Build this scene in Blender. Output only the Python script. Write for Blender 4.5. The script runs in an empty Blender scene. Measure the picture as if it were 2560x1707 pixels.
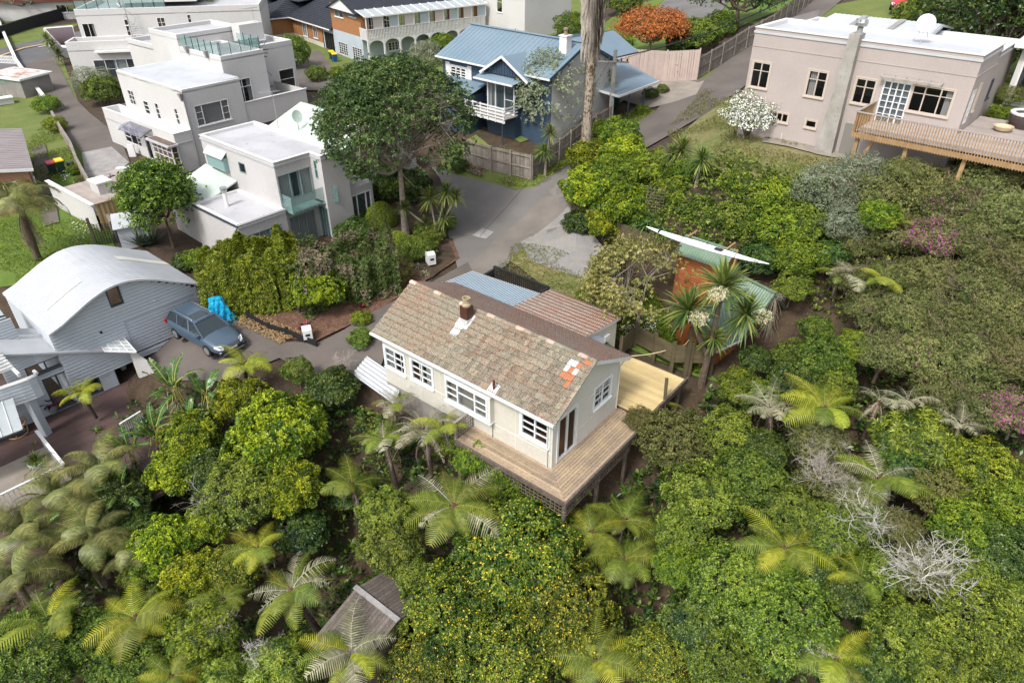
import bpy, bmesh, math, random
import numpy as np
from mathutils import Vector, Matrix, noise
R = math.radians
random.seed(7); rng = np.random.default_rng(7)
scene = bpy.context.scene
col = scene.collection

# ------------------------------------------------------------------ camera
FPX, PITCH, CAMZ = 1730.0, R(33.5), 20.0          # focal length in pixels of a 2560 px wide frame
cam_d = bpy.data.cameras.new('camera'); cam = bpy.data.objects.new('camera', cam_d); col.objects.link(cam)
cam_d.sensor_width = 36.0; cam_d.lens = FPX / 2560 * 36.0; cam_d.clip_end = 1500; cam_d.clip_start = 0.1
cam.location = (0, 0, CAMZ); cam.rotation_euler = (R(90) - PITCH, 0, 0)
scene.camera = cam
# ------------------------------------------------------------------ sky and sun (bright overcast)
world = bpy.data.worlds.new("World"); scene.world = world; world.use_nodes = True
wn = world.node_tree.nodes; wl = world.node_tree.links
bgn = wn['Background']; sky = wn.new('ShaderNodeTexSky'); sky.sky_type = 'NISHITA'; sky.sun_disc = False
SUN_EL, SUN_AZ = R(52), R(215)                     # azimuth measured clockwise from +Y
sky.sun_elevation = SUN_EL; sky.sun_rotation = SUN_AZ; sky.air_density = 1.0; sky.dust_density = 3.5; sky.ozone_density = 1.0
hs = wn.new('ShaderNodeHueSaturation'); hs.inputs['Saturation'].default_value = 0.35   # cloud cover greys the sky
wl.new(sky.outputs[0], hs.inputs['Color']); wl.new(hs.outputs[0], bgn.inputs['Color'])
bgn.inputs['Strength'].default_value = 0.115
sun_d = bpy.data.lights.new('sun', 'SUN'); sun = bpy.data.objects.new('sun', sun_d); col.objects.link(sun)
sun_d.energy = 1.5; sun_d.angle = R(10); sun_d.color = (1.0, 0.965, 0.91)
sd = Vector((math.sin(SUN_AZ) * math.cos(SUN_EL), math.cos(SUN_AZ) * math.cos(SUN_EL), math.sin(SUN_EL)))
sun.rotation_euler = sd.to_track_quat('Z', 'Y').to_euler()
vs = scene.view_settings; vs.view_transform = 'Standard'; vs.look = 'None'; vs.gamma = 1.0; vs.use_curve_mapping = False
vs.exposure = 1.15
scene.render.engine = 'CYCLES'
scene.cycles.max_bounces = 6; scene.cycles.diffuse_bounces = 3; scene.cycles.glossy_bounces = 3
scene.cycles.transmission_bounces = 4; scene.cycles.transparent_max_bounces = 8
scene.cycles.caustics_reflective = False; scene.cycles.caustics_refractive = False

# ------------------------------------------------------------------ measuring helpers
_c, _s = math.cos(PITCH), math.sin(PITCH)
def ray(px, py):
 X = (px - 1280) / FPX; U = -(py - 853.5) / FPX
 return (X, _c + U * _s, -_s + U * _c)
def at(px, py, z):
 r = ray(px, py); t = (z - CAMZ) / r[2]
 return Vector((r[0] * t, r[1] * t, z))

# ------------------------------------------------------------------ terrain (thin-plate through surveyed spots)
_cp = [(1380,1165,-1.6),(1500,1200,-2.8),(1640,1120,-2.2),(1280,1400,-4.2),(1280,1700,-6.2),(600,1300,-5),(200,1500,-6),(2000,1300,-3),(2500,1300,-1),
 (2500,1600,-3),(2000,1650,-5),(1000,1000,-1.4),(1150,1150,-2.4),(850,870,-.7),(700,850,-.75),(600,900,-.8),(450,870,-.82),(540,790,-.75),(150,1050,-3.3),(300,960,-3.2),(60,1150,-3.5),(250,1100,-3.5),(380,935,-1.9),
 (770,840,-.4),(700,700,0),(880,760,-.2),(1078,668,.15),(1120,690,.1),(1200,560,.5),(1150,480,.9),(1100,440,1.3),(1328,455,2.2),(1420,425,2.3),(1230,425,2.3),(1195,345,3.0),
 (1400,600,.35),(1500,660,.2),(1530,620,.45),(1520,800,-.1),(1640,850,-.35),(1700,900,-.8),(1330,700,.1),(1450,520,3.2),(1700,500,4.8),(1500,450,3.6),(1450,395,2.7),(1800,450,6.0),
 (2000,400,6.4),(1920,350,6.3),(2033,369,6.3),(2200,440,5.9),(2500,470,6.2),(2300,600,4.8),(2500,800,3.2),(2200,800,2.0),(1950,820,.3),(1900,950,-1.0),(2150,1000,-.6),(2400,1000,1.2),
 (1500,340,3.2),(1600,290,4.0),(1760,195,5.3),(1900,90,7.0),(1215,320,3.35),(1288,340,3.3),(1420,310,3.4),(1370,290,3.6),(1600,220,4.5),(1690,200,5),(1560,50,5),(1500,150,4.6),(1640,30,6),
 (726,616,-.35),(800,590,-.3),(860,520,.1),(510,609,-.5),(1000,575,.2),(506,415,.15),(283,354,.15),(350,420,0.05),(170,200,.2),(250,300,.15),(230,450,-.3),(180,560,-.45),(100,650,-.6),(400,640,-.5),
 (50,130,.6),(0,60,1.2),(150,30,1.3),(560,20,1.6),(700,130,1.6),(800,180,1.6),(900,150,1.4),(1280,0,4.5),(1000,0,3),(2300,0,10),(2550,200,8.5),(2500,280,8.7)]
_pts = np.array([[*at(*p)] for p in _cp] + [(-40,8,-8),(0,0,-8.5),(40,8,-7),(-70,40,-2),(-120,100,0),(60,40,8),(90,90,13),(-30,200,3),(60,200,12),(-140,220,2),(140,240,16),(-60,0,-9),(60,0,-6)])
def _tps(A, B):
 d2 = ((A[:, None, :2] - B[None, :, :2]) ** 2).sum(-1)
 return 0.5 * d2 * np.log(d2 + 1e-9)
n_ = len(_pts); K = _tps(_pts, _pts) + np.eye(n_) * 6.0
Pm = np.c_[np.ones(n_), _pts[:, :2]]
Amat = np.block([[K, Pm], [Pm.T, np.zeros((3, 3))]])
_sol = np.linalg.solve(Amat, np.r_[_pts[:, 2], np.zeros(3)])
GX0, GX1, GY0, GY1, GS = -150.0, 150.0, -6.0, 262.0, 1.0
gx = np.arange(GX0, GX1 + .1, GS); gy = np.arange(GY0, GY1 + .1, GS)
XX, YY = np.meshgrid(gx, gy)
_q = np.c_[XX.ravel(), YY.ravel()]
ZZ = (_tps(_q, _pts) @ _sol[:n_] + np.c_[np.ones(len(_q)), _q] @ _sol[n_:]).reshape(XX.shape)
ZZ = np.clip(ZZ, -9.5, 20)
def H(x, y):
 fx = min(max((x - GX0) / GS, 0), len(gx) - 1.001); fy = min(max((y - GY0) / GS, 0), len(gy) - 1.001)
 i, j = int(fx), int(fy); u, v = fx - i, fy - j
 a, b, c2, d = ZZ[j, i], ZZ[j, i + 1], ZZ[j + 1, i], ZZ[j + 1, i + 1]
 return float((a * (1 - u) + b * u) * (1 - v) + (c2 * (1 - u) + d * u) * v)
def G(px, py, dz=0.0):
 """the point of the terrain seen at a survey pixel"""
 z = 0.0
 r = ray(px, py)
 t = 8.0
 prev = t
 while t < 400:
  if CAMZ + r[2] * t <= H(r[0] * t, r[1] * t): break
  prev = t; t += .5
 lo, hi = prev, t
 for _ in range(12):
  m = (lo + hi) / 2
  if CAMZ + r[2] * m <= H(r[0] * m, r[1] * m): hi = m
  else: lo = m
 return Vector((r[0] * hi, r[1] * hi, H(r[0] * hi, r[1] * hi) + dz))

# ------------------------------------------------------------------ materials
def newmat(name):
 m = bpy.data.materials.new(name); m.use_nodes = True
 nt = m.node_tree; return m, nt, nt.nodes['Principled BSDF']
def lk(nt, a, b): nt.links.new(a, b)
def mixc(nt, fac, c1, c2, mode='MIX'):
 n = nt.nodes.new('ShaderNodeMix'); n.data_type = 'RGBA'; n.blend_type = mode
 for sock, v in ((n.inputs[0], fac), (n.inputs[6], c1), (n.inputs[7], c2)):
  if hasattr(v, 'links'): lk(nt, v, sock)
  elif isinstance(v, (int, float)): sock.default_value = v
  else: sock.default_value = (*v, 1) if len(v) == 3 else v
 return n.outputs[2]
def coords(nt, sc=(1, 1, 1), kind='pos', rot=0):
 mp = nt.nodes.new('ShaderNodeMapping'); mp.inputs['Scale'].default_value = sc; mp.inputs['Rotation'].default_value = (0, 0, rot)
 if kind == 'pos':
  g = nt.nodes.new('ShaderNodeNewGeometry'); lk(nt, g.outputs['Position'], mp.inputs[0])
 else:
  g = nt.nodes.new('ShaderNodeTexCoord'); lk(nt, g.outputs['Object'], mp.inputs[0])
 return mp.outputs[0]
def noise_n(nt, vec, scale, detail=4, rough=.6, lo=.35, hi=.65):
 n = nt.nodes.new('ShaderNodeTexNoise'); n.inputs['Scale'].default_value = scale; n.inputs['Detail'].default_value = detail
 n.inputs['Roughness'].default_value = rough; lk(nt, vec, n.inputs['Vector'])
 r = nt.nodes.new('ShaderNodeMapRange'); r.inputs[1].default_value = lo; r.inputs[2].default_value = hi; lk(nt, n.outputs[0], r.inputs[0])
 return r.outputs[0]
def objrand(nt):
 n = nt.nodes.new('ShaderNodeObjectInfo'); return n.outputs['Random']
def simple(name, c, rough=.7, c2=None, scale=1.5, c3=None, scale3=12, sc=(1,1,1), lo=.35, hi=.7, bump=0, bscale=40, metal=0, spec=.4, lo3=.5, hi3=.8, rot=0, rand=0, kind='pos'):
 """base colour c, large blotches c2, fine specks c3, optional bump"""
 m, nt, p = newmat(name); v = coords(nt, sc, kind, rot); out = (*c, 1)
 if c2 is not None: out = mixc(nt, noise_n(nt, v, scale, lo=lo, hi=hi), c, c2)
 if c3 is not None: out = mixc(nt, noise_n(nt, v, scale3, 3, lo=lo3, hi=hi3), out, c3)
 if rand:
  r = nt.nodes.new('ShaderNodeMapRange'); r.inputs[3].default_value = 1 - rand; r.inputs[4].default_value = 1 + rand; lk(nt, objrand(nt), r.inputs[0])
  h = nt.nodes.new('ShaderNodeHueSaturation'); lk(nt, r.outputs[0], h.inputs['Value'])
  if hasattr(out, 'links'): lk(nt, out, h.inputs['Color'])
  else: h.inputs['Color'].default_value = out
  out = h.outputs[0]
 if hasattr(out, 'links'): lk(nt, out, p.inputs['Base Color'])
 else: p.inputs['Base Color'].default_value = out
 p.inputs['Roughness'].default_value = rough; p.inputs['Metallic'].default_value = metal; p.inputs['Specular IOR Level'].default_value = spec
 if bump:
  n = nt.nodes.new('ShaderNodeTexNoise'); n.inputs['Scale'].default_value = bscale; n.inputs['Detail'].default_value = 3; lk(nt, v, n.inputs['Vector'])
  b = nt.nodes.new('ShaderNodeBump'); b.inputs['Strength'].default_value = bump; b.inputs['Distance'].default_value = .02
  lk(nt, n.outputs[0], b.inputs['Height']); lk(nt, b.outputs[0], p.inputs['Normal'])
 return m
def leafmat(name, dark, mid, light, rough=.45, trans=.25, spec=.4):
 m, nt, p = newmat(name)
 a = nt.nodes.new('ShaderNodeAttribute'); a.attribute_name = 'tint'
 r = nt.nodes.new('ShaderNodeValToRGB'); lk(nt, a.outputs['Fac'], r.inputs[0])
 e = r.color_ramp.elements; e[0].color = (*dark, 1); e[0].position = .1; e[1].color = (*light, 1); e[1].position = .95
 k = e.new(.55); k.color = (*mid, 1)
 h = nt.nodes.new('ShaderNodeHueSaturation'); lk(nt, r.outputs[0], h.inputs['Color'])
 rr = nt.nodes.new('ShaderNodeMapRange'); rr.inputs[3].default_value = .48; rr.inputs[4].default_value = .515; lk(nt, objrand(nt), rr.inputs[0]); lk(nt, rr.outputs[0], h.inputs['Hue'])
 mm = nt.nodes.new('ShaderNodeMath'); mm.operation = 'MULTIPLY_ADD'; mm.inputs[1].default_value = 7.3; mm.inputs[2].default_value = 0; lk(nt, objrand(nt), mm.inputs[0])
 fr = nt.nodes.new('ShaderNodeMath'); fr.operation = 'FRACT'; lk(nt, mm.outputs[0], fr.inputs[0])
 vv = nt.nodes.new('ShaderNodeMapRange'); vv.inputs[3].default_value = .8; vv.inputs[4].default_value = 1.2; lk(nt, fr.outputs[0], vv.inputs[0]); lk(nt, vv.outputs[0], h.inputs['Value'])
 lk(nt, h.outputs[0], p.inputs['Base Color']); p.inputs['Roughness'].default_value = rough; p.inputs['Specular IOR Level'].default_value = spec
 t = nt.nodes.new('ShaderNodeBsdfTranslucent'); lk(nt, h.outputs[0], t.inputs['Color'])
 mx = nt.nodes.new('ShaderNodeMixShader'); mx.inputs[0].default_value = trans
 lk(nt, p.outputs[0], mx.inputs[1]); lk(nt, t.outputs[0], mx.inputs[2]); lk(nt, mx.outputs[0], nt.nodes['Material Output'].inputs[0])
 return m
def glassmat(name, tint, clear=.5, rough=.04):
 m, nt, p = newmat(name); p.inputs['Base Color'].default_value = (*tint, 1); p.inputs['Roughness'].default_value = rough
 p.inputs['Specular IOR Level'].default_value = .9
 t = nt.nodes.new('ShaderNodeBsdfTransparent'); t.inputs[0].default_value = (*[min(1, .75 + x * .25) for x in tint], 1)
 mx = nt.nodes.new('ShaderNodeMixShader'); mx.inputs[0].default_value = clear
 lk(nt, p.outputs[0], mx.inputs[1]); lk(nt, t.outputs[0], mx.inputs[2]); lk(nt, mx.outputs[0], nt.nodes['Material Output'].inputs[0])
 return m
M = {}
M['soil'] = simple('leaf_litter', (.035,.022,.014), .95, (.065,.045,.025), 1.2, (.11,.08,.05), 9, bump=.5, lo3=.55, hi3=.75)
M['mulch'] = simple('bark_mulch', (.075,.035,.022), .95, (.13,.07,.045), 3, (.25,.17,.11), 14, bump=.8, bscale=30, lo3=.55, hi3=.7)
M['asphalt'] = simple('asphalt', (.115,.108,.102), .9, (.15,.14,.13), .35, (.2,.19,.18), 45, bump=.2, bscale=90, lo3=.5, hi3=.9)
M['asphalt2'] = simple('asphalt_brown', (.085,.072,.064), .9, (.13,.11,.098), .3, (.17,.15,.135), 30, bump=.2, bscale=90, lo3=.5, hi3=.9)
M['asphalt_lt'] = simple('asphalt_pale', (.14,.135,.13), .9, (.10,.095,.09), .4, (.19,.185,.18), 40, lo3=.5, hi3=.9)
M['road'] = simple('road_asphalt', (.09,.09,.095), .9, (.12,.12,.125), .3)
M['concrete'] = simple('concrete', (.26,.23,.19), .9, (.17,.145,.12), .6, (.33,.30,.26), 20, lo3=.5, hi3=.9)
M['concrete_g'] = simple('concrete_grey', (.28,.27,.26), .9, (.18,.17,.165), 1.2, (.36,.35,.33), 18)
M['conc_strip'] = simple('concrete_drive', (.17,.15,.13), .9, (.115,.10,.09), .5, (.22,.2,.18), 25, lo3=.5, hi3=.9)
M['grass'] = simple('lawn_grass', (.085,.12,.022), .9, (.13,.155,.035), .5, (.19,.18,.07), 6, bump=.6, bscale=25, lo3=.55, hi3=.85)
M['grass_b'] = simple('lush_grass', (.065,.12,.014), .9, (.105,.155,.022), .8, (.15,.18,.04), 8, bump=.6, bscale=25, lo3=.55, hi3=.85)
M['grass_dry'] = simple('dry_grass', (.10,.125,.025), .9, (.20,.16,.075), .45, (.30,.24,.15), 3.5, bump=.6, bscale=25, lo3=.55, hi3=.75)
M['gravel'] = simple('gravel', (.17,.165,.165), .95, (.23,.21,.18), .8, (.36,.35,.34), 30, bump=.6, bscale=50, lo3=.5, hi3=.8)
M['white'] = simple('white_plaster', (.50,.49,.475), .85, (.43,.42,.41), .35, (.57,.56,.55), 8, lo=.4, hi=.9)
M['white_g'] = simple('grey_white_plaster', (.44,.425,.42), .85, (.36,.345,.34), .4, (.53,.52,.51), 10, lo=.4, hi=.9)
M['paint'] = simple('white_paint', (.64,.64,.635), .5, (.54,.535,.52), 3, lo=.5, hi=.9)
M['paint_b'] = simple('bluish_white_paint', (.60,.66,.69), .55, (.70,.72,.72), 4, (.40,.37,.32), 25, lo3=.66, hi3=.75)
M['cream'] = simple('cream_cladding', (.50,.475,.415), .8, (.41,.39,.335), .6, (.55,.53,.47), 6, lo=.4, hi=.85)
M['cream_l'] = simple('pale_cream_cladding', (.58,.56,.51), .8, (.50,.48,.435), .6, lo=.4, hi=.9)
M['basement'] = simple('grey_basement_plaster', (.26,.24,.22), .9, (.2,.185,.17), 1.5, bump=.2)
M['beige'] = simple('beige_stucco', (.375,.325,.305), .9, (.32,.275,.26), .5, (.42,.37,.35), 14, bump=.25, lo=.4, hi=.9)
M['beige_g'] = simple('weathered_stucco', (.36,.34,.31), .9, (.25,.235,.21), 1.2, (.12,.11,.10), 7, bump=.3, lo3=.62, hi3=.75)
M['brick'] = None
def brickmat(name, c1, c2, mortar, w=.24, h=.085, rot=0):
 m, nt, p = newmat(name); tc = nt.nodes.new('ShaderNodeTexCoord')
 sp = nt.nodes.new('ShaderNodeSeparateXYZ'); lk(nt, tc.outputs['Object'], sp.inputs[0])
 ad = nt.nodes.new('ShaderNodeMath'); lk(nt, sp.outputs[0], ad.inputs[0]); lk(nt, sp.outputs[1], ad.inputs[1])
 cb = nt.nodes.new('ShaderNodeCombineXYZ'); lk(nt, ad.outputs[0], cb.inputs[0]); lk(nt, sp.outputs[2], cb.inputs[1])
 b = nt.nodes.new('ShaderNodeTexBrick'); lk(nt, cb.outputs[0], b.inputs['Vector'])
 b.inputs['Color1'].default_value = (*c1, 1); b.inputs['Color2'].default_value = (*c2, 1); b.inputs['Mortar'].default_value = (*mortar, 1)
 b.inputs['Scale'].default_value = 1; b.inputs['Brick Width'].default_value = w; b.inputs['Row Height'].default_value = h; b.inputs['Mortar Size'].default_value = .01
 lk(nt, b.outputs[0], p.inputs['Base Color']); p.inputs['Roughness'].default_value = .85
 return m
M['brick'] = brickmat('orange_brick', (.36,.15,.045), (.29,.115,.035), (.24,.15,.09))
M['brick_r'] = brickmat('red_brick', (.32,.12,.06), (.26,.09,.05), (.3,.25,.2))
M['bluewall'] = simple('navy_weatherboard', (.028,.05,.082), .6, (.036,.062,.098), 1.5)
M['blueroof'] = simple('slate_blue_roof', (.135,.195,.245), .45, (.16,.22,.27), .4, spec=.5)
M['greyboard'] = simple('pale_grey_weatherboard', (.42,.455,.50), .55, (.38,.41,.455), .8)
M['greyboard2'] = simple('grey_weatherboard', (.36,.35,.345), .6, (.3,.29,.29), 1.2)
M['whiteroof'] = simple('white_metal_roof', (.47,.485,.505), .45, (.39,.405,.43), .5, (.33,.335,.35), 6, lo3=.6, hi3=.85, spec=.5)
M['membrane'] = simple('white_membrane_roof', (.44,.44,.46), .6, (.35,.35,.37), .5, (.22,.205,.22), 2.2, lo3=.62, hi3=.78)
M['greenroof'] = simple('pale_green_metal_roof', (.42,.50,.44), .45, (.50,.57,.51), .5)
M['darkroof'] = simple('charcoal_roof_tiles', (.016,.018,.026), .7, (.024,.027,.036), 1.5)
M['oldroof'] = simple('faded_grey_roof', (.23,.20,.20), .7, (.28,.25,.25), .8)
M['shedgreen'] = simple('green_corrugated_steel', (.13,.20,.14), .5, (.17,.24,.17), 1.2, spec=.4)
M['shedtrim'] = simple('dark_green_trim', (.045,.085,.05), .5)
M['orange'] = simple('orange_stained_boards', (.36,.115,.035), .7, (.27,.08,.03), 2.5, (.16,.05,.02), 10, lo3=.62, hi3=.8, rand=.12)
M['deck_w'] = simple('weathered_decking', (.36,.27,.175), .8, (.25,.19,.135), 1.3, (.17,.13,.10), 9, lo3=.5, hi3=.75, rand=.24)
M['deck_n'] = simple('new_pine_decking', (.56,.43,.21), .75, (.48,.37,.19), 1.2, (.42,.31,.15), 12, lo3=.55, hi3=.8, rand=.14)
M['deck_brown'] = simple('dark_brown_decking', (.075,.046,.042), .65, (.095,.062,.055), 1, rand=.1)
M['deck_g'] = simple('grey_decking', (.36,.31,.28), .8, (.28,.24,.22), 1, rand=.1)
M['deck_dk'] = simple('dark_weathered_timber', (.085,.065,.052), .9, (.14,.11,.09), 2.5, (.20,.17,.14), 10, rand=.15)
M['timber'] = simple('tan_timber', (.36,.23,.115), .75, (.28,.175,.09), 2, rand=.12)
M['timber_g'] = simple('silvered_fence_timber', (.23,.20,.17), .9, (.16,.135,.11), 1.5, (.30,.27,.24), 9, rand=.2)
M['timber_p'] = simple('pale_pinkish_fence', (.44,.35,.31), .85, (.38,.30,.27), 1.5, (.26,.12,.06), 1.6, lo3=.68, hi3=.74, rand=.08)
M['timber_r'] = simple('olive_retaining_timber', (.13,.105,.055), .9, (.09,.07,.04), 1.5, rand=.15)
M['black'] = simple('black_timber', (.012,.012,.013), .7)
M['charcoal'] = simple('charcoal_joinery', (.045,.055,.07), .5)
M['dark'] = simple('dark_interior', (.012,.011,.011), .9)
M['floorint'] = simple('interior_timber_floor', (.28,.095,.035), .5)
M['curtain'] = simple('pale_curtain', (.55,.56,.56), .9, rand=.1)
M['curtain_t'] = simple('tan_curtain', (.34,.22,.16), .9)
M['blind'] = simple('blue_grey_blind', (.28,.33,.37), .8)
M['pane'] = glassmat('dark_window_glass', (.012,.014,.016), .72)
M['pane_l'] = glassmat('pale_window_glass', (.10,.14,.15), .68)
M['glassgreen'] = glassmat('green_tinted_glass', (.30,.46,.44), .72)
M['polycarb'] = glassmat('blue_polycarbonate', (.12,.25,.36), .25, .2)
M['polyw'] = glassmat('clear_polycarbonate', (.55,.60,.62), .45, .25)
M['teal'] = simple('teal_joinery', (.20,.31,.30), .5)
M['steel'] = simple('galvanised_steel', (.42,.43,.44), .35, metal=.6)
M['bsteel'] = simple('black_steel', (.02,.02,.022), .5)
M['bluep'] = simple('blue_tarpaulin', (.01,.30,.55), .4, (.02,.42,.68), 3)
M['trunk'] = simple('brown_bark', (.085,.06,.042), .95, (.15,.115,.085), 6, bump=.6, bscale=14)
M['trunk_p'] = simple('pale_bark', (.34,.29,.23), .95, (.20,.165,.13), 5, bump=.5)
M['trunk_d'] = simple('dark_fern_trunk', (.035,.024,.018), .98, (.07,.05,.038), 9, bump=.8)
M['twig'] = simple('pale_grey_twig', (.42,.38,.33), .95, (.30,.26,.22), 4)
M['twig_w'] = simple('lichen_white_twig', (.55,.54,.47), .95, (.40,.38,.33), 4)
M['twig_b'] = simple('brown_twig', (.20,.15,.11), .95, (.3,.23,.17), 4)
# roof tiles: terracotta under grey-green lichen; patches in world space, streaks down the slope
def tilemat(name, lich, terr, dirt, bias=0.0, rot=0.0):
 m, nt, p = newmat(name); v = coords(nt, (1, 1, 1), 'pos', rot)
 st = coords(nt, (3.2, 26, 3), 'pos', rot)
 n1 = noise_n(nt, st, 1.0, 3, .6, .40 + bias, .60 + bias); n2 = noise_n(nt, v, .55, 3, .6, .38, .62)
 f = nt.nodes.new('ShaderNodeMath'); f.operation = 'MULTIPLY_ADD'; f.inputs[1].default_value = .45
 lk(nt, n2, f.inputs[0]); lk(nt, n1, f.inputs[2])
 f2 = nt.nodes.new('ShaderNodeMath'); f2.operation = 'SUBTRACT'; f2.use_clamp = True; f2.inputs[1].default_value = .25; lk(nt, f.outputs[0], f2.inputs[0])
 c1 = mixc(nt, f2.outputs[0], lich, terr)
 c1 = mixc(nt, noise_n(nt, v, 24, 4, .7, .50, .72), c1, (.42, .42, .36))
 c1 = mixc(nt, noise_n(nt, v, 9, 4, .7, .52, .70), c1, dirt)
 r = nt.nodes.new('ShaderNodeMapRange'); r.inputs[3].default_value = .75; r.inputs[4].default_value = 1.25; lk(nt, objrand(nt), r.inputs[0])
 h = nt.nodes.new('ShaderNodeHueSaturation'); lk(nt, r.outputs[0], h.inputs['Value']); lk(nt, c1, h.inputs['Color'])
 lk(nt, h.outputs[0], p.inputs['Base Color']); p.inputs['Roughness'].default_value = .95; p.inputs['Specular IOR Level'].default_value = .15
 return m
M['tile'] = tilemat('lichened_clay_tile', (.205,.19,.14), (.25,.12,.075), (.075,.06,.045), .05, R(39))
M['tile_r'] = tilemat('reddish_clay_tile', (.50,.42,.35), (.54,.27,.185), (.27,.19,.155), .0, R(39))
M['tile_o'] = simple('fresh_orange_tile', (.38,.17,.09), .85, (.4,.15,.07), 5)
M['lead'] = simple('pale_flashing', (.50,.51,.52), .55, (.42,.43,.43), 5)
# foliage
M['lA'] = leafmat('bright_shrub_leaf', (.035,.085,.008), (.15,.22,.010), (.42,.47,.02))
M['lA2'] = leafmat('mid_green_leaf', (.025,.06,.009), (.10,.16,.014), (.28,.35,.04))
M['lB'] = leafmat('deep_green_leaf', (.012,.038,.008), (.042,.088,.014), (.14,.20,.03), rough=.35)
M['lC'] = leafmat('mottled_leaf', (.022,.06,.008), (.085,.145,.012), (.29,.33,.03))
M['lD'] = leafmat('olive_leaf', (.06,.075,.018), (.14,.15,.035), (.29,.28,.08))
M['lE'] = leafmat('grey_scrub_leaf', (.045,.07,.014), (.14,.165,.04), (.31,.32,.11), rough=.7)
M['lF'] = leafmat('silver_leaf', (.10,.13,.075), (.22,.26,.16), (.42,.46,.32), rough=.7)
M['lG'] = leafmat('lime_leaf', (.035,.085,.008), (.13,.20,.012), (.33,.40,.025))
M['lT'] = leafmat('tree_crown_leaf', (.03,.06,.016), (.07,.115,.028), (.16,.20,.05))
M['lK'] = leafmat('yellowish_drooping_leaf', (.12,.13,.03), (.24,.23,.05), (.40,.36,.13))
M['lR'] = leafmat('red_tipped_leaf', (.14,.05,.02), (.42,.10,.03), (.62,.20,.06))
M['yel'] = simple('yellow_leaf', (.66,.46,.02), .5)
M['mag'] = simple('magenta_bracts', (.55,.02,.42), .6, rand=.2)
M['wht'] = simple('white_petals', (.85,.84,.80), .6)
M['frond'] = leafmat('fern_frond', (.04,.075,.009), (.115,.16,.015), (.22,.26,.028), rough=.6, trans=.3)
M['frond_y'] = leafmat('yellow_fern_frond', (.09,.13,.01), (.21,.25,.015), (.38,.40,.03), rough=.6, trans=.3)
M['frond_g'] = leafmat('grey_green_fern_frond', (.08,.09,.045), (.19,.19,.10), (.38,.36,.24), rough=.7, trans=.2)
M['frond_d'] = leafmat('dead_fern_frond', (.10,.07,.045), (.2,.155,.11), (.36,.31,.25), rough=.9, trans=.1)
M['rachis'] = simple('frond_rib', (.26,.22,.09), .7)
M['rachis_o'] = simple('orange_frond_rib', (.30,.12,.04), .7)
M['rachis_g'] = simple('pale_grey_frond_rib', (.42,.37,.33), .8)
M['palm'] = leafmat('palm_leaflet', (.045,.07,.015), (.12,.145,.035), (.29,.28,.08), rough=.45)
M['cab'] = leafmat('cabbage_tree_leaf', (.045,.09,.018), (.13,.19,.035), (.30,.32,.08), rough=.5)
M['strel'] = leafmat('broad_tropical_leaf', (.03,.09,.022), (.06,.14,.03), (.13,.22,.05), rough=.3)
M['purp'] = leafmat('purple_leaf', (.07,.012,.02), (.15,.02,.035), (.24,.06,.05), rough=.35)
M['flax'] = leafmat('flax_leaf', (.03,.05,.03), (.07,.10,.06), (.16,.19,.12))
M['hedge'] = leafmat('bright_hedge_leaf', (.05,.10,.01), (.17,.24,.014), (.38,.44,.03))
M['hedge_m'] = leafmat('mixed_hedge_leaf', (.03,.08,.012), (.08,.14,.02), (.24,.24,.09))

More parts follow.
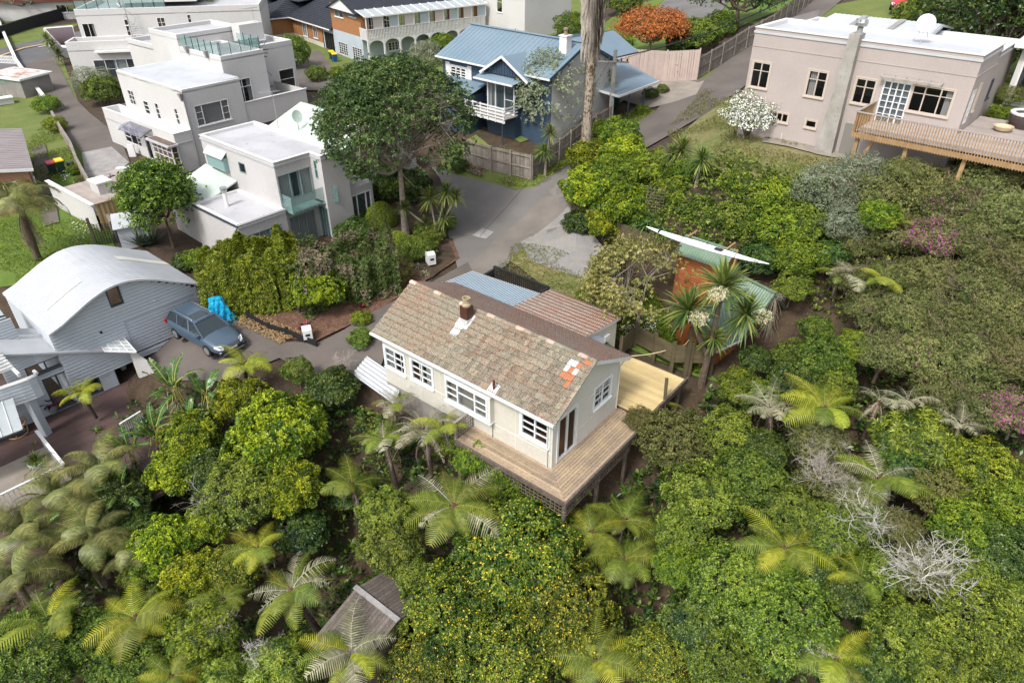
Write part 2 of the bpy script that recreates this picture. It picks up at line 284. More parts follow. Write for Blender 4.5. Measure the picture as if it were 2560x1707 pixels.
# ------------------------------------------------------------------ object helpers
def tag(o, label=None, cat=None, group=None, kind=None):
 if label: o['label'] = label
 if cat: o['category'] = cat
 if group: o['group'] = group
 if kind: o['kind'] = kind
 return o
def link(name, data, parent=None, loc=None, rz=None):
 o = bpy.data.objects.new(name, data); col.objects.link(o)
 if parent is not None: o.parent = parent
 if loc is not None: o.location = loc
 if rz is not None: o.rotation_euler = (0, 0, rz)
 return o
def empty(name, loc, rz=0, label=None, cat=None, group=None):
 o = link(name, None, None, loc, rz); o.empty_display_size = .2
 return tag(o, label, cat, group)
class MB:
 """mesh collector: boxes, prisms, tubes; one mesh object per build()"""
 def __init__(s): s.v = []; s.f = []; s.mi = []; s.cur = 0
 def add(s, vs, fs):
  n = len(s.v); s.v += [tuple(v) for v in vs]; s.f += [tuple(i + n for i in f) for f in fs]; s.mi += [s.cur] * len(fs); return s
 def box(s, x0, x1, y0, y1, z0, z1):
  return s.add([(x0,y0,z0),(x1,y0,z0),(x1,y1,z0),(x0,y1,z0),(x0,y0,z1),(x1,y0,z1),(x1,y1,z1),(x0,y1,z1)],
                     [(0,3,2,1),(4,5,6,7),(0,1,5,4),(1,2,6,5),(2,3,7,6),(3,0,4,7)])
 def quad(s, *p): return s.add(p, [tuple(range(len(p)))])
 def slab(s, poly, t, dirv=(0, 0, -1)):
  """polygon thickened by t along dirv"""
  n = len(poly); d = Vector(dirv) * t
  b = [tuple(Vector(p) + d) for p in poly]
  return s.add(list(poly) + b, [tuple(range(n)), tuple(range(2 * n - 1, n - 1, -1))] + [(i, i + n, (i + 1) % n + n, (i + 1) % n) for i in range(n)])
 def tube(s, path, r, n=6, r1=None):
  path = [Vector(p) for p in path]; m = len(path); base = len(s.v); r1 = r if r1 is None else r1
  for i, p in enumerate(path):
   d = (path[min(i + 1, m - 1)] - path[max(i - 1, 0)]).normalized() if m > 1 else Vector((0, 0, 1))
   u = d.orthogonal().normalized() if abs(d.z) < .99 else Vector((1, 0, 0))
   u = (Vector((0, 0, 1)).cross(d)).normalized() if abs(d.z) < .99 else Vector((1, 0, 0)); w = d.cross(u)
   rr = r + (r1 - r) * i / max(m - 1, 1)
   for k in range(n):
    a = 2 * math.pi * k / n; s.v.append(tuple(p + (u * math.cos(a) + w * math.sin(a)) * rr))
  for i in range(m - 1):
   for k in range(n):
    s.f.append((base + i * n + k, base + i * n + (k + 1) % n, base + (i + 1) * n + (k + 1) % n, base + (i + 1) * n + k)); s.mi.append(s.cur)
  s.f.append(tuple(base + k for k in range(n - 1, -1, -1))); s.f.append(tuple(base + (m - 1) * n + k for k in range(n))); s.mi += [s.cur] * 2
  return s
 def bar(s, p, q, w, h=None):
  """rectangular bar between two points"""
  p, q = Vector(p), Vector(q); d = (q - p).normalized(); h = h or w
  u = Vector((0, 0, 1)).cross(d); u = u.normalized() if u.length > .01 else Vector((1, 0, 0)); k = d.cross(u)
  c = [(-1, -1), (1, -1), (1, 1), (-1, 1)]
  vs = [e + u * (a * w / 2) + k * (b * h / 2) for e in (p, q) for a, b in c]
  return s.add(vs, [(0,3,2,1),(4,5,6,7),(0,1,5,4),(1,2,6,5),(2,3,7,6),(3,0,4,7)])
 def lathe(s, prof, n=12, c=(0, 0, 0)):
  base = len(s.v)
  for r, z in prof:
   for k in range(n):
    a = 2 * math.pi * k / n; s.v.append((c[0] + r * math.cos(a), c[1] + r * math.sin(a), c[2] + z))
  for i in range(len(prof) - 1):
   for k in range(n):
    s.f.append((base + i * n + k, base + i * n + (k + 1) % n, base + (i + 1) * n + (k + 1) % n, base + (i + 1) * n + k)); s.mi.append(s.cur)
  s.f.append(tuple(base + (len(prof) - 1) * n + k for k in range(n))); s.mi.append(s.cur)
  return s
 def mesh(s, name, mats, smooth=False):
  me = bpy.data.meshes.new(name); me.from_pydata(s.v, [], s.f)
  mats = mats if isinstance(mats, (list, tuple)) else [mats]
  for m in mats: me.materials.append(M[m] if isinstance(m, str) else m)
  if len(mats) > 1: me.polygons.foreach_set('material_index', s.mi)
  if smooth: me.polygons.foreach_set('use_smooth', [True] * len(me.polygons))
  me.update(); return me
 def build(s, name, mats, parent=None, smooth=False, **k):
  return tag(link(name, s.mesh(name, mats, smooth), parent), **k)
def at_w(p, off): return (p[0] + off[0], p[1] + off[1], p[2] + off[2])
def npmesh(name, V, F, mat, tint=None, n=4, mi=None, mats=None):
 """fast mesh from numpy arrays; F is (k, n) vertex indices"""
 me = bpy.data.meshes.new(name); me.vertices.add(len(V)); me.vertices.foreach_set('co', np.asarray(V, np.float32).ravel())
 k = len(F); me.loops.add(k * n); me.loops.foreach_set('vertex_index', np.asarray(F, np.int32).ravel())
 me.polygons.add(k); me.polygons.foreach_set('loop_start', np.arange(0, k * n, n, dtype=np.int32)); me.polygons.foreach_set('loop_total', np.full(k, n, np.int32))
 for m in (mats or [mat]): me.materials.append(M[m] if isinstance(m, str) else m)
 if mi is not None: me.polygons.foreach_set('material_index', np.asarray(mi, np.int32))
 me.update(calc_edges=True)
 if tint is not None:
  a = me.attributes.new('tint', 'FLOAT', 'POINT'); a.data.foreach_set('value', np.asarray(tint, np.float32))
 return me
# ------------------------------------------------------------------ ground sheets
def ground_mesh():
 nx, ny = len(gx), len(gy)
 V = np.stack([XX.ravel(), YY.ravel(), ZZ.ravel()], 1)
 i, j = np.meshgrid(np.arange(nx - 1), np.arange(ny - 1)); a = (j * nx + i).ravel()
 F = np.stack([a, a + 1, a + nx + 1, a + nx], 1)
 return npmesh('ground', V, F, 'soil')
tag(link('ground', ground_mesh()), kind='structure')
# the land goes on to the horizon beyond the surveyed sheet
far = MB(); far.quad((-1400, -1400, -10.2), (1400, -1400, -10.2), (1400, 1400, -10.2), (-1400, 1400, -10.2)); far.build('far_ground', 'grass', kind='structure')
LAYER = [0]
def sheet(name, pts, mat, off=None, world=False, cell=1.0, parent=None, curb=0):
 """a paved or grassed area draped over the terrain"""
 LAYER[0] += 1
 off = .05 + .004 * LAYER[0] if off is None else off
 P = [(p[0], p[1]) for p in pts] if world else [tuple(G(*p))[:2] for p in pts]
 bm = bmesh.new(); vs = [bm.verts.new((x, y, 0)) for x, y in P]; bm.faces.new(vs)
 xs = [p[0] for p in P]; ys = [p[1] for p in P]
 for ax, lo, hi in ((0, min(xs), max(xs)), (1, min(ys), max(ys))):
  k = math.floor(lo / cell) * cell
  while k < hi:
   if k > lo:
    co = (k, 0, 0) if ax == 0 else (0, k, 0); no = (1, 0, 0) if ax == 0 else (0, 1, 0)
    bmesh.ops.bisect_plane(bm, geom=bm.verts[:] + bm.edges[:] + bm.faces[:], plane_co=co, plane_no=no)
   k += cell
 bmesh.ops.triangulate(bm, faces=bm.faces[:])
 for v in bm.verts: v.co.z = H(v.co.x, v.co.y) + off
 me = bpy.data.meshes.new(name); bm.to_mesh(me); bm.free(); me.materials.append(M[mat])
 o = link(name, me, parent)
 if parent is None: o['kind'] = 'structure'
 return o
sheet('back_lawn', [(0,420),(0,250),(60,180),(140,260),(235,400),(275,520),(290,640),(150,700),(0,720)], 'grass_b')
sheet('lawn_patch', [(0,230),(150,130),(235,360),(120,420),(0,330)], 'grass')
sheet('street_verge', [(0,60),(160,50),(700,-40),(700,-60),(0,-20)], 'grass', cell=2)
sheet('verge_by_street', [(-60,135),(150,95),(200,60),(-60,85)], 'grass', cell=2)
sheet('house_lawns', [(600,140),(900,200),(1100,200),(1600,-30),(1250,-60),(700,-40)], 'grass', cell=2)
sheet('garden_lawn', [(1410,120),(1560,20),(1900,-60),(2200,-60),(1870,60),(1760,110),(1650,200),(1450,140)], 'grass_b')
sheet('far_lawns', [(1870,60),(2600,-60),(2700,300),(2500,330),(2300,150)], 'grass', cell=2)
sheet('verge_lawn', [(1330,400),(1400,330),(1560,290),(1590,270),(1640,280),(1450,400),(1410,440),(1350,470),(1290,478)], 'grass')
sheet('blue_house_lawn', [(1190,300),(1300,360),(1400,330),(1380,290),(1250,280)], 'grass')
sheet('dry_lawn', [(1700,340),(1795,250),(1880,240),(1900,350),(2060,385),(2120,420),(2080,520),(1900,520),(1700,440)], 'grass_dry')
sheet('fence_verge', [(1735,205),(1890,100),(2010,20),(2040,30),(1900,130),(1800,215)], 'grass')
sheet('garden_bed', [(1100,395),(1190,340),(1345,470),(1290,478),(1200,455),(1110,430)], 'grass')
sheet('orange_shed_grass', [(1440,760),(1500,705),(1640,740),(1700,870),(1800,960),(1740,945),(1560,870)], 'grass_b')
sheet('parking_grass', [(1270,600),(1415,520),(1440,560),(1560,720),(1500,900),(1430,770),(1250,640)], 'grass_dry')
# roads and drives
road = sheet('street', [(-120,150),(130,95),(560,10),(760,-35),(760,-10),(590,50),(440,70),(130,160),(-120,215)], 'road', cell=2)
sheet('neighbour_drive', [(35,175),(135,140),(165,200),(190,250),(225,285),(300,345),(330,420),(300,480),(150,330),(75,200)], 'asphalt2')
sheet('paved_patio', [(205,385),(280,370),(330,415),(470,440),(470,470),(330,520),(300,560),(270,510),(215,440)], 'concrete_g')
sheet('upper_drive', [(1340,470),(1450,395),(1560,330),(1640,280),(1700,205),(1760,200),(1920,60),(2100,-60),(2190,-60),(2060,40),(1960,130),(1890,180),(1860,220),(1760,290),(1540,420),(1440,520),(1350,540)], 'asphalt2')
sheet('carport_pad', [(1390,285),(1500,200),(1680,195),(1745,210),(1760,205),(1740,240),(1680,260),(1620,275),(1560,255),(1480,300),(1400,330)], 'concrete')
sheet('shared_drive', [(1075,420),(1110,430),(1200,455),(1290,480),(1345,470),(1450,400),(1470,520),(1340,600),(1200,690),(1150,700),(1135,640),(1120,590),(1125,520),(1100,450)], 'asphalt')
sheet('concrete_strip', [(1160,680),(1240,600),(1400,455),(1445,520),(1300,610),(1270,665),(1215,700)], 'conc_strip')
sheet('gravel_parking', [(1300,610),(1420,520),(1450,560),(1545,640),(1550,700),(1420,690),(1330,660)], 'gravel')
sheet('lower_drive', [(350,880),(440,835),(520,790),(580,800),(650,830),(720,860),(800,862),(860,830),(940,780),(1080,710),(1170,660),(1190,700),(1080,800),(960,900),(940,960),(860,980),(700,900),(560,960),(420,960)], 'asphalt2')
sheet('mulch_bed', [(620,800),(700,850),(790,858),(870,820),(960,770),(1075,700),(1150,650),(1130,600),(1010,640),(860,730),(740,740),(600,740)], 'mulch')
sheet('bed_under_tree', [(800,600),(900,520),(1080,440),(1120,520),(1120,600),(1140,650),(1080,700),(1000,650),(850,620)], 'soil')
sheet('path_strip', [(80,370),(115,365),(150,560),(110,570)], 'asphalt2')
sheet('brick_house_drive', [(690,130),(800,130),(850,190),(860,230),(760,230),(680,170)], 'asphalt2')
sheet('driveway_patch', [(1180,594),(1205,575),(1235,585),(1215,603)], 'concrete_g')
sheet('house_path', [(1905,340),(2120,385),(2110,405),(2040,392),(1905,362)], 'concrete')
sheet('far_parking', [(1630,40),(1700,-40),(1850,-40),(1790,55),(1690,50)], 'asphalt_lt')
mk = MB()
def ribbon(name, pts, w, mat, parent=None, off=.45):
 b = MB(); P = [Vector(G(*p)) for p in pts]; Q = []
 for p, q in zip(P[:-1], P[1:]):
  n = max(1, int((q - p).length / 1.0))
  for k in range(n): Q.append(p.lerp(q, k / n))
 Q.append(P[-1]); L = []
 for i, p in enumerate(Q):
  d = (Q[min(i + 1, len(Q) - 1)] - Q[max(i - 1, 0)]); d.z = 0; d.normalize(); nrm = Vector((-d.y, d.x, 0)) * w / 2
  a, c = p + nrm, p - nrm; a.z = H(a.x, a.y) + off; c.z = H(c.x, c.y) + off; L.append((a, c))
 for (a, c), (a2, c2) in zip(L[:-1], L[1:]): b.quad(a, c, c2, a2)
 return b.build(name, mat, parent)
M['yline'] = simple('yellow_line_paint', (.62,.38,.10), .7)
ribbon('centre_line', [(-40,160),(60,125),(150,108),(330,70),(560,25)], .28, 'yline', road, .26)
ribbon('edge_line', [(98,123),(118,119)], .25, 'paint', road, .27)

M['lapgap'] = simple('painted_lap_shadow', (.03,.03,.033), .9)  # near-black colour standing in for the shadow under each lapped board
# ------------------------------------------------------------------ building frames
class Fr:
 def __init__(s, name, label, cat, x, y, z0, yaw, group=None):
  s.x, s.y, s.z0, s.yaw = x, y, z0, R(yaw); s.c, s.s = math.cos(s.yaw), math.sin(s.yaw)
  s.root = empty(name, (x, y, z0), s.yaw, label, cat, group)
 def w(s, a, b, z): return Vector((s.x + a * s.c - b * s.s, s.y + a * s.s + b * s.c, s.z0 + z))
 def _ray(s, px, py):
  r = ray(px, py); ox, oy = -s.x, -s.y
  return Vector((ox * s.c + oy * s.s, -ox * s.s + oy * s.c, CAMZ - s.z0)), Vector((r[0] * s.c + r[1] * s.s, -r[0] * s.s + r[1] * s.c, r[2]))
 def onb(s, px, py, b):
  o, d = s._ray(px, py); t = (b - o.y) / d.y; p = o + d * t; return p.x, p.z
 def ona(s, px, py, a):
  o, d = s._ray(px, py); t = (a - o.x) / d.x; p = o + d * t; return p.y, p.z
 def onz(s, px, py, z):
  o, d = s._ray(px, py); t = (z - o.z) / d.z; p = o + d * t; return p.x, p.y
 def onp(s, px, py, p0, n):
  o, d = s._ray(px, py); n = Vector(n); t = (Vector(p0) - o).dot(n) / d.dot(n); return o + d * t
 def build(s, mb, name, mat, **k): return mb.build(name, mat, s.root, **k)
 # a flat wall with real openings; axis 'a': plane a=c, axis 'b': plane b=c; sg = outward direction
 def P(s, ax, c, sg, u, z, off=0.0): return (u, c + sg * off, z) if ax == 'b' else (c + sg * off, u, z)
 def wall(s, ax, c, sg, u0, u1, z0, z1, mat, wins=(), top=None, lap=0, name='wall', each=None, base_ext=0, t=.16, vert=0):
  specs = []
  for wd in wins:
   if 'px' in wd:
    f = (s.onb if ax == 'b' else s.ona); p, q = f(wd['px'][0], wd['px'][1], c), f(wd['px'][2], wd['px'][3], c)
    wd['r'] = (min(p[0], q[0]), max(p[0], q[0]), min(p[1], q[1]), max(p[1], q[1]))
   specs.append(wd)
  holes = [w_['r'] for w_ in specs if not w_.get('flat')]
  mb = MB()
  P = lambda u, z, o=0.0: s.P(ax, c, sg, u, z, o)
  def topz(u):
   if not top: return z1
   for (ua, za), (ub, zb) in zip(top[:-1], top[1:]):
    if ua - 1e-6 <= u <= ub + 1e-6: return za + (zb - za) * (u - ua) / max(ub - ua, 1e-6)
   return z1
  if lap:
   zmax = max(z for _, z in top) if top else z1
   rows = int(math.ceil((zmax - z0) / lap)); k = 0
   for i in range(rows):
    za, zb = z0 + i * lap, min(z0 + (i + 1) * lap, zmax)
    zt = (za + zb) / 2
    N = 60; us = [u0 + (u1 - u0) * q / N for q in range(N + 1)]
    ok = [u for u in us if topz(u) >= zb - lap * .15]
    if not ok: continue
    segs = [(ok[0], ok[-1])]
    for h in holes:
     if h[2] < zt < h[3]:
      ns = []
      for sa, sb in segs:
       if h[1] <= sa or h[0] >= sb: ns.append((sa, sb))
       else:
        if h[0] > sa: ns.append((sa, h[0]))
        if h[1] < sb: ns.append((h[1], sb))
      segs = ns
    for sa, sb in segs:
     if sb - sa < .03: continue
     m_ = MB() if each else mb
     zc = zb - .026; m_.add([P(sa, za, .045), P(sb, za, .045), P(sb, zc, .012), P(sa, zc, .012), P(sa, za, -.03), P(sb, za, -.03), P(sb, zc, -.05), P(sa, zc, -.05)],
                           [(0,1,2,3),(0,4,5,1),(0,3,7,4),(1,5,6,2)])
     if each: m_.build(each, mat, s.root)
   bk_ = MB(); zr = min(z for _, z in top) if top else z1   # dark backing that paints the lap shadows between the boards
   U = sorted({u0, u1, *[max(u0, min(u1, h[k])) for h in holes for k in (0, 1)]}); Zs = sorted({z0, zr, *[max(z0, min(zr, h[k])) for h in holes for k in (2, 3)]})
   for ua, ub in zip(U[:-1], U[1:]):
    for za, zb in zip(Zs[:-1], Zs[1:]):
     um, zm = (ua + ub) / 2, (za + zb) / 2
     if not any(h[0] < um < h[1] and h[2] < zm < h[3] for h in holes): bk_.quad(P(ua, za, -.055), P(ub, za, -.055), P(ub, zb, -.055), P(ua, zb, -.055))
   if top and not any(h[3] > zr for h in holes): bk_.quad(*([P(u0, zr, -.055), P(u1, zr, -.055)] + [P(u, z, -.055) for u, z in reversed(top)]))
   s.build(bk_, 'sheathing', 'lapgap')
  else:
   zr = min(z for _, z in top) if top else z1
   U = sorted({u0, u1, *[max(u0, min(u1, h[k])) for h in holes for k in (0, 1)]}); Zs = sorted({z0, zr, *[max(z0, min(zr, h[k])) for h in holes for k in (2, 3)]})
   for ua, ub in zip(U[:-1], U[1:]):
    for za, zb in zip(Zs[:-1], Zs[1:]):
     um, zm = (ua + ub) / 2, (za + zb) / 2
     if any(h[0] < um < h[1] and h[2] < zm < h[3] for h in holes): continue
     mb.quad(P(ua, za), P(ub, za), P(ub, zb), P(ua, zb))
   if top: mb.quad(*([P(u0, zr), P(u1, zr)] + [P(u, z) for u, z in reversed(top)]))
  for h in holes:   # reveals
   for (ua, za, ub, zb) in ((h[0], h[2], h[1], h[2]), (h[1], h[2], h[1], h[3]), (h[1], h[3], h[0], h[3]), (h[0], h[3], h[0], h[2])):
    mb.quad(P(ua, za, .005), P(ub, zb, .005), P(ub, zb, -t), P(ua, za, -t))
  if mb.v: s.build(mb, name, mat)
  for w_ in specs: s.window(ax, c, sg, **{k: v for k, v in w_.items() if k not in ('px', 'flat')})
 def window(s, ax, c, sg, r, cols=1, rows=1, fm='paint', pm='pane', fw=.055, name='window', sill=True, curtain=None, off=.02, label=None, bar=.03, cm='curtain', dep=-.05, trim=0):
  u0, u1, z0, z1 = r; P = lambda u, z, o=0.0: s.P(ax, c, sg, u, z, o)
  mb = MB()
  def bx(ua, ub, za, zb, o0, o1):
   p, q = P(ua, za, o0), P(ub, zb, o1)
   mb.box(min(p[0], q[0]), max(p[0], q[0]), min(p[1], q[1]), max(p[1], q[1]), za, zb)
  for a_, b_, c_, d_ in ((u0, u1, z0, z0 + fw), (u0, u1, z1 - fw, z1), (u0, u0 + fw, z0 + fw, z1 - fw), (u1 - fw, u1, z0 + fw, z1 - fw)): bx(a_, b_, c_, d_, dep - .03, off)
  if trim:
   for a_, b_, c_, d_ in ((u0 - trim, u1 + trim, z1, z1 + trim), (u0 - trim, u0, z0, z1), (u1, u1 + trim, z0, z1)): bx(a_, b_, c_, d_, 0, off + .015)
  if sill: bx(u0 - .06, u1 + .06, z0 - .07, z0, -.02, off + .07)
  cs = cols if isinstance(cols, (list, tuple)) else [1 / cols] * cols
  rs = rows if isinstance(rows, (list, tuple)) and (any(isinstance(x_, (list, tuple)) for x_ in rows) or sum(rows) > 1.01) else [rows] * len(cs)
  panes = []; u = u0 + fw; W = u1 - u0 - 2 * fw
  for k, cf in enumerate(cs):
   ub = u + W * cf
   if k < len(cs) - 1: bx(ub - fw * .45, ub + fw * .45, z0 + fw, z1 - fw, dep - .03, off - .006)
   rr = rs[k]; rr = [1 / rr] * rr if isinstance(rr, int) else rr
   z = z0 + fw; Hh = z1 - z0 - 2 * fw
   for j, rf in enumerate(rr):
    zb = z + Hh * rf
    if j < len(rr) - 1: bx(u + (fw * .45 if k else 0), ub - (fw * .45 if k < len(cs) - 1 else 0), zb - bar / 2, zb + bar / 2, dep - .02, off - .012)
    panes.append((u, ub, z, zb)); z = zb
   u = ub
  f = s.build(mb, name, fm)
  if label: f['label'] = label
  for a_, b_, c_, d_ in panes:
   q = MB(); q.quad(P(a_, c_, dep), P(b_, c_, dep), P(b_, d_, dep), P(a_, d_, dep)); q.build('pane', pm, f)
  if curtain:
   for ca, cb in curtain:
    q = MB(); n = max(4, int((cb - ca) * (u1 - u0) / .05)); ua = u0 + (u1 - u0) * ca; ub = u0 + (u1 - u0) * cb
    pts = [(ua + (ub - ua) * i / n, -.13 - .03 * (i % 2)) for i in range(n + 1)]
    for (p0, o0), (p1, o1) in zip(pts[:-1], pts[1:]): q.quad(P(p0, z0, o0), P(p1, z0, o1), P(p1, z1, o1), P(p0, z1, o0))
    q.build('curtain', cm, f)
  return f
 def bxo(s, name, mat, a0, a1, b0, b1, z0, z1, parent=None, **k):
  m_ = MB(); m_.box(a0, a1, b0, b1, z0, z1); return m_.build(name, mat, parent or s.root, **k)
 def roof(s, poly, mat, t=.12, name='roof', ribs=0, rdir=None, rm=None, rh=.035, rw=.03):
  """roof plane (3 or more points); ribs run from edge 0-1 to edge 3-2 when ribs (spacing) is set"""
  mb = MB(); mb.slab(poly, t); o = s.build(mb, name, mat)
  if ribs:
   p0, p1, p2, p3 = [Vector(p) for p in poly[:4]]; L = (p1 - p0).length; n = int(L / ribs); rb = MB()
   nz = Vector((0, 0, 1))
   for i in range(1, n):
    f = i / n; a_, b_ = p0.lerp(p1, f) + nz * rh / 2, p3.lerp(p2, f) + nz * rh / 2
    if (b_ - a_).length > .2: rb.bar(a_, b_, rw, rh)
   rb.build('roof_rib', rm or mat, o, kind='stuff')
  return o
 def corr(s, p0, p1, p2, p3, mat, name='roof', sp=.18, amp=.022, parent=None, t=.02):
  """corrugated sheet: p0-p1 eave, p3-p2 ridge; flutes run p0->p3"""
  p0, p1, p2, p3 = map(Vector, (p0, p1, p2, p3)); n = int((p1 - p0).length / sp) * 4; V = []; F_ = []
  for i in range(n + 1):
   f = i / n; d = Vector((0, 0, amp * math.sin(i * math.pi / 2)))
   V += [p0.lerp(p1, f) + d, p3.lerp(p2, f) + d, p0.lerp(p1, f) + d - Vector((0, 0, t)), p3.lerp(p2, f) + d - Vector((0, 0, t))]
  for i in range(n):
   k = i * 4; F_ += [(k, k + 4, k + 5, k + 1), (k + 2, k + 3, k + 7, k + 6), (k, k + 2, k + 6, k + 4), (k + 1, k + 5, k + 7, k + 3)]
  mb = MB(); mb.add(V, F_); return mb.build(name, mat, parent or s.root)
 def parapet(s, pts, z, w=.22, h=.35, mat='white', cap='paint', roofm='membrane', drop=.35):
  """flat roof inside a parapet with a capping; pts (a, b) counter-clockwise"""
  s.build(MB().slab([(a, b, z - drop) for a, b in pts], .12), 'roof', roofm)
  c = MB(); n = len(pts)
  cx = sum(p[0] for p in pts) / n; cy = sum(p[1] for p in pts) / n
  ins = []
  for i, p in enumerate(pts):
   q0, q1 = Vector(pts[i - 1]), Vector(pts[(i + 1) % n]); v = Vector(p)
   d0, d1 = (v - q0).normalized(), (q1 - v).normalized(); n0 = Vector((-d0.y, d0.x)); n1 = Vector((-d1.y, d1.x))
   if (Vector((cx, cy)) - v).dot(n0) < 0: pass
   bis = (n0 + n1); k = w / max(.3, (1 + n0.dot(n1)) / 2) / 2; ins.append(v + bis * k)
  for i in range(n):
   j = (i + 1) % n; a_, b_ = pts[i], pts[j]; a2, b2 = ins[i], ins[j]
   c.slab([(a_[0], a_[1], z + .05), (b_[0], b_[1], z + .05), (b2.x, b2.y, z + .05), (a2.x, a2.y, z + .05)], .05)
  s.build(c, 'parapet_cap', cap)
  q = MB()
  for i in range(n):
   j = (i + 1) % n; q.quad((ins[i].x, ins[i].y, z), (ins[j].x, ins[j].y, z), (ins[j].x, ins[j].y, z - drop), (ins[i].x, ins[i].y, z - drop))
  s.build(q, 'parapet', mat)
def plank_run(parent, name, mat, p0, p1, width_dir, count, w, gap, t=.03, meshes=None):
 """count boards side by side; each spans p0->p1, stepping along width_dir (each its own object, shared mesh)"""
 p0, p1 = Vector(p0), Vector(p1); wd = Vector(width_dir).normalized(); L = (p1 - p0).length
 mb = MB(); d = (p1 - p0)
 mb.slab([(0, 0, 0), tuple(d), tuple(d + wd * w), tuple(wd * w)], t)
 me = mb.mesh(name, mat)
 for i in range(count):
  o = link(name, me, parent); o.location = p0 + wd * (w + gap) * i + Vector((0, 0, random.uniform(-.003, .003)))
def gutter(F, p, q, name='gutter', mat='paint'): return F.build(MB().bar(p, q, .1, .11), name, mat)

# ------------------------------------------------------------------ the cottage with the clay tiled roof
F = Fr('tiled_cottage', 'cream weatherboard cottage with a lichened clay tiled roof and a timber deck round its corner', 'house', 1.63, 20.9, 0, -39)
L_, WN, WF, ZE, ZR, ZF = 9.95, 2.386, 4.94, 2.6, 4.09, 2.76
OV, GO = .35, .3
W_ = lambda tl, br, **k: dict(px=(*tl, *br), **k)
F.wall('b', 0, -1, -L_, 0, -.3, ZE - .1, 'cream', [
 W_((960,863), (1015,940), cols=2, rows=3, fm='paint_b', curtain=[(0, .4)], fw=.07, trim=.07),
 W_((1026,894), (1084,974), cols=2, rows=3, fm='paint_b', curtain=[(.62, 1)], fw=.07, trim=.07),
 dict(r=(-5.75, -3.45, .75, 2.0), flat=True, cols=1, rows=1) if False else W_((1303,1028), (1371,1119), cols=2, rows=3, fm='paint_b', fw=.07, trim=.07, cm='curtain_t')], name='front_wall')
# bay window box
(ba0, bz1), (ba1, bz0) = F.onb(1112, 943, -.28), F.onb(1219, 1053, -.28)
F.wall('b', -.28, -1, ba0 - .04, ba1 + .12, bz0 - .06, bz1 + .08, 'cream_l', [dict(r=(ba0, ba1, bz0, bz1), cols=[.28, .44, .28], rows=[3, [.62, .38], 3], fm='paint_b', fw=.08)], name='bay_wall')
F.bxo('bay_box', 'cream_l', ba0 - .05, ba0 + .0, -.275, .0, bz0 - .08, bz1 + .08); F.bxo('bay_box', 'cream_l', ba1 + .1, ba1 + .16, -.285, .0, bz0 - .08, bz1 + .08)
F.bxo('bay_box', 'paint_b', ba0 - .06, ba1 + .18, -.3, 0, bz1 + .08, bz1 + .13); F.bxo('bay_box', 'paint_b', ba0 - .06, ba1 + .18, -.34, 0, bz0 - .14, bz0 - .08)
gt = [(0, ZE - .12), (WN, ZR - .12), (WF, ZF - .1)]
F.wall('a', 0, 1, 0, WF, -.3, ZE, 'cream_l', [
 W_((1391,1156), (1445,1008), cols=2, rows=1, fm='paint', fw=.1, name='french_door', sill=False, trim=.05),
 W_((1483,1026), (1530,937), cols=2, rows=3, fm='paint_b', fw=.07, trim=.05)], top=gt, name='gable_wall')
F.wall('a', -L_, -1, 0, WF, -2.6, ZE, 'cream', top=gt, name='gable_wall')
F.wall('b', WF, 1, -L_, 0, -2.6, ZF - .1, 'cream', name='rear_wall')
(wa0, wz1), (wa1, wz0) = F.onb(1179, 1069, .03), F.onb(1206, 1095, .03)
F.wall('b', .03, -1, -L_, 0, -3.4, -.3, 'basement', [dict(r=(wa0, wa1, max(wz0, -1.4), wz1), cols=2, rows=1, fm='charcoal')], name='basement_wall')
F.wall('a', -.03, 1, .03, WF, -3.6, -.3, 'basement', name='basement_wall')
F.bxo('floor', 'dark', -L_ + .1, -.1, .1, WF - .1, -.35, -.3)
F.bxo('floor', 'floorint', -L_ + .1, -.1, .1, WF - .1, -.02, 0)
bt = MB()   # sheet joints and belt rails
for u in (-8.75, -7.5, -6.2, -3.05, -1.9, -.02): bt.box(u - .02, u + .02, -.012, 0, -.3, ZE - .12)
bt.box(-3.2, 0, -.02, 0, .62, .66); bt.box(-L_, -5.9, -.02, 0, .74, .78)
for u in (.98, 1.72, 2.55, 3.35, 4.15, 4.9): bt.box(0, .012, u - .02, u + .02, 0, min(ZE, 2.5) if u < .9 or u > 4.7 else 3.0 if u < 3.4 else 2.7)
bt.box(0, .02, 1.5, WF, .72, .76); bt.box(0, .02, 1.5, WF, 2.0, 2.04); bt.box(0, .02, 1.0, 3.9, 2.75, 2.79)
F.build(bt, 'cladding_batten', 'cream_l')
for a_, b_ in ((-3.18, -.05), (-.22, -.05)): F.build(MB().tube([(a_, -.33, 2.5), (a_, b_ - .02, 2.35), (a_, b_ - .02, -.1)], .035, 6), 'downpipe', 'cream_l')
F.build(MB().tube([(.12, WF + .2, 2.62), (.05, WF - .05, 2.4), (.05, WF - .05, 0)], .035, 6), 'downpipe', 'cream_l')
F.build(MB().tube([(-L_ - .02, .05, 2.4), (-L_ - .02, .05, -1)], .03, 6), 'downpipe', 'paint')
gutter(F, (-L_ - GO, -OV - .06, ZE - .03), (GO, -OV - .06, ZE - .03))
nrm = Vector((0, -(ZR - ZE), WN + OV)).normalized()
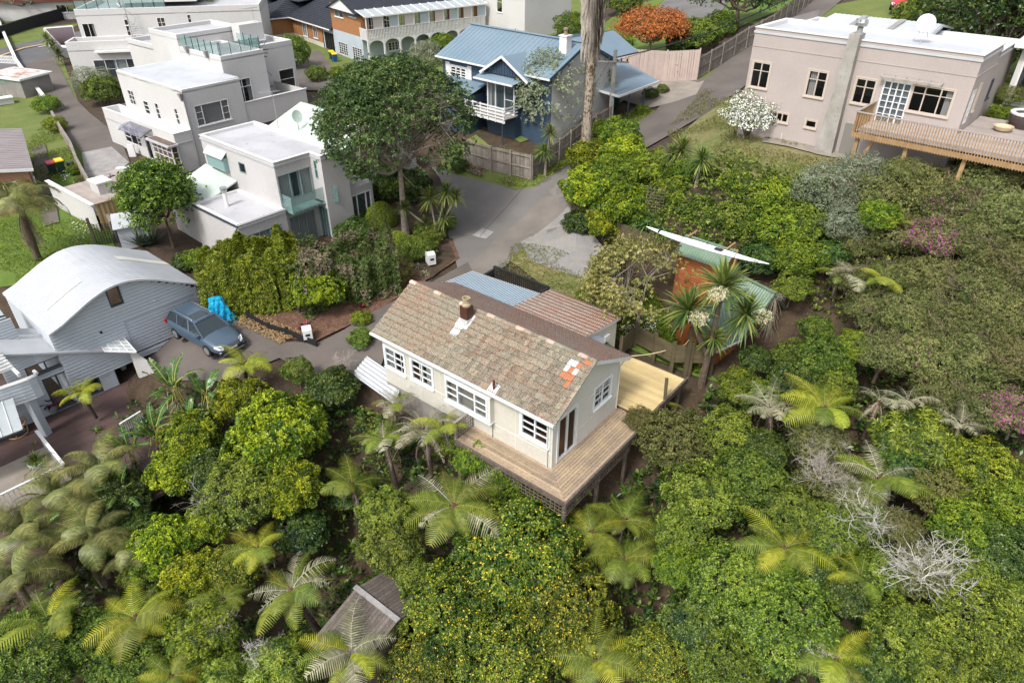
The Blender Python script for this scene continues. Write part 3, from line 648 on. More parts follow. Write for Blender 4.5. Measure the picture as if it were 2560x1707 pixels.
# roof sarking, barge boards
F.roof([(-L_ - GO + .03, -OV, ZE - .03), (GO - .03, -OV, ZE - .03), (GO - .03, WN, ZR - .03), (-L_ - GO + .03, WN, ZR - .03)], 'deck_dk', .05, 'sarking')
F.roof([(-L_ - GO + .03, WN, ZR - .03), (GO - .03, WN, ZR - .03), (GO - .03, WF + OV, ZF - .02), (-L_ - GO + .03, WF + OV, ZF - .02)], 'deck_dk', .05, 'sarking')
bb = MB(); bb.slab([(GO, -OV, ZE + .02), (GO, WN, ZR + .02), (GO, WN, ZR - .17), (GO, -OV, ZE - .17)], .03, (-1, 0, 0)); bb.slab([(GO, WN, ZR + .02), (GO, WF + OV, ZF + .03), (GO, WF + OV, ZF - .17), (GO, WN, ZR - .17)], .03, (-1, 0, 0))
bb.slab([(-L_ - GO, -OV, ZE + .0), (-L_ - GO, WN, ZR + .0), (-L_ - GO, WN, ZR - .15), (-L_ - GO, -OV, ZE - .15)], .03, (1, 0, 0))
F.build(bb, 'bargeboard', 'paint')
M['tile_butt'] = simple('tile_butt_shade', (.05,.03,.02), .95, (.13,.05,.03), 6)  # lower tile ends coloured dark to paint the shade line under each course
def tile_mesh(name, w, l, mat, dirs=1, slope=None):
 """one Marseille style tile: two rolls across, nib at the lower end; x along the eave, y up the slope"""
 xs = [0, .16, .30, .44, .56, .70, .84, 1.0]; hs = [.004, .034, .034, .004, .004, .034, .034, .004]
 V = []; n = len(xs)
 for yy, up in ((0, .05), (1.08, -.004)):
  for x, h in zip(xs, hs): V.append((x * w, yy * l, h + up))
 for x, h in zip(xs, hs): V.append((x * w, .01, h - .02))
 F_ = [(i, i + 1, n + i + 1, n + i) for i in range(n - 1)] + [(2 * n + i, 2 * n + i + 1, i + 1, i) for i in range(n - 1)]
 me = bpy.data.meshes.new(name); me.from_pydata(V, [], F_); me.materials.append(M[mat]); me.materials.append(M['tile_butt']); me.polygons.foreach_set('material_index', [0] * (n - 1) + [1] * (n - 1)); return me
TW, TL = .205, None
def lay_tiles(parent, p0, p1, p3, ncourse, mat, nobj, fixes=(), skip=None, order=None):
 """tile the plane p0 (eave left) p1 (eave right) p3 (ridge left); the nearest nobj tiles are objects, the rest one mesh"""
 p0, p1, p3 = Vector(p0), Vector(p1), Vector(p3); ex = (p1 - p0); Lx = ex.length; ex.normalize(); ey = (p3 - p0); Ly = ey.length; ey.normalize(); ez = ex.cross(ey)
 if ez.z < 0: ez = -ez
 l = Ly / ncourse; n = int(round(Lx / TW)); w = Lx / n
 me = tile_mesh('roof_tile', w, l, mat); mo = tile_mesh('roof_tile', w, l, 'tile_o'); ml = tile_mesh('roof_tile', w, l, 'lead')
 base = np.array([v.co[:] for v in me.vertices]); faces = np.array([p.vertices[:] for p in me.polygons])
 cells = [(i, j) for j in range(ncourse) for i in range(n) if not (skip and skip(i / n, j / ncourse))]
 if order: cells.sort(key=lambda c: order(c[0] / n, c[1] / ncourse))
 Vs = []; Fs = []; cnt = 0
 for k, (i, j) in enumerate(cells):
  o = p0 + ex * (w * i + random.uniform(-.004, .004)) + ey * (l * j + random.uniform(-.012, .012)) + ez * random.uniform(0, .007)
  tw_ = random.uniform(-.012, .012); X = (ex + ey * tw_); Y = (ey - ex * tw_)
  Mx = Matrix((( X.x, Y.x, ez.x, o.x), (X.y, Y.y, ez.y, o.y), (X.z, Y.z, ez.z, o.z), (0, 0, 0, 1)))
  fx = fixes.get((i, j)) if fixes else None
  if k < nobj or fx:
   ob = link('roof_tile', mo if fx == 'o' else ml if fx == 'l' else me, parent); ob.matrix_local = Mx
  else:
   A = np.array(Mx)[:3]; Vs.append(base @ A[:, :3].T + A[:, 3]); Fs.append(faces + cnt * len(base)); cnt += 1
 if cnt:
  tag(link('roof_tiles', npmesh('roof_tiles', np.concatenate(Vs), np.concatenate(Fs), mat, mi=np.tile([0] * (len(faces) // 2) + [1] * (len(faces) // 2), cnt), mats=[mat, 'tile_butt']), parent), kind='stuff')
roof1 = F.build(MB().bar((-L_ - GO, WN, ZR + .03), (GO, WN, ZR + .03), .13, .05), 'roof', 'tile')
nT = int(round((L_ + 2 * GO) / TW))
fx = {}
for (i, j, k) in ((48, 8, 'o'), (48, 7, 'l'), (47, 8, 'l'), (47, 7, 'o'), (46, 8, 'l'), (47, 6, 'o'), (46, 6, 'o'), (46, 7, 'l'), (48, 6, 'o'), (50, 9, 'o'), (49, 9, 'o'), (48, 5, 'o')): fx[(i, j)] = k
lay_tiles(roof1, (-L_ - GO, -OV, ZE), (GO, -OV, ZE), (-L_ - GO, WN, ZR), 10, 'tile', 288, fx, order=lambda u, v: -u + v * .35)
F.build(MB(), 'roof', 'tile') if False else None
roof2 = roof1
far_n = 10
p0 = (GO, WF + OV, ZF); p1 = (-L_ - GO, WF + OV, ZF); p3 = (GO, WN, ZR)
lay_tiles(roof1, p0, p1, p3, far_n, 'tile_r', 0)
rc = MB()   # ridge caps, a row of half round tiles
for i in range(26):
 x0 = -L_ - GO + i * (L_ + 2 * GO) / 26; w2 = (L_ + 2 * GO) / 26
 m_ = MB(); n = 6; vs = []
 for x, rr in ((x0, .125), (x0 + w2 * 1.04, .11)):
  for k in range(n + 1):
   a_ = math.pi * k / n; vs.append((x, WN + rr * math.cos(a_), ZR + .015 + rr * .75 * math.sin(a_)))
 m_.add(vs, [(k, k + 1, n + 2 + k, n + 1 + k) for k in range(n)] + [tuple(range(n + 1)), tuple(range(n + 1, 2 * n + 2))]); m_.build('ridge_tile', 'tile' if i % 4 else 'tile_r', roof1)
vg = MB(); q = 0
for i in range(10):   # verge cap tiles down the right gable
 y0 = -OV + i * (WN + OV) / 10; z0_ = ZE + i * (ZR - ZE) / 10; y1 = y0 + (WN + OV) / 9.6; z1_ = z0_ + (ZR - ZE) / 9.6
 m_ = MB(); m_.slab([(GO - .1, y0, z0_ + .10), (GO + .05, y0, z0_ + .08), (GO + .05, y1, z1_ + .06), (GO - .1, y1, z1_ + .08)], .07); m_.build('verge_tile', 'tile', roof1)
# chimney with pot and white flashing
P0 = Vector((0, -OV, ZE)); NN = Vector((0, -(ZR - ZE), WN + OV))
cp = F.onp(1163, 806, P0, NN)
def on_roof(b): return ZE + (b + OV) * (ZR - ZE) / (WN + OV)
ca, cb = cp.x, cp.y + .12
ch = F.bxo('chimney', simple('glazed_brown_tile', (.075,.028,.02), .35, (.05,.02,.016), 8), ca - .21, ca + .21, cb - .21, cb + .21, on_roof(cb) - .3, on_roof(cb) + .75)
MB().lathe([(.2, 0), (.21, .08), (.15, .16), (.16, .34), (.185, .36), (.185, .40), (.13, .40), (.12, .2)], 12, (ca, cb, on_roof(cb) + .75)).build('chimney_pot', 'timber' if 0 else simple('buff_clay', (.36,.30,.19), .8, (.28,.22,.14), 6), ch, smooth=False)
fl = MB()
b1, b0 = cb + .25, cb - .75
fl.slab([(ca - .36, cb - .42, on_roof(cb - .42) + .085), (ca + .34, cb - .42, on_roof(cb - .42) + .085), (ca + .34, b1, on_roof(b1) + .085), (ca - .36, b1, on_roof(b1) + .085)], .04)
fl.slab([(ca - .30, b0 - .1, on_roof(b0 - .1) + .078), (ca + .12, b0 - .1, on_roof(b0 - .1) + .078), (ca + .12, cb - .40, on_roof(cb - .40) + .078), (ca - .30, cb - .40, on_roof(cb - .40) + .078)], .03)
fl.box(ca - .25, ca + .25, cb - .25, cb + .25, on_roof(cb) - .2, on_roof(cb) + .14)
F.build(fl, 'flashing', 'lead')
vp = F.onp(1235, 975, P0, NN)
v_ = F.build(MB().tube([(vp.x, vp.y, vp.z), (vp.x, vp.y, vp.z + .5)], .055, 8), 'vent_pipe', simple('brown_pipe', (.09,.03,.025), .4))
MB().slab([(vp.x - .25, vp.y - .22, on_roof(vp.y - .22) + .08), (vp.x + .2, vp.y - .22, on_roof(vp.y - .22) + .08), (vp.x + .2, vp.y + .2, on_roof(vp.y + .2) + .08), (vp.x - .25, vp.y + .2, on_roof(vp.y + .2) + .08)], .03).build('vent_flashing', 'lead', v_)
fp = F.onp(1108, 773, P0, NN)
# rear lean-to under its own tiles
RA0, RA1, RB0, RB1, RZ0, RZ1 = -6.45, -2.3, WF + .36, 8.45, ZF - .03, 2.3
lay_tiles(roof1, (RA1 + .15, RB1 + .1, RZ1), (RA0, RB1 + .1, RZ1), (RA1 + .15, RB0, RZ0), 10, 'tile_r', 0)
F.roof([(RA0, RB0, RZ0 - .03), (RA1 + .1, RB0, RZ0 - .03), (RA1 + .1, RB1 + .08, RZ1 - .03), (RA0, RB1 + .08, RZ1 - .03)], 'deck_dk', .05, 'sarking')
F.wall('a', RA1, 1, WF, RB1, -.8, 2.0, 'cream_l', [dict(r=(WF + .45, WF + 1.05, 1.0, 1.85), cols=1, rows=2, fm='paint', fw=.05)], top=[(WF, RZ0 - .1), (RB1, RZ1 - .1)], name='rear_gable_wall')
F.wall('b', RB1, 1, RA0, RA1, -.8, RZ1 - .1, 'cream_l', name='rear_wall')
F.wall('a', RA0, -1, WF, RB1, -.8, RZ1 - .1, 'cream_l', name='rear_wall')
F.build(MB().slab([(RA1 + .14, RB0, RZ0 + .02), (RA1 + .14, RB1 + .1, RZ1 + .02), (RA1 + .14, RB1 + .1, RZ1 - .14), (RA1 + .14, RB0, RZ0 - .14)], .03, (-1, 0, 0)), 'bargeboard', 'paint')
F.build(MB().slab([(RA1 + .02, WF + 1.25, 1.35), (RA1 + .5, WF + 1.25, 1.2), (RA1 + .5, WF + 2.6, 1.2), (RA1 + .02, WF + 2.6, 1.35)], .04), 'window_hood', 'shedtrim')
F.bxo('meter_box', 'paint', RA1, RA1 + .16, RB1 - 1.25, RB1 - .85, 1.5, 1.8)
# porch roof of ribbed blue polycarbonate
pc = F.roof([(-10.9, 5.2, 2.62), (-6.5, 5.2, 2.62), (-6.5, 7.75, 2.4), (-10.9, 7.4, 2.4)], 'polycarb', .015, 'polycarbonate_roof')
rb = MB()
for i in range(34):
 x = -10.85 + i * 4.3 / 33; rb.bar((x, 5.22, 2.64), (x, 7.42 + (x + 10.9) * .08, 2.42), .028, .02)
rb.build('roof_rib', 'paint', pc, kind='stuff')
fr_ = MB(); fr_.bar((-10.9, 5.2, 2.56), (-6.5, 5.2, 2.56), .06, .1); fr_.bar((-10.9, 7.4, 2.34), (-6.5, 7.75, 2.34), .06, .1); fr_.bar((-10.9, 5.2, 2.56), (-10.9, 7.4, 2.34), .06, .1)
for x in (-9.8, -8.7, -7.6): fr_.bar((x, 5.2, 2.55), (x, 7.5, 2.33), .05, .1)
fr_.bar((-10.85, 7.35, -.3), (-10.85, 7.35, 2.3), .09); fr_.bar((-6.6, 7.7, -.3), (-6.6, 7.7, 2.3), .09)
F.build(fr_, 'porch_frame', 'paint')
F.bxo('porch_floor', 'concrete_g', -10.9, -6.5, 5.0, 7.8, -.5, -.15)
# satellite dish on the lean-to wall
sp = F.w(RA1 + .35, WF + .85, 2.35)
d_ = F.build(MB().tube([(RA1 + .0, WF + 1.0, 1.75), (RA1 + .3, WF + .95, 1.8), (RA1 + .35, WF + .85, 2.15)], .02, 6), 'dish_bracket', 'steel')
def dish(parent, c, nrm, r, mat, name='satellite_dish'):
 nrm = Vector(nrm).normalized(); u = nrm.orthogonal().normalized(); w = nrm.cross(u); mb = MB(); rings = 5; n = 20; V = [tuple(Vector(c))]; F_ = []
 for i in range(1, rings + 1):
  rr = r * i / rings
  for k in range(n):
   a_ = 2 * math.pi * k / n; V.append(tuple(Vector(c) + (u * math.cos(a_) + w * math.sin(a_)) * rr + nrm * (.18 * r * (i / rings) ** 2)))
 F_ += [(0, 1 + k, 1 + (k + 1) % n) for k in range(n)]
 for i in range(rings - 1):
  for k in range(n): F_.append((1 + i * n + k, 1 + (i + 1) * n + k, 1 + (i + 1) * n + (k + 1) % n, 1 + i * n + (k + 1) % n))
 mb.add(V, F_); mb.bar(Vector(c) - w * r * .6, Vector(c) + nrm * r * .9, .02); mb.box(*sum([[x - .03, x + .03] for x in (Vector(c) + nrm * r * .9)], []))
 return mb.build(name, mat, parent)
M['dish'] = simple('grey_dish', (.20,.22,.25), .5)
dish(F.root, (RA1 + .45, WF + .85, 2.3), (.75, -.55, .35), .42, 'dish')
# ground behind: kitchen step
# deck round the corner
DZ = -.12
for (pts, mt) in ((((-4.3, -1.17), (1.51, -1.17), (1.51, 5.05), (0, 5.05), (0, 0), (-4.3, 0)), 'deck_dk'),):
 pass
DK = empty('timber_deck', F.w(0, 0, 0), F.yaw, 'weathered timber deck wrapping the corner of the tiled cottage, newer pale boards at the back', 'deck')
nb = 8; bw = (1.17) / nb
for i in range(nb):   # front run, mitred at the outer corner
 y0 = -1.17 + i * bw; y1 = y0 + bw - .014; t0 = 1.51 * (-y0 / 1.17); t1 = 1.51 * (-y1 / 1.17)
 m_ = MB(); m_.slab([(-4.3, y0, DZ + random.uniform(-.003, .003)), (t0 - .005, y0, DZ), (t1 - .005, y1, DZ), (-4.3, y1, DZ)], .03); m_.build('deck_board', 'deck_w', DK)
nb = 11; bw = 1.51 / nb
for i in range(nb):   # side run
 x0 = i * bw; x1 = x0 + bw - .014; t0 = -1.17 * x0 / 1.51; t1 = -1.17 * x1 / 1.51
 m_ = MB(); m_.slab([(x0, t0, DZ), (x1, t1, DZ + random.uniform(-.003, .003)), (x1, 5.15, DZ), (x0, 5.15, DZ)], .03); m_.build('deck_board', 'deck_w', DK)
for i in range(27):   # upper platform of new pine, boards run away from the house
 y0 = 5.16 + i * .139; xr = 1.45; xl = -.0 if y0 > WF and y0 < 5.0 else (-2.25 if y0 < RB1 else -2.6)
 xl = -2.25
 m_ = MB(); m_.slab([(xl, y0, 0), (xr, y0, 0), (xr, y0 + .127, 0), (xl, y0 + .127, 0)], .03); m_.build('deck_board', 'deck_n', DK)
fr_ = MB()
fr_.box(-4.3, 1.5, -1.25, -1.17, DZ - .2, DZ + .02); fr_.box(1.51, 1.6, -1.25, 5.2, DZ - .22, DZ + .02); fr_.box(1.451, 1.55, 5.2, 9.1, -.28, .03)
fr_.box(-4.28, 1.5, -.05, .0 - .001, DZ - .2, DZ - .04)
for y in range(0, 10): fr_.box(-2.2, 1.44, y * .42 + 5.2, y * .42 + 5.25, -.2, -.04)
fr_.build('deck_joist', 'deck_dk', DK)
for (x, y) in ((1.45, -1.1), (1.45, 1.3), (1.45, 3.6), (1.45, 5.8), (1.45, 8.4), (-1.5, -1.1), (-4.2, -1.1)):
 zt = H(*F.w(x, y, 0)[:2]); MB().box(x - .07, x + .07, y - .07, y + .07, zt - .3, -.3).build('deck_post', 'deck_dk', DK)
pp = [F.onz(1768, 790 - 20, 0)]
a_, b_ = F.onz(1690, 970, 0); MB().bar((1.5, 6.85, -.4), (1.38, 6.95, 1.15), .12).build('rail_post', 'timber_r', DK)
# lattice skirt below the front edge and on the short rail at the left end
lt = MB()
for i in range(27):
 x = -4.2 + i * .21
 lt.bar((x, -1.19, DZ - .75), (x + .0, -1.19, DZ - .18), .04, .012)
for k in range(4): lt.bar((-4.25, -1.2, DZ - .22 - k * .18), (1.5, -1.2, DZ - .22 - k * .18), .035, .012)
for i in range(24):
 y = -1.1 + i * .21; lt.bar((1.53, y, DZ - .75), (1.53, y, DZ - .18), .04, .012)
for k in range(4): lt.bar((1.54, -1.2, DZ - .22 - k * .18), (1.54, 3.8, DZ - .22 - k * .18), .035, .012)
lt.build('lattice_skirt', 'deck_dk', DK, kind='stuff')
lr = MB(); lr.bar((-4.3, .0, .82), (-4.3, -1.15, .82), .1, .05); lr.bar((-4.3, -1.15, DZ - .3), (-4.3, -1.15, .85), .09)
for i in range(8): lr.bar((-4.3, -.05 - i * .14, DZ), (-4.3, -.05 - i * .14, .8), .045, .02)
for i in range(5): lr.bar((-4.28, -.05, .0 + i * .17), (-4.28, -1.12, .0 + i * .17), .045, .02)
lr.build('lattice_rail', simple('silvered_lattice', (.22,.185,.155), .9, (.32,.28,.24), 5), DK)
# lean-to store with a white corrugated roof below the left wall
S = empty('lean_to_store', F.w(-8.4, 0, 0), F.yaw, 'white corrugated iron lean-to roof low against the cottage wall, ferns growing over it', 'shed')
def lw(px, py, z):
 a, b = F.onz(px, py, z); return (a + 8.4, b, z)
q0, q1, q2, q3 = lw(893,952,-.55), lw(1000,1022,-.55), lw(1035,975,-.15), lw(922,890,-.15)
q0 = lw(872, 950, -.7); q3 = lw(917, 962 - 72, -.45)
F2 = F
def corr2(parent, p0, p1, p2, p3, mat, name, sp=.16, amp=.02):
 p0, p1, p2, p3 = map(Vector, (p0, p1, p2, p3)); n = int((p1 - p0).length / sp) * 4; V = []; F_ = []
 for i in range(n + 1):
  f = i / n; d = Vector((0, 0, amp * math.sin(i * math.pi / 2)))
  V += [p0.lerp(p1, f) + d, p3.lerp(p2, f) + d]
 for i in range(n): k = i * 2; F_.append((k, k + 2, k + 3, k + 1))
 mb = MB(); mb.add(V, F_); return mb.build(name, mat, parent)
aq = [lw(917,890,-.35), lw(1010,952,-.35), lw(985,1010,-.7), lw(880,935,-.7)]
corr2(S, aq[3], aq[0], aq[1], aq[2], 'whiteroof', 'roof', .2, .035)
ps = MB()
for p in aq: ps.box(p[0] - .05, p[0] + .05, p[1] - .05, p[1] + .05, H(*F.w(p[0] - 8.4, p[1], 0)[:2]) - .2, p[2] - .03)
ps.build('post', 'timber_g', S)
q3 = lambda x, y: (x / 3.357, y / 3.357)                      # survey crops, top left
q6 = lambda x, y: (600 + x / 3.357, y / 3.357)
q12 = lambda x, y: (1200 + x / 3.357, y / 3.357)
q18 = lambda x, y: (1860 + x / 3.357, y / 3.357)
# ------------------------------------------------------------------ beige stucco house on the rise
F = Fr('stucco_house', 'two storey beige stucco house with a wide tapered chimney and timber balcony', 'house', 23.9, 37.17, 6.31, -42.5)
HH = 6.4; LL = 12.34
bg = dict(fm=simple('cream_joinery', (.47,.40,.34), .6), fw=.07, trim=.06)
F.wall('b', 0, -1, -LL, 0, -1.2, HH, 'beige', [
 W_(q18(82,512), q18(190,752), cols=2, rows=[.68,.32], **bg), W_(q18(552,585), q18(660,830), cols=2, rows=[.68,.32], curtain=[(.1,.5)], **bg), W_(q18(950,650), q18(1062,890), cols=2, rows=[.68,.32], **bg),
 W_(q18(1183,670), q18(1312,1062), cols=4, rows=[.2,.16,.16,.16,.16,.16], fm='paint', fw=.08, pm='pane_l', name='french_door', sill=False, curtain=[(0, 1)], cm='blind'),
 W_(q18(1428,708), q18(1705,990), cols=[.3,.4,.3], rows=[.72,.28], curtain=[(.8, 1)], **bg),
 W_(q18(232,930), q18(362,1038), cols=3, rows=1, **bg), W_(q18(522,1000), q18(600,1085), cols=1, rows=1, **bg)], name='front_wall', t=.22)
F.wall('a', 0, 1, 0, 4.3, -1.2, HH, 'beige', [dict(px=(*q18(1825,1050), *q18(1955,745)), cols=2, rows=5, fm='paint', pm='pane_l', name='french_door', sill=False, curtain=[(0,1)], cm='blind'),
 dict(px=(*q18(1905,935), *q18(1998,705)), cols=2, rows=[.75,.25], **bg)], name='side_wall', t=.22)
F.wall('a', -.1, 1, 4.3, 9.5, -1.2, 5.9, 'beige', [dict(px=(*q18(2020,835), *q18(2105,655)), cols=3, rows=[.75,.25], fm='charcoal', fw=.05)], name='side_wall')
F.wall('a', -LL, -1, 0, 9.5, -1.2, HH, 'beige', name='side_wall')
F.wall('b', 9.5, 1, -LL, -.1, -1.2, 5.9, 'beige', name='rear_wall')
F.parapet([(-LL - .05, -.05), (.05, -.05), (.05, 4.3), (-LL - .05, 4.3)], HH, w=.3, mat='paint', roofm='whiteroof', drop=.18)
F.parapet([(-LL - .05, 4.35), (-.05, 4.35), (-.05, 9.55), (-LL - .05, 9.55)], 5.9, w=.3, mat='paint', roofm='whiteroof', drop=.2)
F.bxo('parapet_return', 'beige', -.25, .0, 4.0, 4.3, 5.8, HH - .01); F.bxo('floor', 'dark', -LL + .1, -.2, .2, 9.4, 2.3, 2.4)
st = MB(); st.box(-LL, .02, -.025, 0, 5.35, 5.39); st.box(0, .025, 0, 4.3, 5.35, 5.39)
F.build(st, 'string_course', 'beige')
c0, _ = F.onb(*q18(590,1240), -.45); c1, _ = F.onb(*q18(750,1250), -.45); c2, zt = F.onb(*q18(820,300), -.45); c3, _ = F.onb(*q18(978,315), -.45)
zt = 6.75; cm_ = MB()
cm_.add([(c0,-.55,-.6),(c1,-.55,-.6),(c1,0.0,-.6),(c0,0.0,-.6),(c0+.35,-.5,4.2),(c1-.1,-.5,4.2),(c1-.1,.3,4.2),(c0+.35,.3,4.2),(c0+.42,-.5,zt),(c1-.12,-.5,zt),(c1-.12,.35,zt),(c0+.42,.35,zt)],
  [(0,1,5,4),(1,2,6,5),(3,0,4,7),(4,5,9,8),(5,6,10,9),(6,7,11,10),(7,4,8,11),(8,9,10,11)])
chb = F.build(cm_, 'chimney', 'beige_g')
cx = (c0 + c1) / 2 + .2
tb = MB(); tb.lathe([(.17, 0), (.17, .3), (.12, .32), (.30, .38), (.34, .55), (.28, .72), (.1, .80)], 14, (cx, 0, zt)); tb.build('wind_turbine_vent', 'steel', chb)
for k in range(14):
 a_ = k * math.pi / 7; MB().bar((cx + .3 * math.cos(a_), .3 * math.sin(a_), zt + .38), (cx + .31 * math.cos(a_ + .3), .31 * math.sin(a_ + .3), zt + .72), .03, .1).build('vane', 'steel', chb) if k % 2 == 0 else None
dq = MB()
(d0, dz1), (d1, dz0) = F.onb(*q18(870,1040), 0), F.onb(*q18(925,1290), 0)
F.bxo('basement_door', simple('grey_green_door', (.20,.19,.17), .7), min(d0, d1) - .1, min(d0, d1) + .75, -.05, -.005, -.1, 1.95)
aw = MB(); aw.bar((d0, -.05, 2), (d0 + .1, -.05, 2), .02)
(e0, ez), (e1, ez2) = F.onb(*q18(1155,640), -.35), F.onb(*q18(1660,700), -.35)
for i in range(6):
 x = e0 + (e1 - e0) * i / 5; F.build(MB().bar((x, 0, ez + .05), (x, -.45, ez - .03), .05, .06), 'pergola_bracket', 'beige_g')
F.build(MB().slab([(e0, -.42, ez), (e1, -.42, ez), (e1, -.22, ez + .03), (e0, -.22, ez + .03)], .05), 'awning_slat', 'beige_g')
F.build(MB().tube([(-9.35, -.06, -.5), (-9.35, -.06, .6)], .03), 'waste_pipe', 'paint')
# balcony
DKb = empty('raised_balcony_deck', F.w(0, 0, 0), F.yaw, 'raised timber balcony deck with slender balusters along the beige stucco house', 'deck')
fz = 2.4; A0, A1 = -4.35, 8.5
def bf(a): return -2.78 + (a - A0) * .045
for i in range(21):
 y = -2.74 + i * .13
 if y > -.12: break
 MB().slab([(A0, y, fz), (A1, y + .55 if i < 0 else y, fz), (A1, y + .12, fz), (A0, y + .12, fz)], .03).build('deck_board', 'deck_g', DKb)
for i in range(36):
 y = -.08 + i * .14; MB().slab([(.02, y, fz), (A1, y, fz), (A1, y + .13, fz), (.02, y + .13, fz)], .03).build('deck_board', 'deck_g', DKb)
MB().bar((A0 - .04, -2.85, fz - .22), (A1, -2.85, fz - .22), .06, .25).build('edge_beam', 'timber', DKb)
MB().bar((A0 - .06, -2.85, fz - .22), (A0 - .06, -.02, fz - .22), .06, .25).build('edge_beam', 'timber', DKb)
MB().bar((A0 - .1, -2.9, fz + 1.0), (A1, -2.9, fz + 1.0), .14, .05).build('handrail', 'deck_g', DKb); MB().bar((A0 - .1, -2.9, fz + 1.0), (A0 - .1, -.05, fz + 1.0), .14, .05).build('handrail', 'deck_g', DKb)
bme = MB().bar((0, 0, -.38), (0, 0, .97), .042, .045).mesh('baluster', 'timber')
n = int((A1 - A0) / .135)
for i in range(n): o = link('baluster', bme, DKb); o.location = (A0 + i * .135, -2.9, fz)
for i in range(20): o = link('baluster', bme, DKb); o.location = (A0 - .1, -2.8 + i * .14, fz)
for x in (-4.15, -1.6, 1.2, 4.2):
 zt = H(*F.w(x, -2.5, 0)[:2]) - F.z0; MB().bar((x, -2.55, zt - .3), (x - .0, -2.55, fz - .3), .2).build('deck_post', 'timber', DKb)
MB().bar((-4.15, -2.45, H(*F.w(-4.15, -2.4, 0)[:2]) - F.z0 + .2), (-3.3, -2.45, fz - .35), .16).build('brace', 'timber', DKb)
DKb_loc = F
# tub and bowl on the balcony
tx, ty = F.onz(2545, 318, fz)
t_ = empty('wicker_hot_tub', F.w(tx + .25, ty + .2, fz), F.yaw, 'round dark wicker tub with a white liner standing on the balcony deck', 'hot tub')
MB().lathe([(.75, 0), (.85, .3), (.88, .55), (.86, .72), (.66, .74), (.62, .5), (.6, .3), (.01, .28)], 24).build('tub_wall', simple('dark_wicker', (.05,.035,.035), .8, (.09,.065,.06), 25), t_)
MB().lathe([(.90, .70), (.91, .78), (.84, .82), (.68, .80), (.64, .6)], 24).build('liner', 'paint', t_)
bx_, by_ = F.onz(2505, 328, fz)
tag(MB().lathe([(.25, 0), (.42, .1), (.5, .28), (.46, .28), (.38, .16), (.01, .12)], 20).build('planter_bowl', simple('tan_ceramic', (.50,.40,.26), .6)), 'wide shallow tan bowl on the balcony deck beside the wicker tub', 'bowl').location = F.w(bx_, by_, fz)
# white roofed garage behind the stucco house
F3 = Fr('white_roof_garage', 'long garage with a bright white low pitched metal roof behind the stucco house', 'garage', *F.w(-10.9, 5.0, 0)[:2], 6.9, -42.5)
F3.corr((-.2, -.2, 5.35), (6.9, -1.3, 5.35), (6.7, 3.2, 5.9), (.2, 3.0, 5.9), 'whiteroof', sp=.3, amp=.02)
F3.roof([(-.2, -.25, 5.33), (6.9, -1.35, 5.33), (6.8, 3.2, 5.85), (.2, 3.0, 5.85)], 'whiteroof', .18, 'fascia')
F3.roof([(6.7, 6.6, 5.3), (.2, 6.4, 5.3), (.2, 3.0, 5.9), (6.7, 3.2, 5.9)], 'whiteroof', .12)
for x in (2.1, 4.4): F3.build(MB().bar((x, -.4, 5.42), (x + .1, 3.0, 5.96), .35, .03), 'roof_strip', 'concrete_g')
F3.wall('b', .1, -1, .1, 6.6, -1, 5.3, 'white', name='wall'); F3.wall('a', .1, -1, .1, 6.4, -1, 5.4, simple('taupe_cladding', (.17,.14,.125), .7), name='wall')
F3.wall('b', 6.4, 1, .1, 6.6, -1, 5.3, 'white'); F3.wall('a', 6.6, 1, -1, 6.4, -1, 5.3, 'white')
# dish on the roof edge
dp = F.onz(2301, 105, 6.3)
dt = empty('white_satellite_dish', F.w(dp[0], dp[1], 6.3), 0, 'large white satellite dish on a tripod on the stucco house roof', 'satellite dish')
dish(dt, (0, 0, .95), (-.35, -.75, .35), .48, 'paint', 'dish')
tr = MB()
for k in range(3): a_ = k * 2.1; tr.tube([(.45 * math.cos(a_), .45 * math.sin(a_), 0), (0, 0, .9)], .018, 5)
tr.build('tripod', 'steel', dt)
# white extension at the right edge
F4 = Fr('white_extension', 'white single storey extension with a flat fascia behind ferns at the right edge', 'building', *F.w(.4, 8.2, 0)[:2], 8.6, -42.5)
F4.wall('b', 0, -1, 0, 6, -1, 3.6, 'white', [dict(r=(.25, 5.5, .5, 2.9), cols=3, rows=1, fw=.1)], name='wall'); F4.roof([(-.4, -.6, 3.75), (6, -.6, 3.75), (6, 5, 4.0), (-.4, 5, 4.0)], 'paint', .28)
F4.wall('a', 0, -1, 0, 5, -1, 3.6, 'white')

# ------------------------------------------------------------------ blue weatherboard house
F = Fr('blue_house', 'navy weatherboard house with a slate blue metal roof, glazed sunroom and white balcony', 'house', -5.75, 60.78, 3.44, -43.1)
ZE_, ZR_, Bd, Ln = 4.7, 6.6, 7.54, 11.85
F.wall('b', 0, -1, 0, Ln, -.6, ZE_, 'bluewall', [W_(q6(1765,545), q6(1905,690), cols=3, rows=4, fw=.12, trim=.08, bar=.05, off=.05)], lap=.19, name='front_wall')
(s0, sz1), (s1, sz0) = F.onb(*q6(1725,530), -.06), F.onb(*q6(1765,655), -.06); (s2, _), (s3, _) = F.onb(*q6(1905,570), -.06), F.onb(*q6(1945,700), -.06)
for a_, b_ in ((s0, s1), (s2, s3)):
 sh = MB(); sh.box(a_, b_, -.07, -.03, sz0, sz0 + 1.25)
 for k in range(12): sh.box(a_ + .04, b_ - .04, -.09, -.07, sz0 + .05 + k * .1, sz0 + .1 + k * .1)
 F.build(sh, 'shutter', 'paint')
F.wall('a', 0, -1, 0, Bd, -.6, ZE_, 'bluewall', top=[(0, ZE_), (Bd / 2, ZR_ - .05), (Bd, ZE_)], lap=.19, name='side_wall')
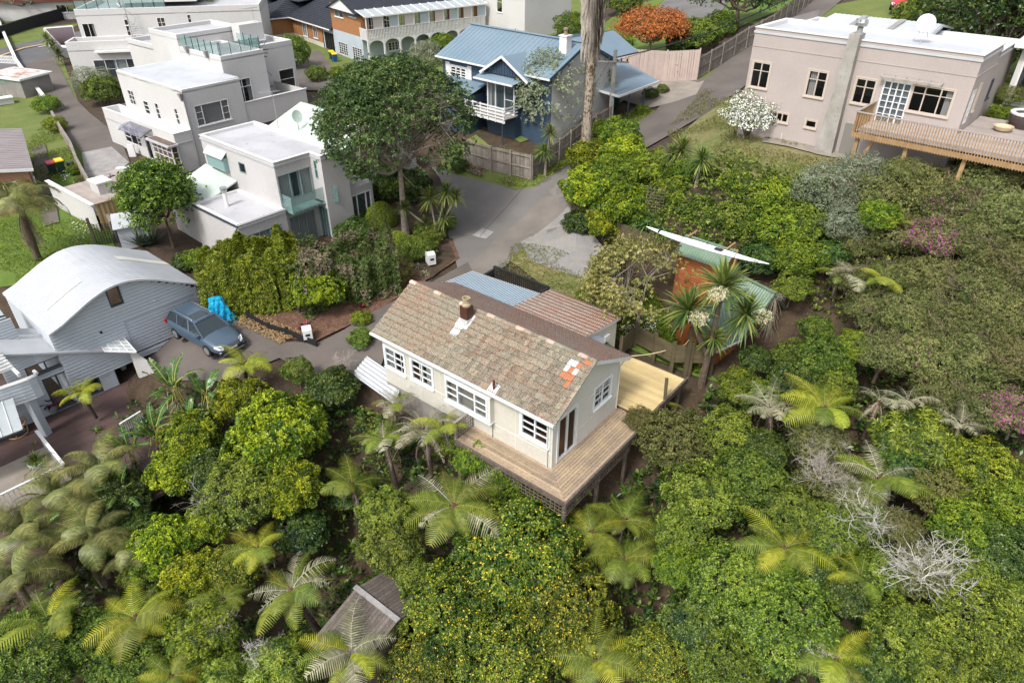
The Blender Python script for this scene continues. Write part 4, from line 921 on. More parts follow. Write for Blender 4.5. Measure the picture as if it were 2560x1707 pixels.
F.wall('a', Ln, 1, 0, Bd, -.6, ZE_, 'white_g', top=[(0, ZE_), (Bd / 2, ZR_ - .05), (Bd, ZE_)], name='gable_wall')
F.wall('b', Bd, 1, 0, Ln, -.6, ZE_, 'bluewall', name='rear_wall')
F.roof([(-.4, -.4, ZE_), (Ln + .2, -.4, ZE_), (Ln + .2, Bd / 2, ZR_), (-.4, Bd / 2, ZR_)], 'blueroof', .1, 'roof', ribs=.45, rh=.02, rw=.02)
F.roof([(Ln + .2, Bd + .4, ZE_), (-.4, Bd + .4, ZE_), (-.4, Bd / 2, ZR_), (Ln + .2, Bd / 2, ZR_)], 'blueroof', .1, 'roof', ribs=.45, rh=.02, rw=.02)
F.build(MB().bar((-.45, Bd / 2, ZR_ + .04), (Ln + .25, Bd / 2, ZR_ + .04), .35, .05), 'ridge_cap', 'blueroof'); gutter(F, (-.4, -.45, ZE_ - .06), (Ln + .2, -.45, ZE_ - .06))
F.build(MB().bar((Ln + .22, -.45, ZE_ - .02), (Ln + .22, Bd / 2, ZR_ - .02), .05, .2), 'bargeboard', 'bluewall'); F.build(MB().bar((Ln + .22, Bd + .45, ZE_ - .02), (Ln + .22, Bd / 2, ZR_ - .02), .05, .2), 'bargeboard', 'bluewall')
# rear cross gable and front porch gable
F.roof([(6.5, Bd / 2, 6.4), (9.2, Bd + 3.5, 6.3), (9.2, Bd + 3.5, 5), (6.5, Bd, 5)], 'blueroof', .08); F.roof([(9.0, Bd / 2, 6.4), (9.2, Bd + 3.5, 6.3), (11.8, Bd + 3.5, 5), (11.8, Bd, 5)], 'blueroof', .08)
a2, a3, s_ = 5.83, 8.8, .69
am, zg = (a2 + a3) / 2 + .35, 5.74
F.roof([(am - 2.3, -.9, 4.35), (am, -.9, zg), (am, 2.6, zg), (am - 2.3, 2.6, 4.35)], 'blueroof', .1); F.roof([(am, -.9, zg), (am + 2.6, -.9, 4.3), (am + 2.6, 2.6, 4.3), (am, 2.6, zg)], 'blueroof', .1)
for p, q in (((am - 2.35, -.95, 4.3), (am, -.95, zg)), ((am + 2.65, -.95, 4.25), (am, -.95, zg))): F.build(MB().bar(p, q, .05, .18), 'bargeboard', 'paint')
vt = MB(); vt.quad((am - 1.9, -.6, 4.35), (am + 2.1, -.6, 4.35), (am, -.6, zg - .1)); F.build(vt, 'gable_panel', 'bluewall')
bt = MB()
for i in range(14):
 x = am - 1.7 + i * .28; z = zg - .12 - abs(x - am) * .62
 if z > 4.4: bt.box(x - .02, x + .02, -.64, -.6, 4.35, z)
F.build(bt, 'gable_batten', 'bluewall', kind='stuff')
F.corr((a2 - .9, -s_ - .55, 3.95), (a3 + .3, -s_ - .55, 3.95), (a3 + .9, -.2, 4.35), (a2 - .6, -.2, 4.35), 'blueroof', 'sunroom_roof', sp=.2)
gutter(F, (a2 - .9, -s_ - .6, 3.9), (a3 + .3, -s_ - .6, 3.9))
F.wall('b', -s_, -1, a2, a3, 1.55, 3.85, 'paint', [dict(r=(a2 + .06, a3 - .06, 1.62, 3.8), cols=[.3, .35, .35], rows=[1, 1, [.45, .55]], pm='pane_l', fw=.06, curtain=[(.0, .12), (.2, .3)])], name='sunroom_wall')
F.wall('a', a2, -1, -s_, 0, 1.55, 3.85, 'paint', [dict(r=(-s_ + .05, -.05, 1.62, 3.8), cols=1, rows=1, pm='pane_l')], name='sunroom_wall')
F.bxo('sunroom_floor', 'floorint', a2, a3, -s_ + .02, 0.5, 1.5, 1.58)
F.wall('b', -s_ - .01, -1, a2 + .0, a3 + .0, -.6, 1.55, 'bluewall', lap=.19, name='lower_wall')
F.wall('a', a3 + .01, 1, -s_, 2.6, -.6, 4.3, 'bluewall', [dict(r=(-.2, .75, 2.1, 3.5), cols=2, rows=3, fw=.08, trim=.06), dict(r=(.55, 1.35, -.1, 1.6), cols=1, rows=1, fw=.08, sill=False, pm='pane_l', name='door')], lap=.19, name='lower_wall')
F.wall('a', a2 - .01, -1, -s_, 0, -.6, 1.55, 'bluewall', lap=.19, name='lower_wall')

# low roof to the left of the sunroom
F.corr((1.2, -2.1, 2.7), (a2 - .6, -2.1, 2.7), (a2 - .6, -.1, 3.25), (1.2, -.1, 3.25), 'blueroof', 'low_roof', sp=.2); F.wall('b', -1.9, -1, 1.5, a2 - .9, -.6, 2.6, 'bluewall', lap=.19, name='lower_wall'); F.wall('a', a2 - .9, 1, -1.9, 0, -.6, 2.6, 'bluewall', lap=.19, name='lower_wall')
# balcony
bz = 1.5; b0 = -2.0; a0_, a1_ = a2 - 1.0, a3 + .15
Bq = empty('white_railed_balcony', F.w(0, 0, 0), F.yaw, 'small white railed balcony in front of the blue house sunroom', 'balcony')
for i in range(9): MB().slab([(a0_, b0 + i * .145, bz), (a1_, b0 + i * .145, bz), (a1_, b0 + i * .145 + .135, bz), (a0_, b0 + i * .145 + .135, bz)], .03).build('deck_board', 'deck_g', Bq)
for k in range(4): MB().bar((a0_ - .1, b0 - .15, bz + .15 + k * .24), (a1_ + .15, b0 - .15, bz + .15 + k * .24), .04, .11).build('rail', 'paint', Bq); MB().bar((a1_ + .15, b0 - .15, bz + .15 + k * .24), (a1_ + .15, -s_, bz + .15 + k * .24), .04, .11).build('rail', 'paint', Bq); MB().bar((a0_ - .1, b0 - .15, bz + .15 + k * .24), (a0_ - .1, -s_ - .1, bz + .15 + k * .24), .04, .11).build('rail', 'paint', Bq)
for i in range(6): x = a0_ + (a1_ - a0_) * i / 5; MB().bar((x, b0 - .1, bz - .25), (x, b0 - .1, bz + .95), .08).build('rail_post', 'paint', Bq)
MB().bar((a0_ - .1, b0 - .05, bz - .12), (a1_ + .1, b0 - .05, bz - .12), .05, .22).build('edge_beam', 'paint', Bq)
MB().bar((a1_ - .3, b0 + .1, -.5), (a1_ - .3, b0 + .1, bz - .1), .07).build('balcony_post', 'charcoal', Bq)
# chimney
cx_, cy_ = 10.9, 2.6
F.bxo('chimney', 'paint', cx_ - .35, cx_ + .35, cy_ - .3, cy_ + .3, 3.0, 7.1); F.bxo('chimney_cap', 'paint', cx_ - .4, cx_ + .4, cy_ - .35, cy_ + .35, 7.1, 7.2)
F.build(MB().lathe([(.15, 0), (.13, .3), (.2, .35), (.2, .45), (.1, .5)], 10, (cx_, cy_, 7.2)), 'chimney_pot', simple('clay_pot', (.22,.16,.12), .8))
F.bxo('heat_pump', 'paint', a3 + .02, a3 + .75, -.0 - 0 + 3.2, 3.6, -.2, .5)
# carport
c = [F.onz(*p, 2.75) for p in (q12(1165,805), q12(1505,680), q12(1105,520), q12(985,555))]
CP = Fr('carport', 'open carport with a slate blue metal roof beside the blue house', 'carport', F.x, F.y, F.z0, -43.1)
tri = [(c[0][0] - 3.2, c[0][1] + .2, 2.9), (*c[0], 2.75), (*c[1], 2.75), (c[2][0], c[2][1], 3.35), (c[3][0] - .4, c[3][1], 3.3)]
CP.build(MB().slab(tri, .08), 'roof', 'blueroof'); CP.build(MB().bar((*c[0], 2.68), (*c[1], 2.68), .1, .16), 'fascia', 'paint'); CP.build(MB().bar((c[0][0] - 3.2, c[0][1] + .2, 2.82), (*c[0], 2.68), .1, .16), 'fascia', 'paint')
for t in (.25, .62):
 x, y = c[0][0] + (c[1][0] - c[0][0]) * t, c[0][1] + (c[1][1] - c[0][1]) * t; zt = H(*F.w(x, y, 0)[:2]) - F.z0
 CP.build(MB().box(x - .05, x + .05, y - .05, y + .05, zt - .2, 2.65), 'post', 'charcoal')

# ------------------------------------------------------------------ white house with the green gable and glass balcony
F = Fr('white_house_green_roof', 'white plaster house with pale green metal roofs, membrane flat roof and a small glass balcony', 'house', -14.78, 41.81, -.36, -40.5)
A, H3, Bf = 8.84, 5.9, 2.63
teal = dict(fm='teal', fw=.05, pm='pane_l', sill=False)
F.wall('b', 0, -1, -A, 0, -.6, H3, 'white_g', [W_((595,404), (617,437), cols=1, rows=1, fm='teal', fw=.04, sill=False)], name='front_wall')
F.wall('a', 0, 1, 0, Bf, -.6, H3, 'white_g', [dict(px=(705,508, 774,416), cols=[.34,.33,.33], rows=1, curtain=[(0, .42), (.6, 1)], cm='curtain', **teal), dict(r=(.35, 2.3, .05, 2.15), cols=3, rows=1, curtain=[(0, 1)], **teal)], name='front_wall')
F.wall('b', Bf, -1, 0, 1.2, -.6, H3, 'white_g', [W_((783,400), (797,448), cols=1, rows=2, **teal), dict(r=(.12, 1.1, .05, 2.4), cols=3, rows=1, curtain=[(0, 1)], **teal)], name='bulge_wall')
F.wall('a', 1.2, 1, Bf, 4.6, -.6, H3, 'white_g', name='bulge_wall'); F.wall('b', 4.3, 1, -A, 1.2, 3, H3, 'white_g', name='rear_wall'); F.wall('a', -A, -1, 0, 4.3, -.6, H3, 'white_g', name='side_wall')
F.parapet([(-A - .05, -.05), (.05, -.05), (.05, Bf - .02), (1.22, Bf - .02), (1.22, 4.3), (-A - .05, 4.3)], H3, mat='paint', drop=.15)
# vertical skylight dormer
(u0, z1_), (u1, z0_) = F.onb(515, 384, -.3), F.onb(564, 430, -.3)
F.bxo('clerestory_box', 'teal', u0 - .05, u1 + .05, -.3, 0, z0_, z1_ + .1); F.window('b', -.3, -1, (u0, u1, z0_, z1_), cols=1, rows=3, pm='paint', fm='teal', name='clerestory_window', sill=False)
F.roof([(u0 - .1, -.45, z1_ + .1), (u1 + .1, -.45, z1_ + .1), (u1 + .1, 0, z1_ + .5), (u0 - .1, 0, z1_ + .5)], 'lead', .05, 'clerestory_roof')
# lower front wing
LA0, LB0 = -5.1, -3.4
F.wall('a', .35, 1, LB0, 0, -.6, 3.05, 'white_g', [dict(px=(*(530, 640), *(618+90*0, 560)), r=None) if 0 else dict(r=(-2.9, -.5, .05, 2.15), cols=3, rows=1, curtain=[(0, 1)], **teal)], name='wing_wall')
F.wall('b', LB0, -1, LA0, .35, -.8, 2.85, 'white_g', name='wing_wall'); F.parapet([(LA0, LB0), (.4, LB0), (.4, -.01), (LA0, -.01)], 2.95, mat='paint', drop=.1)
F.build(MB().bar((LA0 - .05, LB0 - .03, 2.9), (.4, LB0 - .03, 2.9), .05, .15), 'gutter', 'charcoal')
F.build(MB().tube([(.32, LB0 - .08, 2.8), (.32, LB0 - .08, -.5)], .04), 'downpipe', 'charcoal')
fx_ = F.onz(545, 548 - 5, 2.85); F.build(MB().tube([(-3.2, -2.0, 2.8), (-3.2, -2.0, 3.9)], .13, 10), 'flue', 'paint'); F.build(MB().lathe([(.2, 0), (.2, .12), (.12, .14), (.22, .18), (.22, .3), (.05, .32)], 10, (-3.2, -2.0, 3.85)), 'flue_cap', 'steel')
# green lean-to roof at the left
F.roof([(-8.9, -3.3, 2.75), (-5.0, -3.3, 2.55), (-5.0, -.05, 3.6), (-8.9, -.05, 3.9)], 'greenroof', .1, 'lean_to_roof', ribs=0); F.wall('b', -3.2, -1, -8.8, -5.1, -.8, 2.6, 'white_g', name='wing_wall'); F.wall('a', -8.8, -1, -3.2, 0, -.8, 2.9, 'white_g', name='wing_wall')
# balcony of glass
F.bxo('balcony_slab', 'teal', .02, .95, .15, 2.75, 2.7, 2.82)
F.build(MB().slab([(.02, 2.4, 2.82), (.95, 2.4, 2.82), (1.3, 3.5, 2.82), (.3, 3.6, 2.82)], .12), 'balcony_slab', 'teal')
for p, q in (((.95, .15), (.95, 2.75)), ((.0, .15), (.95, .15)), ((.95, 2.75), (1.4, 3.4))): F.build(MB().slab([(p[0], p[1], 2.7), (q[0], q[1], 2.7), (q[0], q[1], 3.85), (p[0], p[1], 3.85)], .015, (1, 0, 0) if p[0] == q[0] else (0, 1, 0)), 'glass_panel', 'glassgreen')
for k in range(9): F.build(MB().lathe([(.03, 0), (.03, .03)], 8, (.98, .3 + k * .28, 2.75)), 'bolt', 'steel')
# the big green roofed gable behind with grey boards below
F.roof([(-2.0, 5.0, 4.3), (3.2, 6.0, 4.1), (-2.2, 12.6, 5.9), (-10.2, 12.2, 6.6)] if 0 else [(-9.2, 4.5, 4.9), (-.6, 4.5, 4.6), (-.6, 8.6, 6.4), (-9.2, 8.6, 6.4)], 'greenroof', .12, 'gable_roof', ribs=.4, rh=.02, rw=.02)
F.roof([(-.6, 12.6, 4.7), (-9.2, 12.6, 4.7), (-9.2, 8.6, 6.4), (-.6, 8.6, 6.4)], 'greenroof', .12, 'gable_roof')
F.wall('a', -.8, 1, 4.6, 12.4, -.4, 4.5, 'greyboard2', [dict(r=(6.4, 7.9, 3.0, 3.8), cols=1, rows=1, fw=.07)], top=[(4.6, 4.5), (8.6, 6.3), (12.4, 4.7)], lap=.2, name='gable_wall')
F.wall('a', 1.0, 1, 4.4, 6.6, -.4, 3.0, 'white_g', [dict(r=(4.7, 6.4, 0, 2.6), cols=[.25,.5,.25], rows=1, fw=.08, sill=False, pm='pane_l', name='entrance_door')], name='entry_wall'); F.wall('b', 6.6, 1, -.8, 1.0, -.4, 3, 'white_g', name='entry_wall'); F.bxo('entry_roof', 'white_g', -.8, 1.05, 4.3, 6.65, 3.0, 3.15)
F.wall('b', 4.6, -1, -9, 0, 3, 4.8, 'white_g', name='rear_wall'); F.wall('b', 12.4, 1, -9, -.8, -.4, 4.8, 'greyboard2', name='rear_wall'); F.wall('a', -9, -1, 4.6, 12.4, -.4, 4.8, 'white_g', name='rear_wall')
F.build(MB().bar((-9.2, 4.42, 4.86), (-.6, 4.42, 4.56), .14, .16), 'gutter', 'concrete_g')
def antenna(name, loc, h, label, n=7, tilt=0):
 t = empty(name, loc, tilt, label, 'antenna'); MB().tube([(0, 0, 0), (0, 0, h)], .022, 5).build('mast', 'steel', t)
 m_ = MB(); m_.bar((-.9, 0, h), (.6, 0, h), .03)
 for k in range(n): x = -.85 + k * 1.4 / n; m_.bar((x, -.35, h), (x, .35, h), .018)
 m_.build('aerial_rods', 'steel', t)
antenna('tv_antenna', F.w(-8.0, 5.6, 5.3), 2.6, 'tall television antenna mast on the pale green roof', tilt=.5)
dt = empty('roof_dish', F.w(-6.0, 6.0, 5.4), 0, 'small pale satellite dish standing on the pale green roof', 'satellite dish'); dish(dt, (0, 0, 1.0), (.75, -.5, .3), .45, 'greenroof', 'dish'); MB().tube([(0, 0, 0), (0, 0, .95)], .03, 6).build('mast', 'steel', dt)
# entrance deck
DKe = empty('entrance_deck', F.w(0, 0, 0), F.yaw, 'weathered grey entrance deck with steps beside the white house', 'deck')
for i in range(22):
 x = .5 + i * .145; MB().slab([(x, -.9 - i * .0, -.1), (x + .135, -.9, -.1), (x + .135, 3.4 + .02 * i, -.1), (x, 3.4, -.1)], .04).build('deck_board', 'deck_g' if i % 3 else 'deck_w', DKe)
for i in range(11): MB().box(1.1, 3.6, 3.55 + i * .14, 3.68 + i * .14, .15, .19).build('deck_board', 'deck_brown', DKe)
MB().box(1.1, 3.62, 3.48, 3.54, -.4, .2).build('step_riser', 'deck_brown', DKe); MB().box(3.62, 3.68, 3.5, 5.1, -.4, .2).build('step_riser', 'deck_brown', DKe)

# ------------------------------------------------------------------ white modern house with corrugated roof (middle left)
F = Fr('modern_white_house', 'white cubic plaster house with a ribbed white roof, roof terrace and balconies', 'house', -26.05, 56.38, .17, 50.7)
A, B2, H2 = 5.14, 10.97, 6.2
F.wall('a', 0, -1, 0, B2, 3.0, H2, 'white', [dict(px=(*q3(1455,905), *q3(1520,1055)), cols=1, rows=3, sill=False), dict(px=(*q3(1290,860), *q3(1360,1010)), cols=1, rows=3, sill=False), dict(px=(*q3(1195,840), *q3(1270,970)), cols=1, rows=3, sill=False), dict(px=(*q3(1065,750), *q3(1150,890)), cols=2, rows=3, sill=False)], name='upper_wall')
F.wall('b', 0, -1, 0, A, -.5, H2, 'white', [dict(px=(*q3(1625,905), *q3(1940,990)), r=None) if 0 else dict(px=(*q3(1622,892), *q3(1945,998)), cols=[.2,.6,.2], rows=[3, 1, 3], curtain=[(0, 1)], fw=.07)], name='side_wall')
F.wall('b', B2, 1, 0, A, 0, H2, 'white')
F.parapet([(0, 0), (A, 0), (A, B2), (0, B2)], H2, w=.2, mat='paint', drop=.12, roofm='whiteroof'); F.corr((.2, .2, H2 - .02), (.2, B2 - .2, H2 - .02), (A, B2 - .2, H2 + .1), (A, .2, H2 + .1), 'whiteroof', 'ribbed_roof', sp=.42, amp=.06)
F.build(MB().bar((.05, .3, H2 - .0), (.05, 4.6, H2 - .0), .06, .08), 'gutter', 'bsteel')
# lower storey block with walled terrace
lo = -1.57; BL = 12.3
F.wall('a', lo, -1, 0, BL, -.5, 3.1, 'white', [dict(px=(*q3(990,1072), *q3(1130,1240)), r=None) if 0 else dict(r=(6.3, 9.2, .75, 2.25), cols=[.22,.4,.38], rows=[4, 1, 3], sill=False), dict(r=(4.6, 5.5, 0, 2.1), cols=1, rows=1, name='door', sill=False)], name='lower_wall')
F.wall('b', 0, -1, lo, 0, -.5, 3.1, 'white', name='lower_wall'); F.wall('b', BL, 1, lo, A, -.5, 3.1, 'white', name='lower_wall')
F.parapet([(lo - .03, -.03), (-.01, -.03), (-.01, BL), (lo - .03, BL)], 3.1, w=.2, mat='paint', drop=.75, roofm='membrane')
# corner bay of glazed lights
F.window('a', lo - .55, -1, (-.15, 3.0, .25, 2.25), cols=4, rows=4, curtain=[(0, 1)], cm='curtain_t', fw=.06); F.window('b', -.17, -1, (lo - .55, lo, .25, 2.25), cols=1, rows=4, curtain=[(0, 1)], cm='curtain_t', fw=.06, sill=False)
F.bxo('bay_plinth', 'white', lo - .57, lo, -.16, 3.05, -.4, .24); F.bxo('bay_roof', 'membrane', lo - .9, lo + .0, -.45, 3.2, 2.27, 2.42); F.bxo('bay_roof_top', simple('rusty_tray_roof', (.09,.06,.05), .8, (.16,.12,.09), 3), lo - .75, lo - .1, -.3, 3.0, 2.425, 2.45)
# curved canopy
cv = MB(); n = 8
for i in range(n):
 t0, t1 = i / n, (i + 1) / n; f = lambda t: (lo - 1.15 * math.sin(t * 1.5), 2.35 + .5 * math.cos(t * 1.5))
 (x0, z0_), (x1, z1_) = f(t0), f(t1); cv.quad((x0, 3.6, z0_), (x0, 7.3, z0_), (x1, 7.3, z1_), (x1, 3.6, z1_))
F.build(cv, 'canopy', glassmat('smoky_acrylic', (.16, .16, .20), .35, .15))
for y in (3.6, 5.4, 7.3):
 F.build(MB().bar((lo - 1.15, y, 2.35), (lo, y, 2.8), .04), 'canopy_arm', 'bsteel')
F.build(MB().tube([(-.06, -.06, H2 - .7), (-.06, -.06, -.3)], .05, 6), 'downpipe', 'steel')
for (x, y, z) in ((-.12, -.05, H2 - .2), (A - .1, 4.2, 7.9), (A - .1, 7.4, 7.9)): F.build(MB().add([(x-.22,y-.12,z),(x+.1,y-.12,z),(x+.1,y+.3,z),(x-.22,y+.3,z),(x-.1,y,z-.6),(x+.02,y,z-.6),(x+.02,y+.14,z-.6),(x-.1,y+.14,z-.6)], [(0,1,2,3),(4,7,6,5),(0,4,5,1),(1,5,6,2),(2,6,7,3),(3,7,4,0)]), 'rain_head', 'concrete_g')
# taller rear blocks and roof terrace
F.wall('a', A + .02, -1, 2.3, 13, 5.5, 7.6, 'white', name='terrace_wall'); F.wall('b', 2.3, -1, A, 9.3, -.5, 7.6, 'white', [dict(r=(5.75, 7.5, 3.25, 5.6), cols=2, rows=[.72,.28], sill=False, name='balcony_door', curtain=[(.78, 1)])], name='rear_side_wall')
F.parapet([(A, 2.3), (9.3, 2.3), (9.3, 9), (A, 9)], 7.6, w=.18, mat='white', drop=.25)
F.wall('a', A + .01, -1, 9, 14, 5.5, 8.6, 'white'); F.wall('b', 9, -1, A, 11.5, 7, 8.6, 'white'); F.parapet([(A, 9), (11.5, 9), (11.5, 14), (A, 14)], 8.6, w=.2, mat='white', drop=.3); F.wall('a', 11.5, 1, 9, 14, 5.5, 8.6, 'white')
F.wall('b', 5, -1, 9.3, 14.2, -.5, 7.4, 'white', [dict(r=(12.2, 13.9, 1.5, 5), cols=1, rows=4)], name='rear_side_wall'); F.wall('a', 14.2, 1, 5, 18, -.5, 7.4, 'white'); F.parapet([(9.3, 5), (14.2, 5), (14.2, 18), (9.3, 18)], 7.4, w=.2, mat='white'); F.parapet([(A, 14), (9.3, 14), (9.3, 19), (A, 19)], 7.2, w=.2, mat='white'); F.wall('b', 19, 1, A, 14.2, -.5, 7.2, 'white'); F.wall('a', A, -1, 14, 19, -.5, 7.2, 'white')
F.wall('a', A, -1, B2, 14, -.5, 7.0, 'white')
F.bxo('service_box', 'white', 10.5, 13, 7.5, 8.8, 7.4, 8.9)
for (p, q, n) in (((A + .15, 2.6), (A + .15, 8.9), 6), ((A + .2, 2.5), (9.2, 2.5), 4), ((9.15, 2.5), (9.15, 6), 3)):
 for k in range(n):
  a_ = Vector(p).lerp(Vector(q), k / n); b_ = Vector(p).lerp(Vector(q), (k + .94) / n)
  F.build(MB().slab([(a_.x, a_.y, 7.7), (b_.x, b_.y, 7.7), (b_.x, b_.y, 8.6), (a_.x, a_.y, 8.6)], .012, (0, 1, 0) if abs(a_.y - b_.y) < .01 else (1, 0, 0)), 'glass_panel', 'glassgreen'); F.build(MB().bar((a_.x, a_.y, 7.6), (a_.x, a_.y, 8.7), .045), 'glass_post', 'bsteel')
# balcony on the right side
F.wall('b', .05, -1, A, 11.5, 2.2, 4.2, 'white', name='balcony_wall'); F.bxo('balcony_floor', 'membrane', A, 11.5, .1, 2.3, 2.9, 3.05); F.bxo('parapet_cap', 'paint', A, 11.6, .0, .22, 4.2, 4.26); F.wall('a', 11.5, 1, .05, 5, 2.2, 4.2, 'white', name='balcony_wall')
# outdoor spiral stair
sp_ = MB(); 
for k in range(14): a_ = k * .42; sp_.slab([(9.5 + .05, 3.2, 4.2 + k * .25), (9.5 + .75 * math.cos(a_), 3.2 + .75 * math.sin(a_), 4.2 + k * .25), (9.5 + .75 * math.cos(a_ + .4), 3.2 + .75 * math.sin(a_ + .4), 4.2 + k * .25)], .03)
sp_.tube([(9.5, 3.2, 3.0), (9.5, 3.2, 8.3)], .04, 6); sp_.tube([(9.5 + .78 * math.cos(k * .42), 3.2 + .78 * math.sin(k * .42), 5.1 + k * .25) for k in range(15)], .02, 5)
F.build(sp_, 'spiral_stair', 'bsteel')
antenna('tv_antenna', F.w(12.5, 8.0, 8.9), 1.2, 'television antenna lying low over the white roofs near the brick house', tilt=.8)

# ------------------------------------------------------------------ white modern house at the street
o_ = at(190.6, 195, .6)
F = Fr('street_white_house', 'white cubic plaster house nearest the street with glass roof rail and spiral stair', 'house', o_.x, o_.y, .6, 12)
def zb(px, py, b): return F.onb(px, py, b)
F.wall('b', 0, -1, 0, 13.5, -1.0, 3.9, 'white', [dict(px=(*q3(775,505), *q3(1195,650)), cols=4, rows=2, pm='pane_l', fw=.08, curtain=[(.45, .75)]), dict(px=(*q3(1205,455), *q3(1270,510)), cols=1, rows=1)], name='front_wall')
F.wall('a', 0, -1, 0, 12, -1, 3.9, 'white', name='side_wall'); F.bxo('eave_hood', 'paint', 3.0, 12.2, -.7, 0, 2.75, 2.95)
F.parapet([(0, 0), (13.5, 0), (13.5, 3.2), (0, 3.2)], 3.9, w=.22, mat='white', drop=.9)
ux, uz = zb(*q3(650,345), 3.2)
F.wall('b', 3.2, -1, 1.0, 22, 2.5, 6.9, 'white', [dict(px=(*q3(682,200), *q3(830,335)), cols=2, rows=1, curtain=[(.75, 1)], sill=False), dict(px=(*q3(1035,165), *q3(1085,215)), cols=1, rows=1), dict(px=(*q3(1050,215), *q3(1110,315)), cols=1, rows=2, curtain=[(0, 1)], cm='curtain_t'), dict(px=(*q3(1310,150), *q3(1400,235)), cols=2, rows=2, curtain=[(0, 1)], cm='curtain_t'), dict(px=(*q3(1565,125), *q3(1620,225)), cols=1, rows=3, curtain=[(0, 1)], cm='curtain_t')], name='upper_wall')
F.wall('b', 3.3, -1, 13.5, 22, -1, 2.5, 'white'); F.wall('a', 1.0, -1, 3.2, 12, 2.5, 6.9, 'white'); F.wall('a', 22, 1, 3.2, 14, -1, 6.9, 'white'); F.wall('b', 14, 1, 1, 22, -1, 6.9, 'white')
F.parapet([(1, 3.2), (22, 3.2), (22, 14), (1, 14)], 6.9, w=.22, mat='white', drop=.6)
for k in range(9):
 a_ = 1.2 + k * 1.25; F.build(MB().bar((a_, 3.3, 6.9), (a_, 3.3, 7.9), .06), 'glass_post', 'bsteel')
 if k < 8: F.build(MB().slab([(a_ + .05, 3.3, 7.0), (a_ + 1.2, 3.3, 7.0), (a_ + 1.2, 3.3, 7.85), (a_ + .05, 3.3, 7.85)], .012, (0, 1, 0)), 'glass_panel', 'glassgreen')
F.bxo('upper_block', 'white', 4, 14, 8, 14, 6.9, 9.6)
sp_ = MB()
for k in range(12): a_ = 2.5 - k * .4; sp_.slab([(6.9, 2.2, 3.4 + k * .28), (6.9 + .8 * math.cos(a_), 2.2 + .8 * math.sin(a_), 3.4 + k * .28), (6.9 + .8 * math.cos(a_ - .38), 2.2 + .8 * math.sin(a_ - .38), 3.4 + k * .28)], .03)
sp_.tube([(6.9, 2.2, 3), (6.9, 2.2, 8)], .05, 6); sp_.tube([(6.9 + .82 * math.cos(2.5 - k * .4), 2.2 + .82 * math.sin(2.5 - k * .4), 4.3 + k * .28) for k in range(13)], .025, 5)
F.build(sp_, 'spiral_stair', 'steel')
# pergola carport at the left
(pa, pz) = F.onz(110, 70, 2.4); 
pg = Fr('slatted_carport', 'flat white framed carport roof with dark slats beside the street', 'carport', F.x, F.y, .8, 12)
(u, v) = pg.onz(109, 70, 2.6); (u2, v2) = pg.onz(155, 117, 2.6); (u3, v3) = pg.onz(181, 64, 2.6)
pg.build(MB().slab([(u, v, 2.6), (u2, v2, 2.6), (0.3, 3.0, 2.6), (u3, v3, 2.6)], .12), 'roof', 'paint')
for k in range(11):
 t = (k + .7) / 11.5; p = Vector((u, v)).lerp(Vector((u3, v3)), t); q = Vector((u2, v2)).lerp(Vector((.3, 3.0)), t); p = p.lerp(q, .08); q = q.lerp(p, .08)
 pg.build(MB().bar((p.x, p.y, 2.63), (q.x, q.y, 2.63), .28, .04), 'roof_slat', simple('purplish_slat', (.09,.06,.065), .6) if k == 0 else bpy.data.materials['purplish_slat'])
pg.build(MB().bar((u, v, -1), (u, v, 2.5), .15), 'post', 'paint')
# ------------------------------------------------------------------ brick house and the veranda house at the back
BX, BY, BZ, BYAW = -22.98, 96.04, 1.86, -51.7
F = Fr('veranda_house', 'two storey orange brick and pale blue house with a long white veranda', 'house', BX, BY, BZ, BYAW)
M['paleblue'] = simple('pale_blue_plaster', (.40,.45,.49), .85, (.34,.39,.43), .5)
r9 = lambda x, y: (540 + x / 3.733, y / 3.733)
r8 = lambda x, y: (820 + x / 3.2, y / 3.2)
F.wall('b', 0, -1, 0, 7.9, 2.6, 5.1, 'brick', [dict(px=(*r8(42,25), *r8(125,150)), cols=2, rows=1, curtain=[(0,.4)]), dict(px=(*r8(160,65), *r8(225,148)), cols=2, rows=1, curtain=[(0,1)])], top=[(0, 5.1), (0.1, 5.7), (7.9, 4.9)], name='brick_wall')
F.wall('b', 0, -1, 0, 7.9, -1, 2.6, 'paleblue', [dict(px=(*r8(82,330), *r8(165,455)), cols=4, rows=5, name='french_door', sill=False), dict(px=(*r8(192,370), *r8(280,490)), cols=4, rows=5, name='french_door', sill=False)], name='lower_wall')
F.wall('a', 7.9, 1, 0, 18, 2.6, 5.2, 'brick', [dict(r=(1 + k * 2.1, 1.9 + k * 2.1, 2.75, 4.8), cols=2, rows=2, fw=.08, sill=False) for k in range(8)], name='upper_wall')
F.wall('a', 7.9, 1, 0, 18, -1, 2.6, 'paleblue', [dict(r=(3.4, 5.4, .6, 1.7), cols=4, rows=3, fw=.12)], name='lower_wall')
F.roof([(-.3, -.5, 5.2), (8.0, -.5, 5.1), (8.0, 18.5, 5.2), (-.3, 18.5, 5.9)], 'darkroof', .15)
F.roof([(7.9, -.6, 5.2), (7.9, 18.3, 5.2), (4, 18.3, 6.6), (4, -.6, 6.6)], 'darkroof', .12); F.roof([(0, 18.3, 5.2), (0, -.6, 5.2), (4, -.6, 6.6), (4, 18.3, 6.6)], 'darkroof', .12)
F.wall('b', -.4, -1, 0, 7.9, 5.0, 5.1, 'paint', top=[(0, 5.2), (4, 6.5), (7.9, 5.2)], name='gable_panel')
